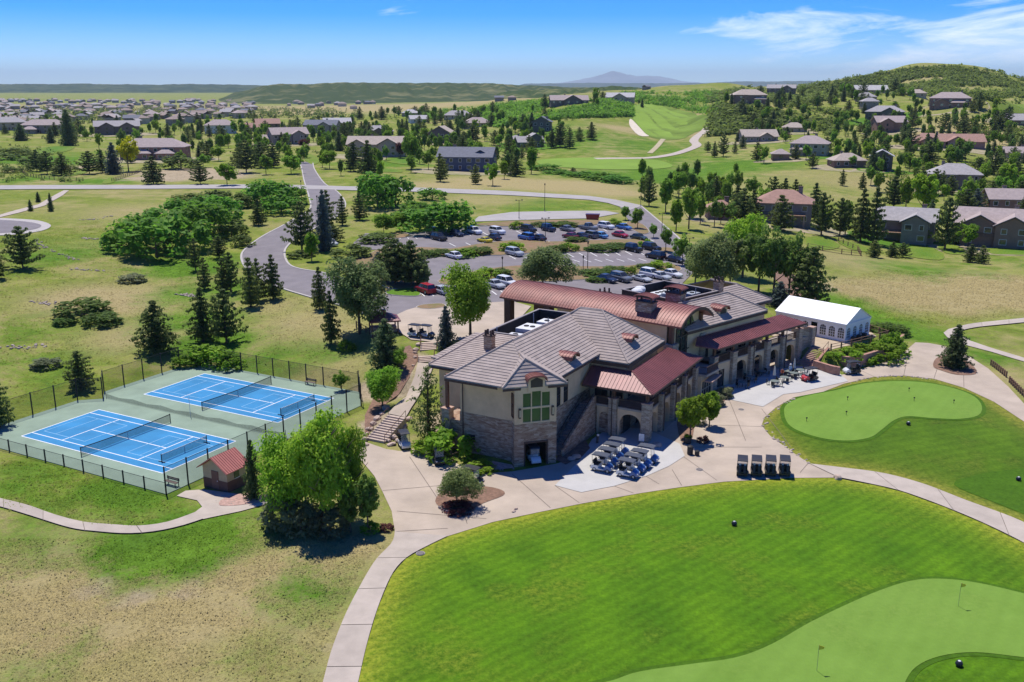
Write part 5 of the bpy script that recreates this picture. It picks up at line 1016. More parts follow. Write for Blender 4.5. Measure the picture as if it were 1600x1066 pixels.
HL = [ # centre px, base py, width px, turn, walls, roof, kind, storeys, wings, label, extra
 (14,204,44,10,'tan','grey','hip',2,(),'tan house with grey hip roof cut off by the left picture edge',{}),
 (66,209,74,-12,'taupe','pinkgrey','hip',2,((-.5,9,4,1,'hip'),),'taupe two-storey house with hip roof and low front wing, far left',{}),
 (184,211,78,8,'dark','grey','gablex',2,((-.45,9,1.5,2,'gabley'),(.45,9,1.5,2,'gabley')),'dark brown house with two front gables and a chimney',{}),
 (238,250,112,-8,'red','pinkgrey','hip',2,((.45,8,3.5,1,'hip'),(-.35,10,2.5,1,'hip')),'large reddish brown house beside the bright yellow green tree',{'garage':False}),
 (345,209,44,5,'white','pinkgrey','hip',2,(),'white two-storey house among trees, the only white one',{}),
 (392,206,30,0,'rose','red','gablex',1,(),'small rose coloured house with red roof among leafy trees',{}),
 (420,206,34,12,'brown','red','gablex',2,(),'brown house with brownish red roof behind the pines, centre left',{}),
 (412,226,28,-5,'taupe','pinkgrey','gablex',1,(),'low taupe house just left of a grey sided house',{}),
 (455,226,54,20,'grey','pinkgrey','gablex',2,((.4,7,2,2,'gabley'),),'grey sided house with long pinkish roof beside the road end',{}),
 (500,208,50,-14,'grey','slate','gablex',2,((.3,8,2,2,'gabley'),),'grey house with dark slate roof behind the road end',{}),
 (528,204,40,8,'tan','lgrey','gablex',2,(),'pale house with light grey roof right of the slate roofed one',{}),
 (586,245,84,-6,'tan','tan','gablex',2,((-.62,8,1.5,2,'gabley'),(.5,10,2,2,'gabley')),'broad tan house with several dormer gables above the street',{}),
 (592,212,44,4,'dark','grey','hip',1,((0,8,2,1,'gabley'),),'dark low house with grey hip roof behind the broad tan house',{}),
 (687,224,36,-16,'dark','tan','gabley',2,(),'dark house with tan front gable behind the navy house',{}),
 (726,268,84,-10,'blue','slate','gablex',2,((.55,9,-3,2,'gabley'),),'navy blue house with white trimmed windows and slate roof',{'fine':True}),
 (748,199,42,10,'tan','pinkgrey','hip',1,(),'low tan house on the wooded rise in the centre',{}),
 (716,186,44,0,'cream','grey','hip',1,(),'cream house with wide grey roof highest on the wooded rise',{}),
 (655,192,26,14,'white','lgrey','gablex',1,(),'tiny pale house among trees left of the wooded rise',{}),
 (640,182,24,-8,'tan','lgrey','hip',1,(),'tiny tan house with pale roof at the wood edge, centre',{}),
 (830,231,40,14,'dark','grey','gablex',1,((.3,7,2,2,'gabley'),),'dark house with grey gables left of the valley meadow',{}),
 (846,206,28,-8,'dark','slate','gabley',2,(),'small slate roofed house just above the dark gabled one',{}),
 (806,226,20,0,'taupe','grey','hip',1,(),'small taupe house left of the dark gabled one',{}),
 (890,163,60,6,'dark','pinkgrey','gablex',1,((.15,14,3,1,'gabley'),),'long low lodge on the ridge above the scrub',{}),
 (968,158,42,-8,'tan','lgrey','gablex',1,((0,12,2,1,'gabley'),),'pale ridge house at the top of the far fairway',{}),
 (1172,162,48,8,'brown','tan','hip',2,((-.6,8,1.5,2,'hip'),(.6,8,1.5,1,'hip')),'brown towered house with three hip roofs on the slope',{}),
 (1220,147,40,-10,'dark','grey','gablex',2,((.4,10,2,2,'gabley'),),'dark grey roofed house highest on the hill crest',{}),
 (1362,147,44,6,'tan','lgrey','gablex',1,(),'long pale roofed house just below the hilltop',{}),
 (1353,158,28,0,'tan','grey','hip',1,(),'small grey hip roofed house under the long pale one',{}),
 (1360,172,22,10,'grey','grey','hip',2,(),'small two-storey grey house above the big grey gabled house',{}),
 (1380,189,50,-14,'dark','grey','hip',2,((.3,9,2,2,'gabley'),),'big dark house with grey gabled roof on the hillside',{}),
 (1393,207,42,12,'brown','pinkgrey','gablex',2,((-.4,8,2,2,'gabley'),),'brown house with pinkish roof below the big dark one',{}),
 (1484,168,52,-8,'brown','pinkgrey','hip',2,((-.4,9,2,1,'gabley'),(.4,9,2,1,'hip')),'brown house with many roofs below the rocky hilltop',{}),
 (1433,152,24,0,'tan','tan','hip',1,(),'small tan house between trees under the rocky hilltop',{}),
 (1590,196,44,4,'dark','grey','gablex',1,(),'dark low barn-like house cut by the right edge',{}),
 (1446,230,50,-12,'rose','red','hip',1,((.2,8,2,1,'gabley'),),'rose house with red hip roof, left of its twin',{}),
 (1503,231,60,6,'rose','red','gablex',1,((-.3,9,2,1,'gabley'),),'long rose house with red roof and small gable',{}),
 (1262,244,52,-14,'tan','pinkgrey','hip',2,((-.6,6,2,1,'hip'),),'square tan house with pinkish hip roof on the slope',{}),
 (1188,222,52,10,'grey','tan','gablex',1,((.3,7,1.5,1,'gabley'),),'grey house with tan roof right of the valley path',{}),
 (1220,251,20,0,'brown','pinkgrey','hip',1,(),'tiny hip roofed garden pavilion below the tan house',{'chim':False,'fine':False}),
 (1240,207,32,-6,'tan','tan','hip',1,(),'low tan house with wide roof above the square tan one',{}),
 (1328,262,46,12,'brown','tan','hip',1,(),'low brown house with pale tan roof above the dry meadow',{}),
 (1376,266,30,-8,'dark','lgrey','gabley',2,(),'dark house with pale gable at the meadow edge',{}),
 (1490,296,68,-6,'taupe','grey','hip',2,((-.45,9,2.5,2,'hip'),),'taupe house with broad grey hip roof left of lime trees',{}),
 (1592,249,36,8,'tan','pinkgrey','gablex',1,(),'tan house with pinkish roof cut by the right edge, mid-slope',{}),
 (1222,350,82,-8,'grey','red','hip',2,((-.5,10,2,2,'hip'),),'grey house with red hip roof and rear deck near the car park',{'deck':True}),
 (1128,344,34,4,'rose','red','hip',1,(),'rose walled house half hidden by trees beside the car park road',{}),
 (1412,378,78,-12,'taupe','grey','gablex',2,((.35,9,3.5,2,'gabley'),),'taupe house with grey gables and raised deck facing the golf course',{'deck':True}),
 (1548,384,100,-10,'brown','pinkgrey','gablex',2,((-.35,9,3,2,'gabley'),(.5,10,4,2,'gabley')),'big brown house with several gables at the right edge',{'deck':True}),
 (1580,340,60,8,'brown','pinkgrey','gablex',2,(),'brown roofed house behind the big gabled one at right',{}),
]
hb = hits([(a[0], a[1]) for a in HL])
for i, (a, hp) in enumerate(zip(HL, hb)):
    px, py, wp, rz, wl, rf_, k, stn, wings, lab, ex = a; dist = math.hypot(hp[0], hp[1]); W = min(30, max(8, wp * dist / F_PX)); fine = ex.get('fine', dist < 620)
    wings = [(wx, min(ww, W * .45), wd, ws, wk) for wx, ww, wd, ws, wk in wings]
    kw = {kk: v for kk, v in ex.items() if kk != 'fine'}
    build_house(hp[0], hp[1], hp[2] + .1, R(rz) - math.atan2(hp[0], hp[1]) * .6, W, max(7, min(W * .7, 13)), wl, rf_, lab, None, stn, k, wings, .54, fine, seed=i, **({'chim': True} | kw))
gdn = random.Random(8); M_GARD = mat('garden_gravel', (.40, .31, .23), .95, .25, .25, col2=(.20, .22, .07), detail=7)
for hx_, hy_, hr_, lab, _ in HOUSES:
    if hy_ > 700: continue
    a0 = gdn.uniform(0, 1); pts = [(hx_ + math.cos(a0 + k * .628) * (hr_ * 1.15 + gdn.uniform(1, 6)) * 1.2, hy_ + math.sin(a0 + k * .628) * (hr_ + gdn.uniform(1, 6))) for k in range(10)]
    sheet('garden_bed', catmull(pts, 3, True), .03, M_GARD if gdn.random() < .65 else M_LAWN, step=.03)
# the distant town
town = random.Random(5); tm = []; far_h = ([], [])
for wl, rf_ in (('cream', 'brown'), ('grey', 'grey'), ('tan', 'pinkgrey'), ('taupe', 'slate'), ('taupe', 'brown')):
    for k in ('gablex', 'hip'):
        m = MB().box(-7, 7, -5, 5, -3, 5.4); m.cur = 1; hroof(-7.8, 7.8, -5.8, 5.8, 5.5, .5, k, m); tm.append(m.mesh('town_house', [wm(wl), rm(rf_)]))
tp = []
while len(tp) < 280:
    y_ = town.uniform(157, 196) if town.random() < .8 else town.uniform(158, 180); x_ = town.uniform(-20, 400 if y_ < 185 else 330)
    if y_ > 180 and x_ > 60 and town.random() < .6: continue
    tp.append((x_, y_))
th_ = hits(tp + [(450 + i * 11 + town.uniform(-4, 4), 166 + town.uniform(-4, 5)) for i in range(13)] + [(790, 152), (800, 157), (812, 150), (780, 158), (930, 141), (985, 139), (935, 139), (1010, 140)])
for i, p in enumerate(th_):
    if 1750 < p[1] < 1200: continue
    o = link('town_house', town.choice(tm), None, (p[0], p[1], p[2]), town.uniform(0, 6.28)); s = town.uniform(.6, .95) * (1.15 if p[1] > 1500 else 1); o.scale = (s, s, s)
    px_ = to_px(*p)[0]
    if i < 280: tag(o, 'tiny pale house in the crowded town on the far left plain', 'house', 'houses of the distant town')
    else: tag(o, None, 'house'); far_h[i >= 293].append((px_, o))
ordinals(far_h[0], 'tiny house', 'on the bare plain before the scrub hills', 'houses on the bare plain'); ordinals(far_h[1], 'tiny far-off house', 'on the hills behind the wooded rise', 'houses on the far hills')
# ------------------------------------------------------------------ vegetation
def leaf_mat(name, c, var=.28, trans=.55, rand=.10):
    if name in MATS: return MATS[name]
    m = bpy.data.materials.new(name); m.use_nodes = True; t = m.node_tree; b = t.nodes['Principled BSDF']; b.inputs['Roughness'].default_value = .65; b.inputs['Specular IOR Level'].default_value = .2
    at = t.nodes.new('ShaderNodeAttribute'); at.attribute_name = 'tint'; oi = t.nodes.new('ShaderNodeObjectInfo')
    mx = t.nodes.new('ShaderNodeMix'); mx.data_type = 'RGBA'; t.links.new(at.outputs['Fac'], mx.inputs['Factor'])
    mx.inputs['A'].default_value = (*[q_ * (1 - var) for q_ in c], 1); mx.inputs['B'].default_value = (min(1, c[0] * (1 + var * 1.35)), min(1, c[1] * (1 + var)), c[2] * (1 + var * .6), 1)
    hs = t.nodes.new('ShaderNodeHueSaturation'); r = t.nodes.new('ShaderNodeMapRange'); r.inputs['To Min'].default_value = 1 - rand * 1.5; r.inputs['To Max'].default_value = 1 + rand * 1.5; t.links.new(oi.outputs['Random'], r.inputs['Value']); t.links.new(r.outputs[0], hs.inputs['Value'])
    r2 = t.nodes.new('ShaderNodeMapRange'); r2.inputs['To Min'].default_value = .5 - rand * .12; r2.inputs['To Max'].default_value = .5 + rand * .12
    mu = t.nodes.new('ShaderNodeMath'); mu.operation = 'FRACT'; m2 = t.nodes.new('ShaderNodeMath'); m2.operation = 'MULTIPLY'; m2.inputs[1].default_value = 7.3; t.links.new(oi.outputs['Random'], m2.inputs[0]); t.links.new(m2.outputs[0], mu.inputs[0]); t.links.new(mu.outputs[0], r2.inputs['Value']); t.links.new(r2.outputs[0], hs.inputs['Hue'])
    t.links.new(mx.outputs['Result'], hs.inputs['Color']); t.links.new(hs.outputs[0], b.inputs['Base Color'])
    tr = t.nodes.new('ShaderNodeBsdfTranslucent'); t.links.new(hs.outputs[0], tr.inputs['Color']); ms = t.nodes.new('ShaderNodeMixShader'); ms.inputs[0].default_value = trans
    t.links.new(b.outputs[0], ms.inputs[1]); t.links.new(tr.outputs[0], ms.inputs[2]); t.links.new(ms.outputs[0], t.nodes['Material Output'].inputs['Surface']); MATS[name] = m; return m
LEAF = {'ash': (.21, .37, .04), 'lime': (.22, .38, .025), 'pale': (.21, .29, .10), 'poplar': (.15, .27, .05), 'pine': (.125, .175, .05), 'pine2': (.165, .22, .062), 'spruce': (.12, .18, .07), 'blue': (.12, .17, .155), 'oak': (.14, .32, .033), 'oakg': (.16, .235, .05), 'yellow': (.48, .54, .015), 'plum': (.15, .055, .05), 'sage': (.20, .24, .13), 'juniper': (.12, .21, .035), 'fresh': (.27, .47, .04)}
M_BARK = mat('bark', (.12, .085, .06), .95, .3, 6, coord='obj', bump=.5)
M_PBARK = mat('pine_bark', (.13, .075, .05), .95, .3, 6, coord='obj', bump=.5)
nrs = np.random.RandomState(11)
class Leaves:
    """many small leaf faces; centre, normal bias, size and tint for each"""
    def __init__(s): s.c = []; s.n = []; s.s = []; s.t = []; s.e = []
    def clump(s, c, r, n, size, tint=None, flat=1.0, elong=1.0):
        d = nrs.normal(size=(n, 3)); d /= np.linalg.norm(d, axis=1)[:, None]; rr_ = r * nrs.uniform(.45, 1.05, n) ** .6
        p = np.array(c) + d * rr_[:, None] * np.array([1, 1, flat]); nn = d * .75 + nrs.normal(size=(n, 3)) * .45 + np.array([0, 0, .85])
        s.c.append(p); s.n.append(nn); s.s.append(size * nrs.uniform(.6, 1.35, n)); tt = nrs.uniform(.15, .85) if tint is None else tint; s.t.append(np.clip(tt + nrs.normal(size=n) * .22, 0, 1)); s.e.append(np.full(n, elong))
    def mesh(s, name, material):
        c = np.concatenate(s.c); n = np.concatenate(s.n); n /= np.linalg.norm(n, axis=1)[:, None]; sz = np.concatenate(s.s); t = np.concatenate(s.t); e = np.concatenate(s.e); k = len(c)
        a = np.cross(n, nrs.normal(size=(k, 3))); a /= np.linalg.norm(a, axis=1)[:, None] + 1e-9; b = np.cross(n, a); a = a * (sz * e)[:, None]; b = b * (sz / np.sqrt(e))[:, None] * .62
        v = np.stack([c - a, c + b * 1.0 - a * .1, c + a, c - b], 1).reshape(-1, 3)
        me = bpy.data.meshes.new(name); me.vertices.add(4 * k); me.vertices.foreach_set('co', v.ravel()); me.loops.add(4 * k); me.loops.foreach_set('vertex_index', np.arange(4 * k, dtype=np.int32))
        me.polygons.add(k); me.polygons.foreach_set('loop_start', np.arange(0, 4 * k, 4, dtype=np.int32)); me.polygons.foreach_set('loop_total', np.full(k, 4, np.int32))
        at = me.attributes.new('tint', 'FLOAT', 'FACE'); at.data.foreach_set('value', t.astype(np.float32)); me.materials.append(material); me.update(calc_edges=True); me.validate(); return me
def limbs(seed, n=7, h0=.22, h1=.7, spread=.3, r=.022, lean=.0):
    rs = random.Random(seed); m = MB(); p = Vector((0, 0, -.03)); top = Vector((lean, 0, h1)); m.tube(p, (lean * .4, 0, h0), r * 1.3, r, 8); m.tube((lean * .4, 0, h0), top, r, r * .35, 7)
    for i in range(n):
        z = h0 + (h1 - h0) * (i + .3) / n * .9; a = i * 2.4 + rs.uniform(-.4, .4); l = spread * rs.uniform(.7, 1.1) * (1 - .4 * i / n)
        q_ = Vector((lean * z, 0, z)); e = q_ + Vector((math.cos(a) * l, math.sin(a) * l, l * rs.uniform(.5, .9))); m.tube(q_, e, r * .5, r * .15, 5); f = q_.lerp(e, .6)
        m.tube(f, f + Vector((math.cos(a + .8) * l * .45, math.sin(a + .8) * l * .45, l * .4)), r * .28, r * .1, 4)
    return m
def decid(seed, lobes=60, per=70, size=.034, zc=.56, rz_=.45, rx=.5, shape='round', low=.0):
    """broadleaf crown in a unit box: height 1, width about 1"""
    L = Leaves(); rs = np.random.RandomState(seed)
    bumps = [(rs.uniform(0, 6.28), rs.uniform(-.6, .9), rs.uniform(.2, .55)) for _ in range(6)]
    for i in range(lobes):
        a = rs.uniform(0, 6.28); u = rs.uniform(-1, 1) * .98; s = math.sqrt(1 - u * u); k = rs.uniform(.35, 1) ** .45
        for ba, bu, bm in bumps: k += bm * math.exp(-(((a - ba + math.pi) % 6.283 - math.pi) ** 2 * 1.4 + (u - bu) ** 2 * 4)) - .075
        w_ = rx * (1.0 if shape == 'round' else (1.05 - .45 * (u + 1) / 2))
        L.clump((math.cos(a) * s * w_ * k * .8, math.sin(a) * s * w_ * k * .8, zc + u * rz_ * min(k, 1.06) * .9), rs.uniform(.055, .13), per, size, flat=.8)
    return L
def pine_l(seed, lev=11, size=.028, per=15, base=.13, w0=.5, dens=1.0, droop=.1, up=.0, top=.09):
    L = Leaves(); rs = np.random.RandomState(seed)
    for i in range(lev):
        f = i / (lev - 1); z = base + (1 - base - .03) * f; rad = (w0 * (1 - f) ** .55 * (.75 + .25 * min(1, f * 5)) + top * .4) * rs.uniform(.75, 1.12); nb = max(3, int((8 - 4 * f) * dens))
        off = rs.uniform(0, 6.28)
        for b in range(nb):
            a = off + b * 6.283 / nb + rs.uniform(-.3, .3); ln = rad * rs.uniform(.55, 1.15); st_ = 2 + int(ln / .1)
            for k in range(st_):
                q_ = (k + .6) / st_; L.clump((math.cos(a) * ln * q_, math.sin(a) * ln * q_, z - droop * ln * q_ + up * ln * q_ * q_ + rs.uniform(-.012, .012)), .05 * rs.uniform(.8, 1.3), per, size, flat=.6, elong=1.25)
    return L
def bush(seed, lobes=16, per=46, size=.055, flat=.55):
    L = Leaves(); rs = np.random.RandomState(seed)
    for i in range(lobes):
        a = rs.uniform(0, 6.28); r_ = math.sqrt(rs.uniform(0, 1)) * .40; h = math.sqrt(max(.05, 1 - (r_ / .5) ** 2))
        L.clump((math.cos(a) * r_, math.sin(a) * r_, h * rs.uniform(.45, .86)), rs.uniform(.12, .2), per, size, flat=.9)
    for i in range(lobes // 2):
        a = 6.283 * i / (lobes // 2); L.clump((math.cos(a) * .40, math.sin(a) * .40, .2), .15, per // 2, size, flat=1.0)
    return L
PROTO = {}
def proto(key, geo, leaf, trunk):
    def mk(): return geo(), trunk
    L = geo(); PROTO[key] = (L.mesh(key + '_crown', leaf_mat('leaf_' + leaf, LEAF[leaf])), trunk)
def recolour(key, src, leaf):
    me = PROTO[src][0].copy(); me.materials.clear(); me.materials.append(leaf_mat('leaf_' + leaf, LEAF[leaf])); PROTO[key] = (me, PROTO[src][1])
t_d = limbs(3, 8, .2, .72, .33, .02).mesh('trunk', M_BARK); t_e = limbs(5, 6, .25, .75, .3, .018, .04).mesh('trunk', M_BARK); t_p = limbs(8, 0, .5, .95, .2, .022).mesh('trunk', M_PBARK); t_b = limbs(9, 5, .08, .4, .28, .02).mesh('trunk', M_BARK)
proto('big', lambda: decid(21, 190, 80, .0175, .53, .46, .5), 'fresh', t_d)
proto('ash1', lambda: decid(2, 70, 62, .031), 'ash', t_d); proto('ash2', lambda: decid(4, 62, 62, .032, .55, .45, .46, 'cone'), 'ash', t_e); proto('ash3', lambda: decid(14, 66, 60, .032, .58, .42, .5), 'ash', t_d)
for k, s in (('lime1', 'ash1'), ('lime2', 'ash2')): recolour(k, s, 'lime')
for k, s in (('pale1', 'ash3'), ('pale2', 'ash1')): recolour(k, s, 'pale')
recolour('poplar1', 'ash2', 'poplar'); recolour('poplar2', 'ash3', 'poplar'); recolour('yellow', 'ash3', 'yellow'); recolour('plum', 'ash1', 'plum'); recolour('bigpale', 'big', 'pale')
proto('pine1', lambda: pine_l(1), 'pine', t_p); proto('pine2', lambda: pine_l(6, 9, .032, 15, .16, .54, .9, 0, .25, .2), 'pine', t_p); proto('pine3', lambda: pine_l(9, 10, .03, 14, .1, .48, 1.0, .05, .15, .15), 'pine2', t_p)
proto('wisp', lambda: pine_l(31, 12, .022, 10, .1, .42, .8, .0, .3, .06), 'pine2', t_p)
proto('spruce', lambda: pine_l(12, 15, .024, 13, .05, .46, 1.5, .28, .0, .03), 'spruce', t_p); recolour('blue', 'spruce', 'blue')
proto('oak1', lambda: bush(3), 'oak', t_b); proto('oak2', lambda: bush(8, 20, 42), 'oak', t_b); recolour('oakg', 'oak1', 'oakg'); recolour('sage', 'oak2', 'sage'); recolour('limebush', 'oak1', 'lime'); recolour('juniper', 'oak2', 'juniper'); recolour('plumbush', 'oak1', 'plum')
KIND = {'P': (('pine1', 'pine2', 'pine3'), 'pine_tree', 'pine', 'dark pine'), 'A': (('ash1', 'ash2', 'ash3'), 'ash_tree', 'tree', 'green leafy tree'), 'L': (('lime1', 'lime2'), 'leafy_tree', 'tree', 'bright lime green tree'), 'W': (('pale1', 'pale2'), 'cottonwood_tree', 'tree', 'pale silvery green tree'), 'D': (('poplar1', 'poplar2'), 'poplar_tree', 'tree', 'dark green leafy tree'),
        'S': (('spruce',), 'spruce_tree', 'spruce', 'dark conical spruce'), 'B': (('blue',), 'spruce_tree', 'spruce', 'blue grey spruce'), 'Y': (('yellow',), 'leafy_tree', 'tree', 'vivid yellow green tree'), 'R': (('plum',), 'plum_tree', 'tree', 'reddish purple tree'), 'X': (('big',), 'ash_tree', 'tree', 'large fresh green tree'), 'XW': (('bigpale',), 'cottonwood_tree', 'tree', 'large pale green cottonwood'), 'T': (('wisp',), 'pine_tree', 'pine', 'slender airy pine'),
        'O': (('oak1', 'oak2'), 'oak_thicket', 'thicket', 'dark green oak thicket'), 'G': (('oakg',), 'oak_thicket', 'thicket', 'grey green oak thicket'), 'J': (('juniper',), 'juniper_shrub', 'shrub', 'low green juniper'), 'LB': (('limebush',), 'leafy_shrub', 'shrub', 'bright green shrub'), 'SG': (('sage',), 'sage_shrub', 'shrub', 'grey green sage shrub'), 'RB': (('plumbush',), 'barberry_shrub', 'shrub', 'dark red shrub')}
SHRUBS = {'O', 'G', 'J', 'LB', 'SG', 'RB'}
vr = random.Random(99); TREES = []
def plant(k, x, y, z, h, w_, label=None, group=None):
    key = vr.choice(KIND[k][0]); me, tr = PROTO[key]; root = empty(KIND[k][1], (x, y, z - .05), vr.uniform(0, 6.28), label, KIND[k][2], group)
    c = link('crown' if k not in SHRUBS else 'foliage', me, root); c.scale = (w_, w_, h); t = link('trunk' if k not in SHRUBS else 'stems', tr, root); t.scale = (h * .7 if k not in SHRUBS else w_, h * .7 if k not in SHRUBS else w_, h)
    TREES.append((x, y)); return root
ASP = {'P': .88, 'A': .68, 'L': .66, 'W': .85, 'D': .5, 'S': .66, 'B': .66, 'Y': .85, 'R': .75, 'X': .75, 'XW': .9, 'T': .5, 'O': 2.0, 'G': 2.0, 'J': 2.4, 'LB': 1.5, 'SG': 1.6, 'RB': 1.6}
def cluster(k, items, where, group=None):
    """items: (px, base py, top py[, width px]); labelled by their order from the left"""
    hp = hits([(a[0], a[1]) for a in items]); out = []
    for a, p in zip(items, hp):
        D = p[1] * CP - (p[2] - CAM_H) * SP; m = D / F_PX; h = max(.4, (a[1] - a[2]) * m / .97); w_ = (a[3] * m if len(a) > 3 else h * ASP[k] * vr.uniform(.88, 1.14)); w_ *= 1.4 if k in ('P', 'S', 'B', 'T') else 1.08
        if k == 'O': w_ *= 1.25; h *= 1.12
        out.append((a[0], plant(k, *p, h, w_)))
    ordinals(out, KIND[k][3], where, group or (where if len(items) > 1 else None))
# left meadow and courts
cluster('P', [(36,420,356,42),(-6,436,380,36)], 'on the slope below the turning circle')
cluster('P', [(245,550,470,58)], 'standing alone in the meadow left of the court fence')
cluster('P', [(318,534,450,42),(354,536,453,42)], 'just behind the far corner of the court fence')
cluster('P', [(126,610,548,46)], 'against the left court fence'); cluster('P', [(0,668,590,40)], 'cut by the left edge beside the court fence')
cluster('P', [(306,424,374,20),(320,452,403,24),(343,404,370,24),(349,458,407,28),(361,457,396,26)], 'in the group right of the oak thickets')
cluster('P', [(392,480,404,34),(404,470,405,26),(427,468,399,30)], 'in the group left of the access road bend')
cluster('P', [(472,392,318,38)], 'inside the access road bend beside a spruce'); cluster('B', [(507,392,300,32)], 'inside the access road bend'); cluster('L', [(487,408,358,34)], 'inside the access road bend under the tall pine')
cluster('P', [(512,362,300,28),(535,352,308,20),(562,344,303,26)], 'in the row right of the road junction')
cluster('P', [(500,484,418,26),(518,537,455,26)], 'left of the big tree by the entry plaza')
cluster('XW', [(562,522,383,112)], 'between access road and entry plaza'); cluster('X', [(735,528,396,92)], 'in front of the clubhouse entry')
cluster('B', [(697,548,478,34)], 'beside the entry plaza carts'); cluster('S', [(603,575,498,56)], 'beside the upper steps'); cluster('X', [(598,640,562,66)], 'right of the tennis court fence')
cluster('A', [(625,580,540,34)], 'beside the footpath of the upper steps'); cluster('LB', [(543,547,526,28)], 'in dry grass above the courts'); cluster('A', [(534,611,577,28)], 'behind the right end of the court fence')
cluster('X', [(455,815,650,105),(505,830,614,120),(545,812,640,70)], 'in the clump between tennis courts and plaza'); cluster('D', [(576,830,726,62),(548,832,745,50)], 'at the left plaza edge'); cluster('S', [(397,778,684,34)], 'beside the little shed')
cluster('SG', [(440,822,745,60),(470,832,765,60),(515,834,780,60)], 'under the tall plaza clump'); cluster('LB', [(578,832,808,28)], 'at the left plaza edge'); cluster('RB', [(604,828,812,22)], 'at the left plaza edge')
cluster('T', [(670,694,572,62)], 'between stone steps and clubhouse'); cluster('LB', [(705,716,652,76),(668,708,676,46)], 'between slender pine and clubhouse tower'); cluster('XW', [(714,790,716,72)], 'in the round plaza bed'); cluster('RB', [(716,800,778,44)], 'under the tree of the round plaza bed')
cluster('LB', [(752,736,716,46)], 'at the foot of the clubhouse tower')
cluster('L', [(1078,690,606,64),(1108,668,602,52)], 'beside the arcade at the plaza')
cluster('SG', [(1118,634,610,28),(1132,622,600,24),(1092,664,640,22)], 'in the bed along the arcade')
cluster('RB', [(1098,692,676,18)], 'under the lime trees at the plaza')
cluster('S', [(1491,575,507,48)], 'alone in the mulch island at the cart path')
cluster('LB', [(1322,562,538,44),(1352,568,546,36),(1385,566,530,52),(1400,556,520,40),(1374,548,520,40),(1345,552,532,34),(1302,560,545,24),(1390,545,508,36)], 'in the terraced bed below the tent')
cluster('J', [(1375,520,500,46),(1400,522,505,40)], 'on the green bank behind the tent')
# car park and its edges
cluster('XW', [(848,456,374,98)], 'on the median behind the copper vault'); cluster('P', [(604,442,386,38),(618,446,376,50),(632,444,384,36),(643,448,378,44),(658,444,396,30)], 'in the bed left of the red car'); cluster('B', [(592,428,394,34)], 'in the bed left of the red car'); cluster('W', [(660,452,400,36)], 'behind the red parked car')
cluster('XW', [(1114,462,352,88)], 'behind the right wing'); cluster('X', [(1160,434,322,78)], 'right of the car park'); cluster('D', [(1185,456,350,66),(1208,466,352,70),(1232,466,358,64),(1256,472,376,50)], 'between car park and white tent'); cluster('W', [(1086,446,372,56),(1140,452,362,60)], 'behind the right wing, smaller'); cluster('P', [(1266,480,388,66)], 'behind the white tent')
cluster('B', [(1218,478,440,40)], 'behind the white tent')
cluster('A', [(977,344,320,24),(996,358,322,26),(1021,372,348,20),(1040,394,351,26),(1066,415,364,34)], 'lining the right side of the car park')
cluster('LB', [(955,354,338,30),(812,358,342,30),(725,402,385,40),(1008,386,370,24),(800,392,372,40),(1034,420,402,34),(890,392,374,30),(765,434,412,40),(985,430,410,20)], 'in the car park islands')
cluster('J', [(940,392,380,50),(965,388,378,40),(870,394,380,34),(900,378,368,34),(690,398,388,44),(668,402,390,30),(745,396,384,50),(930,430,418,50),(960,424,414,40),(935,440,430,36),(590,378,362,60),(850,354,346,40),(880,354,345,44),(780,430,418,40),(1010,420,410,34)], 'in the planting beds of the car park')
cluster('P', [(520,378,352,30)], 'at the left end of the car park'); cluster('G', [(548,402,376,60),(470,402,388,40)], 'at the left end of the car park')
cluster('L', [(600,366,330,52),(625,362,330,36)], 'above the left end of the car park'); cluster('O', [(670,364,308,70),(705,362,306,56),(640,350,318,48),(655,340,312,46)], 'above the car park')
cluster('O', [(590,326,266,48),(618,322,270,44),(676,312,290,34),(575,316,278,30)], 'right of the road junction'); cluster('O', [(425,322,278,54),(455,320,284,44),(400,318,288,40),(440,334,300,50)], 'left of the road junction')
cluster('O', [(205,392,336,62),(245,402,330,80),(290,392,318,70),(330,370,310,64),(270,352,306,64),(310,340,300,54),(225,368,328,50),(350,345,302,44),(185,388,356,40)], 'in the large mass of the left meadow'); cluster('G', [(362,372,335,50),(300,318,296,60),(340,315,292,50),(370,325,295,46),(380,385,362,36)], 'around the large oak mass')
cluster('J', [(132,494,463,80),(160,508,486,54),(100,508,494,30)], 'in the middle of the left meadow'); cluster('SG', [(206,440,426,42),(72,574,556,42)], 'in the left meadow')
cluster('LB', [(330,568,525,60),(358,576,540,50),(290,572,545,44),(312,560,538,40)], 'behind the far corner of the court fence')
cluster('P', [(404,352,312,24)], 'left of the access road, above the bend'); cluster('S', [(80,330,302,10),(48,330,312,9),(60,316,300,9)], 'along the footpath by the turning circle')
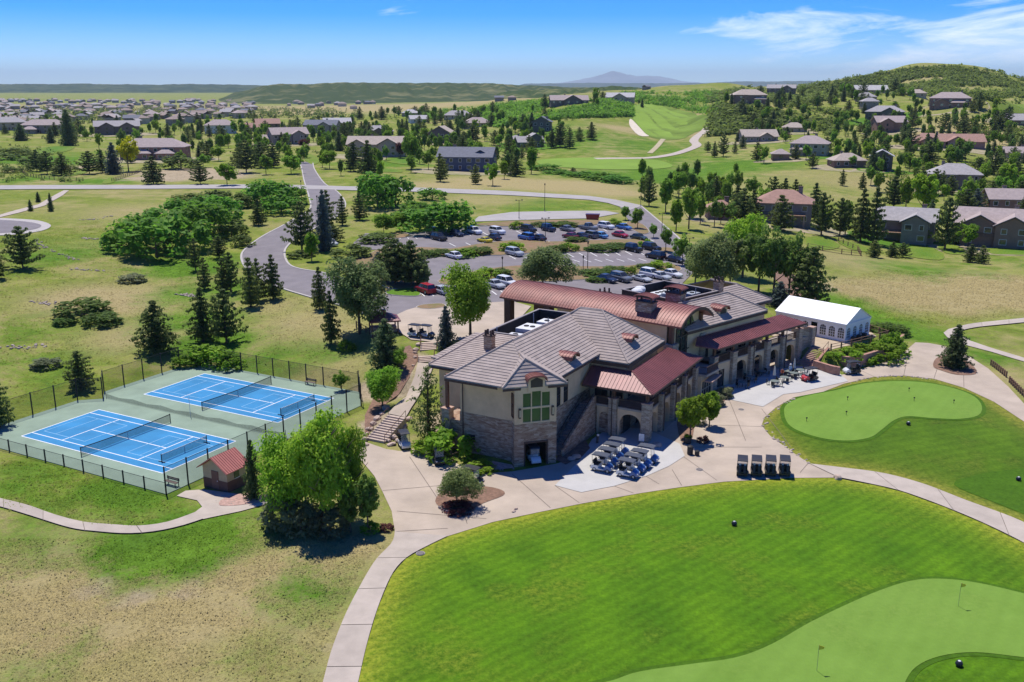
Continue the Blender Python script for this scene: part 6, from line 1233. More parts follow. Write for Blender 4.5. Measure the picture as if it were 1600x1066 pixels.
# gardens of the houses, left
cluster('P', [(240,288,246,34),(313,288,254,26)], 'on the bare gravel below the reddish house'); cluster('Y', [(201,268,212,42)], 'beside the reddish house'); cluster('B', [(178,272,225,28)], 'beside the vivid yellow green tree'); cluster('P', [(58,268,236,24),(74,272,238,24),(98,274,242,30),(140,272,238,28),(160,270,236,20)], 'along the garden fence at left')
cluster('S', [(33,220,194,24),(80,224,200,16),(108,228,174,30)], 'below the taupe house'); cluster('G', [(25,242,228,56),(50,256,240,40),(10,250,236,50),(20,270,258,30)], 'in the green field at far left')
cluster('G', [(283,264,236,50)], 'beside the reddish house'); cluster('L', [(355,290,252,40)], 'right of the bare gravel'); cluster('P', [(385,270,222,34),(372,262,232,26),(408,262,224,30),(428,262,226,26)], 'left of the road end')
cluster('A', [(342,252,226,26),(318,262,240,24)], 'behind the bare gravel'); cluster('L', [(455,272,240,40),(468,246,230,16)], 'at the road end'); cluster('P', [(553,268,224,30),(575,276,222,32)], 'before the broad tan house'); cluster('L', [(515,264,232,34),(585,258,228,26)], 'before the broad tan house'); cluster('S', [(530,236,206,18)], 'left of the broad tan house'); cluster('A', [(643,264,204,40)], 'left of the navy house'); cluster('P', [(688,284,242,22),(743,288,258,18)], 'below the navy house'); cluster('L', [(770,290,252,28),(788,280,248,22)], 'right of the navy house'); cluster('R', [(626,248,220,24),(474,232,216,20)], 'beside a house garden')
cluster('L', [(830,272,226,26)], 'at the left end of the far green'); cluster('P', [(806,276,246,26),(895,272,262,14)], 'near the left end of the far green')
cluster('P', [(875,230,196,22),(890,232,202,18),(905,220,200,16),(924,218,192,16),(862,232,204,14)], 'in the wood left of the valley meadow')
cluster('L', [(862,228,202,16)], 'in the wood left of the valley meadow')
cluster('O', [(850,266,256,40),(870,272,264,36),(905,276,266,44),(940,282,268,44),(965,286,274,40)], 'below the far green')
# right side
cluster('P', [(1014,322,276,20),(1118,318,277,22),(1150,345,290,30),(1176,348,298,26)], 'behind the car park road'); cluster('A', [(1040,332,274,36),(1076,358,288,34),(1094,350,300,26)], 'behind the car park road'); cluster('L', [(1056,362,306,34)], 'behind the car park road'); cluster('D', [(1116,354,308,28),(1140,352,314,30)], 'before the rose walled house'); cluster('R', [(1126,350,312,18)], 'behind the car park road')
cluster('P', [(1130,245,212,14),(1106,238,222,10),(1116,246,222,10),(1160,232,212,12),(1148,240,222,10)], 'right of the valley path')
cluster('P', [(1208,322,278,22),(1225,324,280,22),(1241,324,282,22),(1272,345,288,26),(1283,368,304,28),(1312,368,312,28),(1344,378,298,32),(1364,382,296,34)], 'between the red roofed and the taupe gabled house')
cluster('L', [(1415,330,272,34),(1440,340,264,56),(1502,334,288,26),(1542,324,286,30),(1571,304,250,36)], 'before the dry meadow at right'); cluster('P', [(1396,326,278,28),(1476,390,312,32),(1472,298,268,12)], 'among the right gardens'); cluster('B', [(1523,340,296,26)], 'among the right gardens'); cluster('A', [(1560,322,270,32),(1592,320,268,36),(1536,292,250,26)], 'among the right gardens'); cluster('P', [(1316,290,266,12),(1347,296,271,12)], 'alone in the dry meadow')
cluster('L', [(1512,388,346,42)], 'before the big brown gabled house'); cluster('P', [(1366,402,376,24),(1394,402,378,18),(1410,402,380,20),(1516,410,382,22),(1534,412,384,20)], 'on the lawn edge below the right houses'); cluster('A', [(1440,382,356,26)], 'before the taupe gabled house')
# scattered garden trees: told apart by the house they stand beside
def scatter(n, poly, mixk, seed, hm=(6.5, 11.5)):
    rs = random.Random(seed); P2 = np.array(poly, float); xs, ys = P2[:, 0], P2[:, 1]; cand = []
    while len(cand) < n * 3:
        c = (rs.uniform(xs.min(), xs.max()), rs.uniform(ys.min(), ys.max()))
        if poly_sd(np.array([c]), P2)[0] < 0: cand.append(c)
    hp = hits(cand); out = 0; byk = {}
    for c, p in zip(cand, hp):
        if out >= n or p[1] > 1250: continue
        if any((p[0] - h[0]) ** 2 + (p[1] - h[1]) ** 2 < (h[2] + 2) ** 2 for h in HOUSES): continue
        if any((p[0] - t[0]) ** 2 + (p[1] - t[1]) ** 2 < 16 for t in TREES): continue
        k = rs.choice(mixk); h = rs.uniform(*hm) * (.9 if k in 'LAR' else 1); o = plant(k, *[float(v) for v in p], h, h * ASP[k] * rs.uniform(.8, 1.2)); out += 1
        nb = min(HOUSES, key=lambda q_: (q_[0] - p[0]) ** 2 + (q_[1] - p[1]) ** 2); byk.setdefault((k, nb[3]), []).append((c[0], o))
    return byk
ALLS = {}
for args in ((56, [(0,182),(470,182),(475,235),(390,250),(330,250),(310,225),(150,240),(120,225),(0,222)], 'PPAALLSD', 41), (150, [(480,184),(640,176),(860,176),(860,236),(800,262),(650,240),(480,232)], 'PPPAALLDD', 43), (150, [(1140,168),(1330,150),(1520,158),(1600,190),(1600,318),(1440,312),(1400,255),(1300,250),(1180,215)], 'PPPAALLDSD', 47), (12, [(1195,140),(1300,140),(1300,168),(1195,168)], 'PPS', 51), (8, [(1520,300),(1600,300),(1600,345),(1490,345)], 'PAL', 53), (70, [(380,205),(860,205),(800,262),(660,262),(640,285),(540,285),(500,262),(380,282)], 'AALLD', 57), (80, [(1135,175),(1330,165),(1600,185),(1600,325),(1400,320),(1230,230)], 'AALLD', 59), (36, [(60,190),(470,190),(470,270),(330,268),(120,246)], 'AALLD', 60), (22, [(1000,270),(1180,270),(1190,345),(1100,350),(1000,310)], 'AALD', 66)):
    for k, v in scatter(*args).items(): ALLS.setdefault(k, []).extend(v)
hgr = random.Random(77)
for hx_, hy_, hr_, lab, _ in HOUSES:
    for _k in range(7 if hy_ < 900 else 4):
        a = hgr.uniform(0, 6.28); q_ = hr_ * .85 + hgr.uniform(1.5, 7); x, y = hx_ + math.cos(a) * q_ * 1.25, hy_ + math.sin(a) * q_
        if math.sin(a) < -.75 and hgr.random() < .5 or any((x - t[0]) ** 2 + (y - t[1]) ** 2 < 14 for t in TREES): continue
        k = hgr.choice('PPPAALDSS' if hx_ > 150 else 'PPAALLDS'); h = hgr.uniform(6, 11.5); z = H(x, y); ALLS.setdefault((k, lab), []).append((to_px(x, y, z)[0], plant(k, x, y, z, h, h * ASP[k] * hgr.uniform(.85, 1.25))))
for (k, lab), v in ALLS.items():
    wds = lab.split(','); ws = wds[0].split(); ordn = 4 if len(v) > 1 else 0; keepw = 16 - ordn - len(KIND[k][3].split()) - 2
    ordinals(v, KIND[k][3], 'by the ' + ' '.join(ws[:max(4, keepw)]), 'garden trees of the houses')
# scrub on the hills and green belts: nobody could count it
def scrub(name, label, cat, polys, leaf, seed, size=(2.6, 5.0), leaves=26, ls=.55, hr=(.5, .8)):
    rs = np.random.RandomState(seed); pts = []
    for poly, n in polys:
        P2 = np.array(poly, float); c = np.stack([rs.uniform(P2[:, 0].min(), P2[:, 0].max(), n * 4), rs.uniform(P2[:, 1].min(), P2[:, 1].max(), n * 4)], -1); c = c[poly_sd(c, P2) < 0][:n]; pts.append(c)
    hp = np.concatenate([hits(c) for c in pts]); hp = hp[(hp[:, 1] < 1700)]; ok = np.ones(len(hp), bool)
    for h in HOUSES: ok &= (hp[:, 0] - h[0]) ** 2 + (hp[:, 1] - h[1]) ** 2 > (h[2] + 3) ** 2
    # clumpy distribution
    nz = np.sin(hp[:, 0] / 19 + 1.3 * np.sin(hp[:, 1] / 27)) * np.sin(hp[:, 1] / 33 + 1.1 * np.sin(hp[:, 0] / 41)) + rs.normal(size=len(hp)) * .35; ok &= nz > -.18; hp = hp[ok]; L = Leaves()
    for p in hp:
        r = rs.uniform(*size); h = r * rs.uniform(*hr); tt = rs.uniform(.1, .9)
        L.clump((p[0], p[1], p[2] + h * .35), r * .5, leaves, ls * r / 3.5, tt, flat=h / r * 1.2)
    return tag(link(name, L.mesh(name, leaf_mat('leaf_' + leaf, LEAF[leaf]))), label, cat, None, 'stuff')
scrub('hill_scrub', 'dark green oak scrub covering the right hillside', 'scrub', [([(1100,150),(1200,128),(1300,128),(1420,108),(1500,104),(1560,112),(1600,124),(1600,165),(1500,150),(1350,150),(1250,165),(1150,182),(1115,190)], 7500), ([(1110,170),(1240,165),(1330,180),(1300,215),(1230,195),(1150,210),(1105,215)], 1300), ([(1460,200),(1600,195),(1600,225),(1500,205)], 90)], 'oakg', 61, (3, 7), 18, .75)
scrub('ridge_scrub', 'green oak scrub belt across the ridge in the centre', 'scrub', [([(640,180),(760,165),(860,158),(985,158),(990,182),(940,184),(880,186),(780,200),(700,192)], 3200), ([(965,146),(1060,146),(1125,142),(1128,165),(1060,158),(1000,157)], 700), ([(985,157),(1060,160),(1130,165),(1130,182),(1090,178),(1050,168),(1000,162)], 420)], 'oak', 63, (3, 6.5))
scrub('meadow_scrub', 'green shrubs dotted over meadows near the houses', 'scrub', [([(0,225),(110,240),(130,285),(0,285)], 150), ([(470,180),(900,180),(870,240),(640,250),(480,240)], 700), ([(1200,200),(1600,180),(1600,330),(1430,300),(1300,260)], 600), ([(0,180),(470,180),(470,220),(0,220)], 420)], 'oakg', 67, (1.6, 3.6))
# trees of the town, too far to count
scrub('town_trees', 'dark tree crowns scattered through the distant town', 'trees', [([(0,160),(400,158),(560,172),(560,185),(300,186),(0,200)], 1900)], 'pine2', 69, (4, 8), 22, .6, (.8, 1.2))
# tussocks of the native grass, real relief near the camera
def tussocks(name, label, polys, cols, seed, hmax=.32):
    rs = np.random.RandomState(seed); L = Leaves(); allp = []
    for poly, n in polys:
        P2 = hits(poly)[:, :2]; mn, mx = P2.min(0), P2.max(0); c = rs.uniform(mn, mx, (n * 3, 2)); c = c[poly_sd(c, P2) < -.2]; c = c[np.sin(c[:, 0] / 1.9 + 2 * np.sin(c[:, 1] / 2.7)) * np.sin(c[:, 1] / 1.6 + 1.5 * np.sin(c[:, 0] / 3.1)) + rs.normal(size=len(c)) * .55 > -.1][:n]; allp.append(c)
    p = np.concatenate(allp); z = Hs(p[:, 0], p[:, 1]); k = 5; n = len(p)
    h = rs.uniform(.3, 1, n) * hmax; r0 = h * rs.uniform(.7, 1.3, n); an = rs.uniform(0, 6.28, (n, 1)) + np.arange(5) * 6.283 / 5; rr_ = r0[:, None] * rs.uniform(.6, 1.4, (n, 5)); k = 5
    base = np.stack([p[:, 0:1] + np.cos(an) * rr_, p[:, 1:2] + np.sin(an) * rr_, np.repeat(z[:, None] - .03, 5, 1)], -1); apex = np.stack([p[:, 0] + rs.normal(size=n) * .06, p[:, 1] + rs.normal(size=n) * .06, z + h], -1)
    v = np.concatenate([base, apex[:, None]], 1).reshape(-1, 3); m = 5 * n; fi = (np.arange(n) * 6)[:, None, None] + np.array([[i, (i + 1) % 5, 5] for i in range(5)])[None]
    me = bpy.data.meshes.new(name); me.vertices.add(6 * n); me.vertices.foreach_set('co', v.ravel()); me.loops.add(3 * m); me.loops.foreach_set('vertex_index', fi.ravel().astype(np.int32)); me.polygons.add(m); me.polygons.foreach_set('loop_start', np.arange(0, 3 * m, 3, dtype=np.int32)); me.polygons.foreach_set('loop_total', np.full(m, 3, np.int32))
    ij = np.clip(np.rint(np.interp(np.log(np.hypot(v[:, 0], v[:, 1])), LR, np.arange(NR))), 0, NR - 1).astype(int) * NA + np.clip(np.rint(np.interp(np.arctan2(v[:, 0], v[:, 1]), th, np.arange(NA))), 0, NA - 1).astype(int)
    me.color_attributes.new('patch', 'FLOAT_COLOR', 'POINT').data.foreach_set('color', pc[ij].ravel()); me.materials.append(M_GROUND); me.update(calc_edges=True); return tag(link(name, me), label, 'grass', None, 'stuff')
tussocks('dry_grass', 'dry straw coloured native grass in the left foreground', [([(0,840),(130,838),(240,836),(330,815),(430,800),(560,835),(606,855),(580,870),(552,918),(530,962),(510,1016),(498,1080),(-30,1080),(-30,800)], 30000)], None, 71, .17)
tussocks('meadow_grass', 'green and straw native grass of the left meadow', [([(0,800),(60,800),(140,822),(220,826),(300,806),(285,790),(220,766),(100,730),(0,716)], 6000), ([(0,370),(150,345),(370,410),(400,440),(480,470),(590,510),(560,600),(400,570),(250,555),(100,605),(0,640)], 22000)], None, 73, .22)
tussocks('bank_grass', 'tall dry grass on the mound behind the tent', [([(1300,440),(1380,420),(1600,430),(1680,470),(1600,492),(1480,508),(1380,500),(1310,480)], 12000)], None, 75, .3)
# ------------------------------------------------------------------ tennis courts
M_CGREEN = mat('court_green', (.225, .30, .22), .85, .14, .25, detail=7); M_CBLUE = mat('court_blue', (.03, .21, .42), .8, .14, .3, detail=7); M_LINE = mat('court_line', (.75, .78, .80), .8, .04, 2); M_LLINE = mat('court_line_pale', (.22, .45, .66), .8, .04, 2)
M_POST = mat('black_post', (.02, .02, .022), .6, .2, 3); M_NETW = mat('net_tape', (.55, .57, .58), .8, .05, 2)
def mesh_mat(name, col, op):
    m = bpy.data.materials.new(name); m.use_nodes = True; t = m.node_tree; b = t.nodes['Principled BSDF']; b.inputs['Base Color'].default_value = (*col, 1); b.inputs['Roughness'].default_value = .8
    # woven wire too fine to see: a fine procedural weave of wire and gaps
    g = t.nodes.new('ShaderNodeTexCoord'); mp = t.nodes.new('ShaderNodeMapping'); mp.inputs['Scale'].default_value = (1, 1, 1); t.links.new(g.outputs['Object'], mp.inputs['Vector'])
    nz = t.nodes.new('ShaderNodeTexNoise'); nz.inputs['Scale'].default_value = 3; t.links.new(mp.outputs[0], nz.inputs['Vector']); r = t.nodes.new('ShaderNodeMapRange'); r.inputs['To Min'].default_value = op * .8; r.inputs['To Max'].default_value = op * 1.2; t.links.new(nz.outputs['Fac'], r.inputs['Value']); t.links.new(r.outputs[0], b.inputs['Alpha']); return m
M_CHAIN = mesh_mat('chain_link', (.03, .03, .03), .26); M_NET = mesh_mat('net_mesh', (.02, .025, .03), .5)
FEN = [(-3.7, 28.4), (28.5, 28.8), (33.0, 25.0), (33.0, -2.6), (29.8, -5.7), (16.4, -5.7), (14.3, -3.3), (12.2, -5.7), (-1.0, -5.7), (-3.7, -3.2)]
CZ = .08
crt = MB().prism([fC(*p) for p in FEN], -.3, CZ); court = tag(crt.build('tennis_court', M_CGREEN), kind='structure')
for k, a0 in enumerate((0.0, 18.2)):
    q4 = lambda a, b, c, d, z: [(*fC(a, b), z), (*fC(c, b), z), (*fC(c, d), z), (*fC(a, d), z)]
    MB().poly(q4(a0 - .05, -.05, a0 + 11.02, 23.82, CZ + .006)).build('playing_surface', M_CBLUE, court)
    ln = MB()
    def seg(a, b, c, d, w_=.065, z=CZ + .012, mb=None):
        mb = mb or ln
        if a == c: mb.poly(q4(a - w_, b, a + w_, d, z))
        else: mb.poly(q4(a, b - w_, c, b + w_, z + .002))
    for a in (0, 10.97): seg(a0 + a, 0, a0 + a, 23.77)
    for a in (1.37, 9.6): seg(a0 + a, 0, a0 + a, 23.77)
    for b in (0, 23.77): seg(a0, b, a0 + 10.97, b, .07)
    for b in (5.485, 18.285): seg(a0 + 1.37, b, a0 + 9.6, b)
    seg(a0 + 5.485, 5.485, a0 + 5.485, 18.285); ln.build('court_lines', M_LINE, court)
    pl = MB()
    for b0, b1 in ((.9, 8.2), (15.4, 22.6)):
        for a in (2.4, 8.5): seg(a0 + a, b0, a0 + a, b1, .05, CZ + .016, pl)
        for b in (b0, b1, (b0 + b1) / 2 - 1.6): seg(a0 + 2.4, b, a0 + 8.5, b, .05, CZ + .016, pl)
    pl.build('training_lines', M_LLINE, court)
def cM(a, b, z=CZ, rz=0): return Matrix.Translation((*fC(a, b), z))
def net(label, a0, a1, b, h0=1.07, name='tennis_net', posts=True, base=False):
    p0, p1 = fC(a0, b), fC(a1, b); root = empty(name, (p0[0], p0[1], CZ), math.atan2(p1[1] - p0[1], p1[0] - p0[0]), label, 'net'); L = math.hypot(p1[0] - p0[0], p1[1] - p0[1])
    for x in (0, L):
        o = MB().tube((x, 0, 0), (x, 0, h0 + .06), .05).build('net_post', M_POST, root)
        if base: MB().box(x - .05, x + .05, -.5, .5, .0, .08).build('foot', M_POST, o)
    n = 12; top = [h0 - (.14 * math.sin(math.pi * i / n) if not base else .04 * math.sin(math.pi * i / n)) for i in range(n + 1)]
    m = MB(); tp = MB()
    for i in range(n):
        x0, x1 = L * i / n, L * (i + 1) / n; m.poly([(x0, 0, .05), (x1, 0, .05), (x1, 0, top[i + 1]), (x0, 0, top[i])])
        tp.add([(x, y, z + dz) for x, z in ((x0, top[i]), (x1, top[i + 1])) for y in (-.025, .025) for dz in (-.07, .015)], [(0, 1, 5, 4), (2, 6, 7, 3), (1, 3, 7, 5), (0, 4, 6, 2)])
    m.build('net_mesh', M_NET, root); tp.build('net_tape', M_NETW if base else M_POST, root); MB().box(L / 2 - .04, L / 2 + .04, -.03, .03, .0, top[n // 2]).build('centre_strap', M_NETW, root)
    return root
net('long dark tennis net across the nearer blue court', -.95, 11.95, 11.9); net('long dark tennis net across the farther blue court', 17.2, 30.1, 11.9)
net('short portable net standing on the nearer court', 2.2, 8.9, 21.2, .9, 'portable_net', base=True); net('portable net on the farther court behind the green tree', 20.5, 27, 22.2, .9, 'portable_net', base=True)
# divider between the courts: low sagging mesh on slim posts
p0, p1 = fC(14.6, -3.1), fC(14.6, 28.2); dv = empty('divider_net', (p0[0], p0[1], CZ), math.atan2(p1[1] - p0[1], p1[0] - p0[0]), 'low sagging dark divider mesh between the two courts', 'net'); L = math.hypot(p1[0] - p0[0], p1[1] - p0[1]); m = MB()
for i in range(24): x0, x1 = L * i / 24, L * (i + 1) / 24; m.poly([(x0, 0, .03), (x1, 0, .03), (x1, 0, .55 + .12 * math.cos((i + 1) * 1.57)), (x0, 0, .55 + .12 * math.cos(i * 1.57))])
m.build('mesh', M_NET, dv)
for i in (0, 12, 24): MB().tube((L * i / 24, 0, 0), (L * i / 24, 0, 2.6 if i == 12 else 1.0), .03).build('divider_post', M_HVAC if i == 12 else M_POST, dv)
def chain_fence(label, pts, h, sp=3.05, extra=0.0):
    w0 = fC(*pts[0]); root = empty('court_fence', (w0[0], w0[1], CZ - .1), 0, label, 'fence', 'fences round the tennis courts'); wp = [fC(*p) for p in pts]
    for a, b in zip(wp[:-1], wp[1:]):
        L = math.hypot(b[0] - a[0], b[1] - a[1]); n = max(1, round(L / sp)); A_l = (a[0] - w0[0], a[1] - w0[1]); B_l = (b[0] - w0[0], b[1] - w0[1])
        MB().add([(*A_l, .05), (*B_l, .05), (*B_l, h - .05), (*A_l, h - .05)], [(0, 1, 2, 3)]).build('wire_mesh', M_CHAIN, root); MB().tube((*A_l, h), (*B_l, h), .028, n=6).build('top_rail', M_POST, root)
        for i in range(n + (1 if (b == wp[-1]) else 0)): t = i / n; x, y = A_l[0] + (B_l[0] - A_l[0]) * t, A_l[1] + (B_l[1] - A_l[1]) * t; MB().tube((x, y, -.4), (x, y, h + .12), .085, n=8).build('post', M_POST, root)
chain_fence('low black chain-link fence along the front of the courts', [(-3.7, -3.2), (-3.7, 28.4)], 1.35); chain_fence('tall black chain-link fence on the shed side of the courts', [(-3.7, 28.4), (28.5, 28.8), (33.0, 25.0)], 3.0)
chain_fence('tall black chain-link fence along the back of the courts', [(33.0, 25.0), (33.0, -2.6), (29.8, -5.7)], 2.7); chain_fence('tall black chain-link fence on the left of the courts with inset gate', [(29.8, -5.7), (16.4, -5.7), (14.3, -3.3), (12.2, -5.7), (-1.0, -5.7), (-3.7, -3.2)], 3.0)
def bench(label, x, y, z, rz):
    root = empty('bench', (x, y, z), rz, label, 'bench'); wd = mat('bench_slat', (.16, .12, .10), .7, .15, 4, coord='obj')
    for k in range(3): MB().box(-.9, .9, -.22 + k * .16, -.09 + k * .16, .43, .47).build('seat_slat', wd, root)
    for k in range(2): MB().box(-.9, .9, .27, .31, .56 + k * .17, .69 + k * .17).build('back_slat', wd, root)
    for s in (-1, 1): m = MB().box(s * .75 - .03, s * .75 + .03, -.22, -.16, 0, .43); m.box(s * .75 - .03, s * .75 + .03, .24, .3, 0, .92); m.box(s * .75 - .028, s * .75 + .028, -.22, .3, .38, .428); m.build('leg_frame', M_POST, root)
x, y = fC(-1.9, 27.2); bench('dark slatted bench inside the near court corner', x, y, CZ, CT + R(90) + R(180)); x, y = fC(32.2, 17.2); bench('dark slatted bench against the back court fence', x, y, CZ, CT - R(90))
# shed
sx, sy = fC(-.3, 31.9); shed = empty('shed', (sx, sy, .03), CT, 'small tan and brown shed with red ribbed roof beside the courts', 'shed')   # x away, y to the left
m = MB().box(0, 2.7, -1.7, 1.7, -.2, 1.1); m.build('wainscot', mat('shed_brown', (.13, .065, .05), .8, .12, 2), shed)
m = MB().box(.02, 2.68, -1.68, 1.68, 1.1, 2.35)
for xx in (.02, 2.68): m.poly([(xx, -1.68, 2.35), (xx, 1.68, 2.35), (xx, 0, 3.5)])
m.build('wall', mat('shed_tan', (.47, .36, .22), .9, .08, 2), shed); rf = MB(); seamed(rf, [(-.45, -2.1, 2.2), (3.1, -2.1, 2.2), (3.1, 0, 3.62), (-.45, 0, 3.62)], .3, .07, .05); seamed(rf, [(3.1, 2.1, 2.2), (-.45, 2.1, 2.2), (-.45, 0, 3.62), (3.1, 0, 3.62)], .3, .07, .05); rf.build('roof', mat('shed_roof', (.46, .17, .14), .55, .1, 1, metal=.05), shed)
o = MB().box(-.04, .03, -.5, .45, 0, 2.05).build('door', mat('shed_door', (.18, .09, .065), .7, .1, 2), shed); MB().box(-.09, -.04, -.4, -.32, .95, 1.05).build('handle', M_HVAC, o)
o = MB().box(1.0, 1.7, -1.74, -1.66, 1.2, 2.0).build('window', M_DGLASS, shed); MB().box(.95, 1.75, -1.76, -1.741, 1.13, 1.2).build('sill', M_TRIM, o)
# ------------------------------------------------------------------ tent and its terrace
TX, TY = fB(28.65, 3.0); tent = empty('event_tent', (TX, TY, TZ), TB, 'white frame tent with arched windows beside the clubhouse', 'tent'); M_TENT = mat('tent_vinyl', (.80, .81, .82), .5, .02, 1, spec=.4); M_TWALL = mat('tent_wall', (.74, .75, .77), .6, .03, 1)
hx, hy, eh, rh = 3.75, 6.2, 2.9, 4.9
rf = MB(); rf.slab([(-hx - .15, -hy - .15, eh), (0, -hy - .15, rh), (0, hy + .15, rh), (-hx - .15, hy + .15, eh)][::-1], .05); rf.slab([(hx + .15, -hy - .15, eh), (hx + .15, hy + .15, eh), (0, hy + .15, rh), (0, -hy - .15, rh)], .05); rf.build('tent_roof', M_TENT, tent)
def tent_wall(P0, P1, n, arch_w, gable=False, door=None):
    L = math.hypot(P1[0] - P0[0], P1[1] - P0[1]); holes = []; ps = []
    for i in range(n):
        c = L * (i + .5) / n
        if door is not None and i == door: holes.append((c - .55, c + .55, .0, 2.3, 2.3)); continue
        holes.append((c - arch_w / 2, c + arch_w / 2, .55, 1.75, 1.75 + arch_w * .42)); ps.append(c)
    m = panel(MB(), P0, P1, 0, eh - .05, holes, .05)
    if gable: m.poly([(*P0, eh - .05), (*P1, eh - .05), ((P0[0] + P1[0]) / 2, (P0[1] + P1[1]) / 2, rh - .06)])
    m.build('tent_wall', M_TWALL, tent)
    for c in ps:
        d = Vector((P1[0] - P0[0], P1[1] - P0[1])).normalized(); nrm = Vector((d.y, -d.x)); g = MB(); k = 10
        pts = [(c - arch_w / 2, .55), (c + arch_w / 2, .55)] + [(c + arch_w / 2 * math.cos(math.pi * i / k), 1.75 + arch_w * .42 * math.sin(math.pi * i / k)) for i in range(k + 1)]
        g.poly([(P0[0] + d.x * s - nrm.x * .04, P0[1] + d.y * s - nrm.y * .04, z) for s, z in pts]); o = g.build('arched_window', M_DGLASS, tent); f = MB()
        def bar(s0, s1, z0, z1): f.add([(P0[0] + d.x * s - nrm.x * kk, P0[1] + d.y * s - nrm.y * kk, z) for kk in (.035, -.005) for s, z in ((s0, z0), (s1, z0), (s1, z1), (s0, z1))], [(4, 5, 6, 7), (0, 1, 5, 4), (1, 2, 6, 5), (2, 3, 7, 6), (3, 0, 4, 7)])
        for q_ in (-.17, .17): bar(c + q_ * arch_w - .025, c + q_ * arch_w + .025, .55, 1.75 + arch_w * .36)
        for z in (.95, 1.35, 1.75): bar(c - arch_w / 2, c + arch_w / 2, z - .025, z + .025)
        f.build('glazing_bars', M_TWALL, o)
tent_wall((-hx, hy), (-hx, -hy), 8, 1.05, door=4); tent_wall((-hx, -hy), (hx, -hy), 4, 1.0, True); tent_wall((hx, -hy), (hx, hy), 8, 1.05); tent_wall((hx, hy), (-hx, hy), 4, 1.0, True)
vz = MB()
for y0 in np.arange(-hy, hy, .62):
    vz.poly([(-hx - .16, y0, eh), (-hx - .16, y0 + .62, eh), (-hx - .16, y0 + .62, eh - .22), (-hx - .16, y0 + .31, eh - .3), (-hx - .16, y0, eh - .22)])
for x0 in np.arange(-hx, hx - .1, .62): vz.poly([(x0, -hy - .16, eh), (x0 + .62, -hy - .16, eh), (x0 + .62, -hy - .16, eh - .22), (x0 + .31, -hy - .16, eh - .3), (x0, -hy - .16, eh - .22)])
vz.build('valance', M_TENT, tent)
for sx_ in (-1, 1):
    for sy_ in (-1, 0, 1): MB().tube((sx_ * (hx - .08), sy_ * (hy - .1), 0), (sx_ * (hx - .08), sy_ * (hy - .1), eh), .045).build('tent_pole', M_HVAC, tent)
for k in (-2.4, -.8, .9): MB().box(k - .3, k + .3, -hy - .95, -hy - .4, 0, .85).build('heater_box', M_PARA, tent)
M_PAVE = mat('terrace_paving', (.44, .35, .24), .9, .12, 1, bump=.2, bscale=5)
px_pts = [fB(19.0, -3.9), fB(33.6, -5.6), fB(35, 11), fB(21, 11), fB(19.5, 3)]; sheet('terrace', px_pts, .05, M_PAVE)
M_SAND2 = mat('red_sandstone', (.40, .22, .165))
def low_wall(label, pts, h, t=.45):
    p = np.array(pts); x0, y0 = p[0]; root = empty('retaining_wall', (x0, y0, 0), 0, label, 'wall'); mid = catmull(p, 4); tn = np.gradient(mid, axis=0); tn /= np.hypot(*tn.T)[:, None]; nn = np.stack([-tn[:, 1], tn[:, 0]], -1) * t / 2; rs = random.Random(3)
    for c in range(int(h / .24)):
        s0 = (c % 2) * .5; m = MB()
        for i in range(len(mid) - 1):
            j = rs.uniform(0, .05); a, b = mid[i] - (x0, y0), mid[i + 1] - (x0, y0); e = 1 + j * 2; vs = [(*(q_ + s * n_ * e), z) for z in (c * .24 - .3, c * .24 - .07) for q_, n_, s in ((a, nn[i], -1), (b, nn[i + 1], -1), (b, nn[i + 1], 1), (a, nn[i], 1))]
            m.add(vs, [(3, 2, 1, 0), (4, 5, 6, 7), (0, 1, 5, 4), (1, 2, 6, 5), (2, 3, 7, 6), (3, 0, 4, 7)])
        tag(m.build('stone_course', M_SAND2, root), kind='stuff')
low_wall('red sandstone retaining wall at the foot of the terrace stair', [gp(1271, 577), gp(1284, 581), gp(1297, 585), gp(1311, 588)], 1.7)
low_wall('curved red sandstone wall in the terraced bed below the tent', [gp(1306, 562, 1), gp(1325, 566, 1), gp(1350, 562, 1), gp(1380, 552, 1), gp(1402, 541, 1), gp(1410, 530, 1)], 2.2)
def rail_fence(label, pts, h=1.1, sp=2.2, rails=2, material=None, z=None, group=None):
    mt = material or mat('fence_wood', (.20, .115, .075), .85, .2, 3); p = np.array(pts); z0 = H(*p[0]) if z is None else z; root = empty('rail_fence', (p[0][0], p[0][1], z0), 0, label, 'fence', group); prev = None
    for a, b in zip(p[:-1], p[1:]):
        L = np.hypot(*(b - a)); n = max(1, round(L / sp))
        for i in range(n + 1):
            c = a + (b - a) * i / n; zz = (H(*c) if z is None else z) - z0; l = (c[0] - p[0][0], c[1] - p[0][1])
            if prev is None or i > 0 or True:
                if not (prev is not None and i == 0): MB().box(l[0] - .09, l[0] + .09, l[1] - .09, l[1] + .09, zz - .4, zz + h).build('post', mt, root)
            if prev is not None and i > 0 or (prev is not None and i == 0 and False):
                for r_ in range(rails): hh = h * (.9 - .42 * r_); MB().tube((prev[0], prev[1], prev[2] + hh), (l[0], l[1], zz + hh), .05, n=5).build('rail', mt, root)
            prev = (l[0], l[1], zz)
rail_fence('brown timber post and rail fence along the tent terrace edge', [fB(19.3, -4.1), fB(24, -4.8), fB(29, -5.4), fB(33.5, -5.8), fB(35, -2)], 1.0, 2.4, 2, z=TZ)
rail_fence('brown split rail fence between dry meadow and lawn at right', hits([(1262,388),(1285,392),(1315,397),(1345,400),(1340,392),(1310,378)])[:, :2], 1.3, 3.2, 3); rail_fence('dark garden fence round the gravel yard at far left', hits([(36,272),(44,276),(70,280),(100,282),(130,283)])[:, :2], 1.3, 2.6, 3)
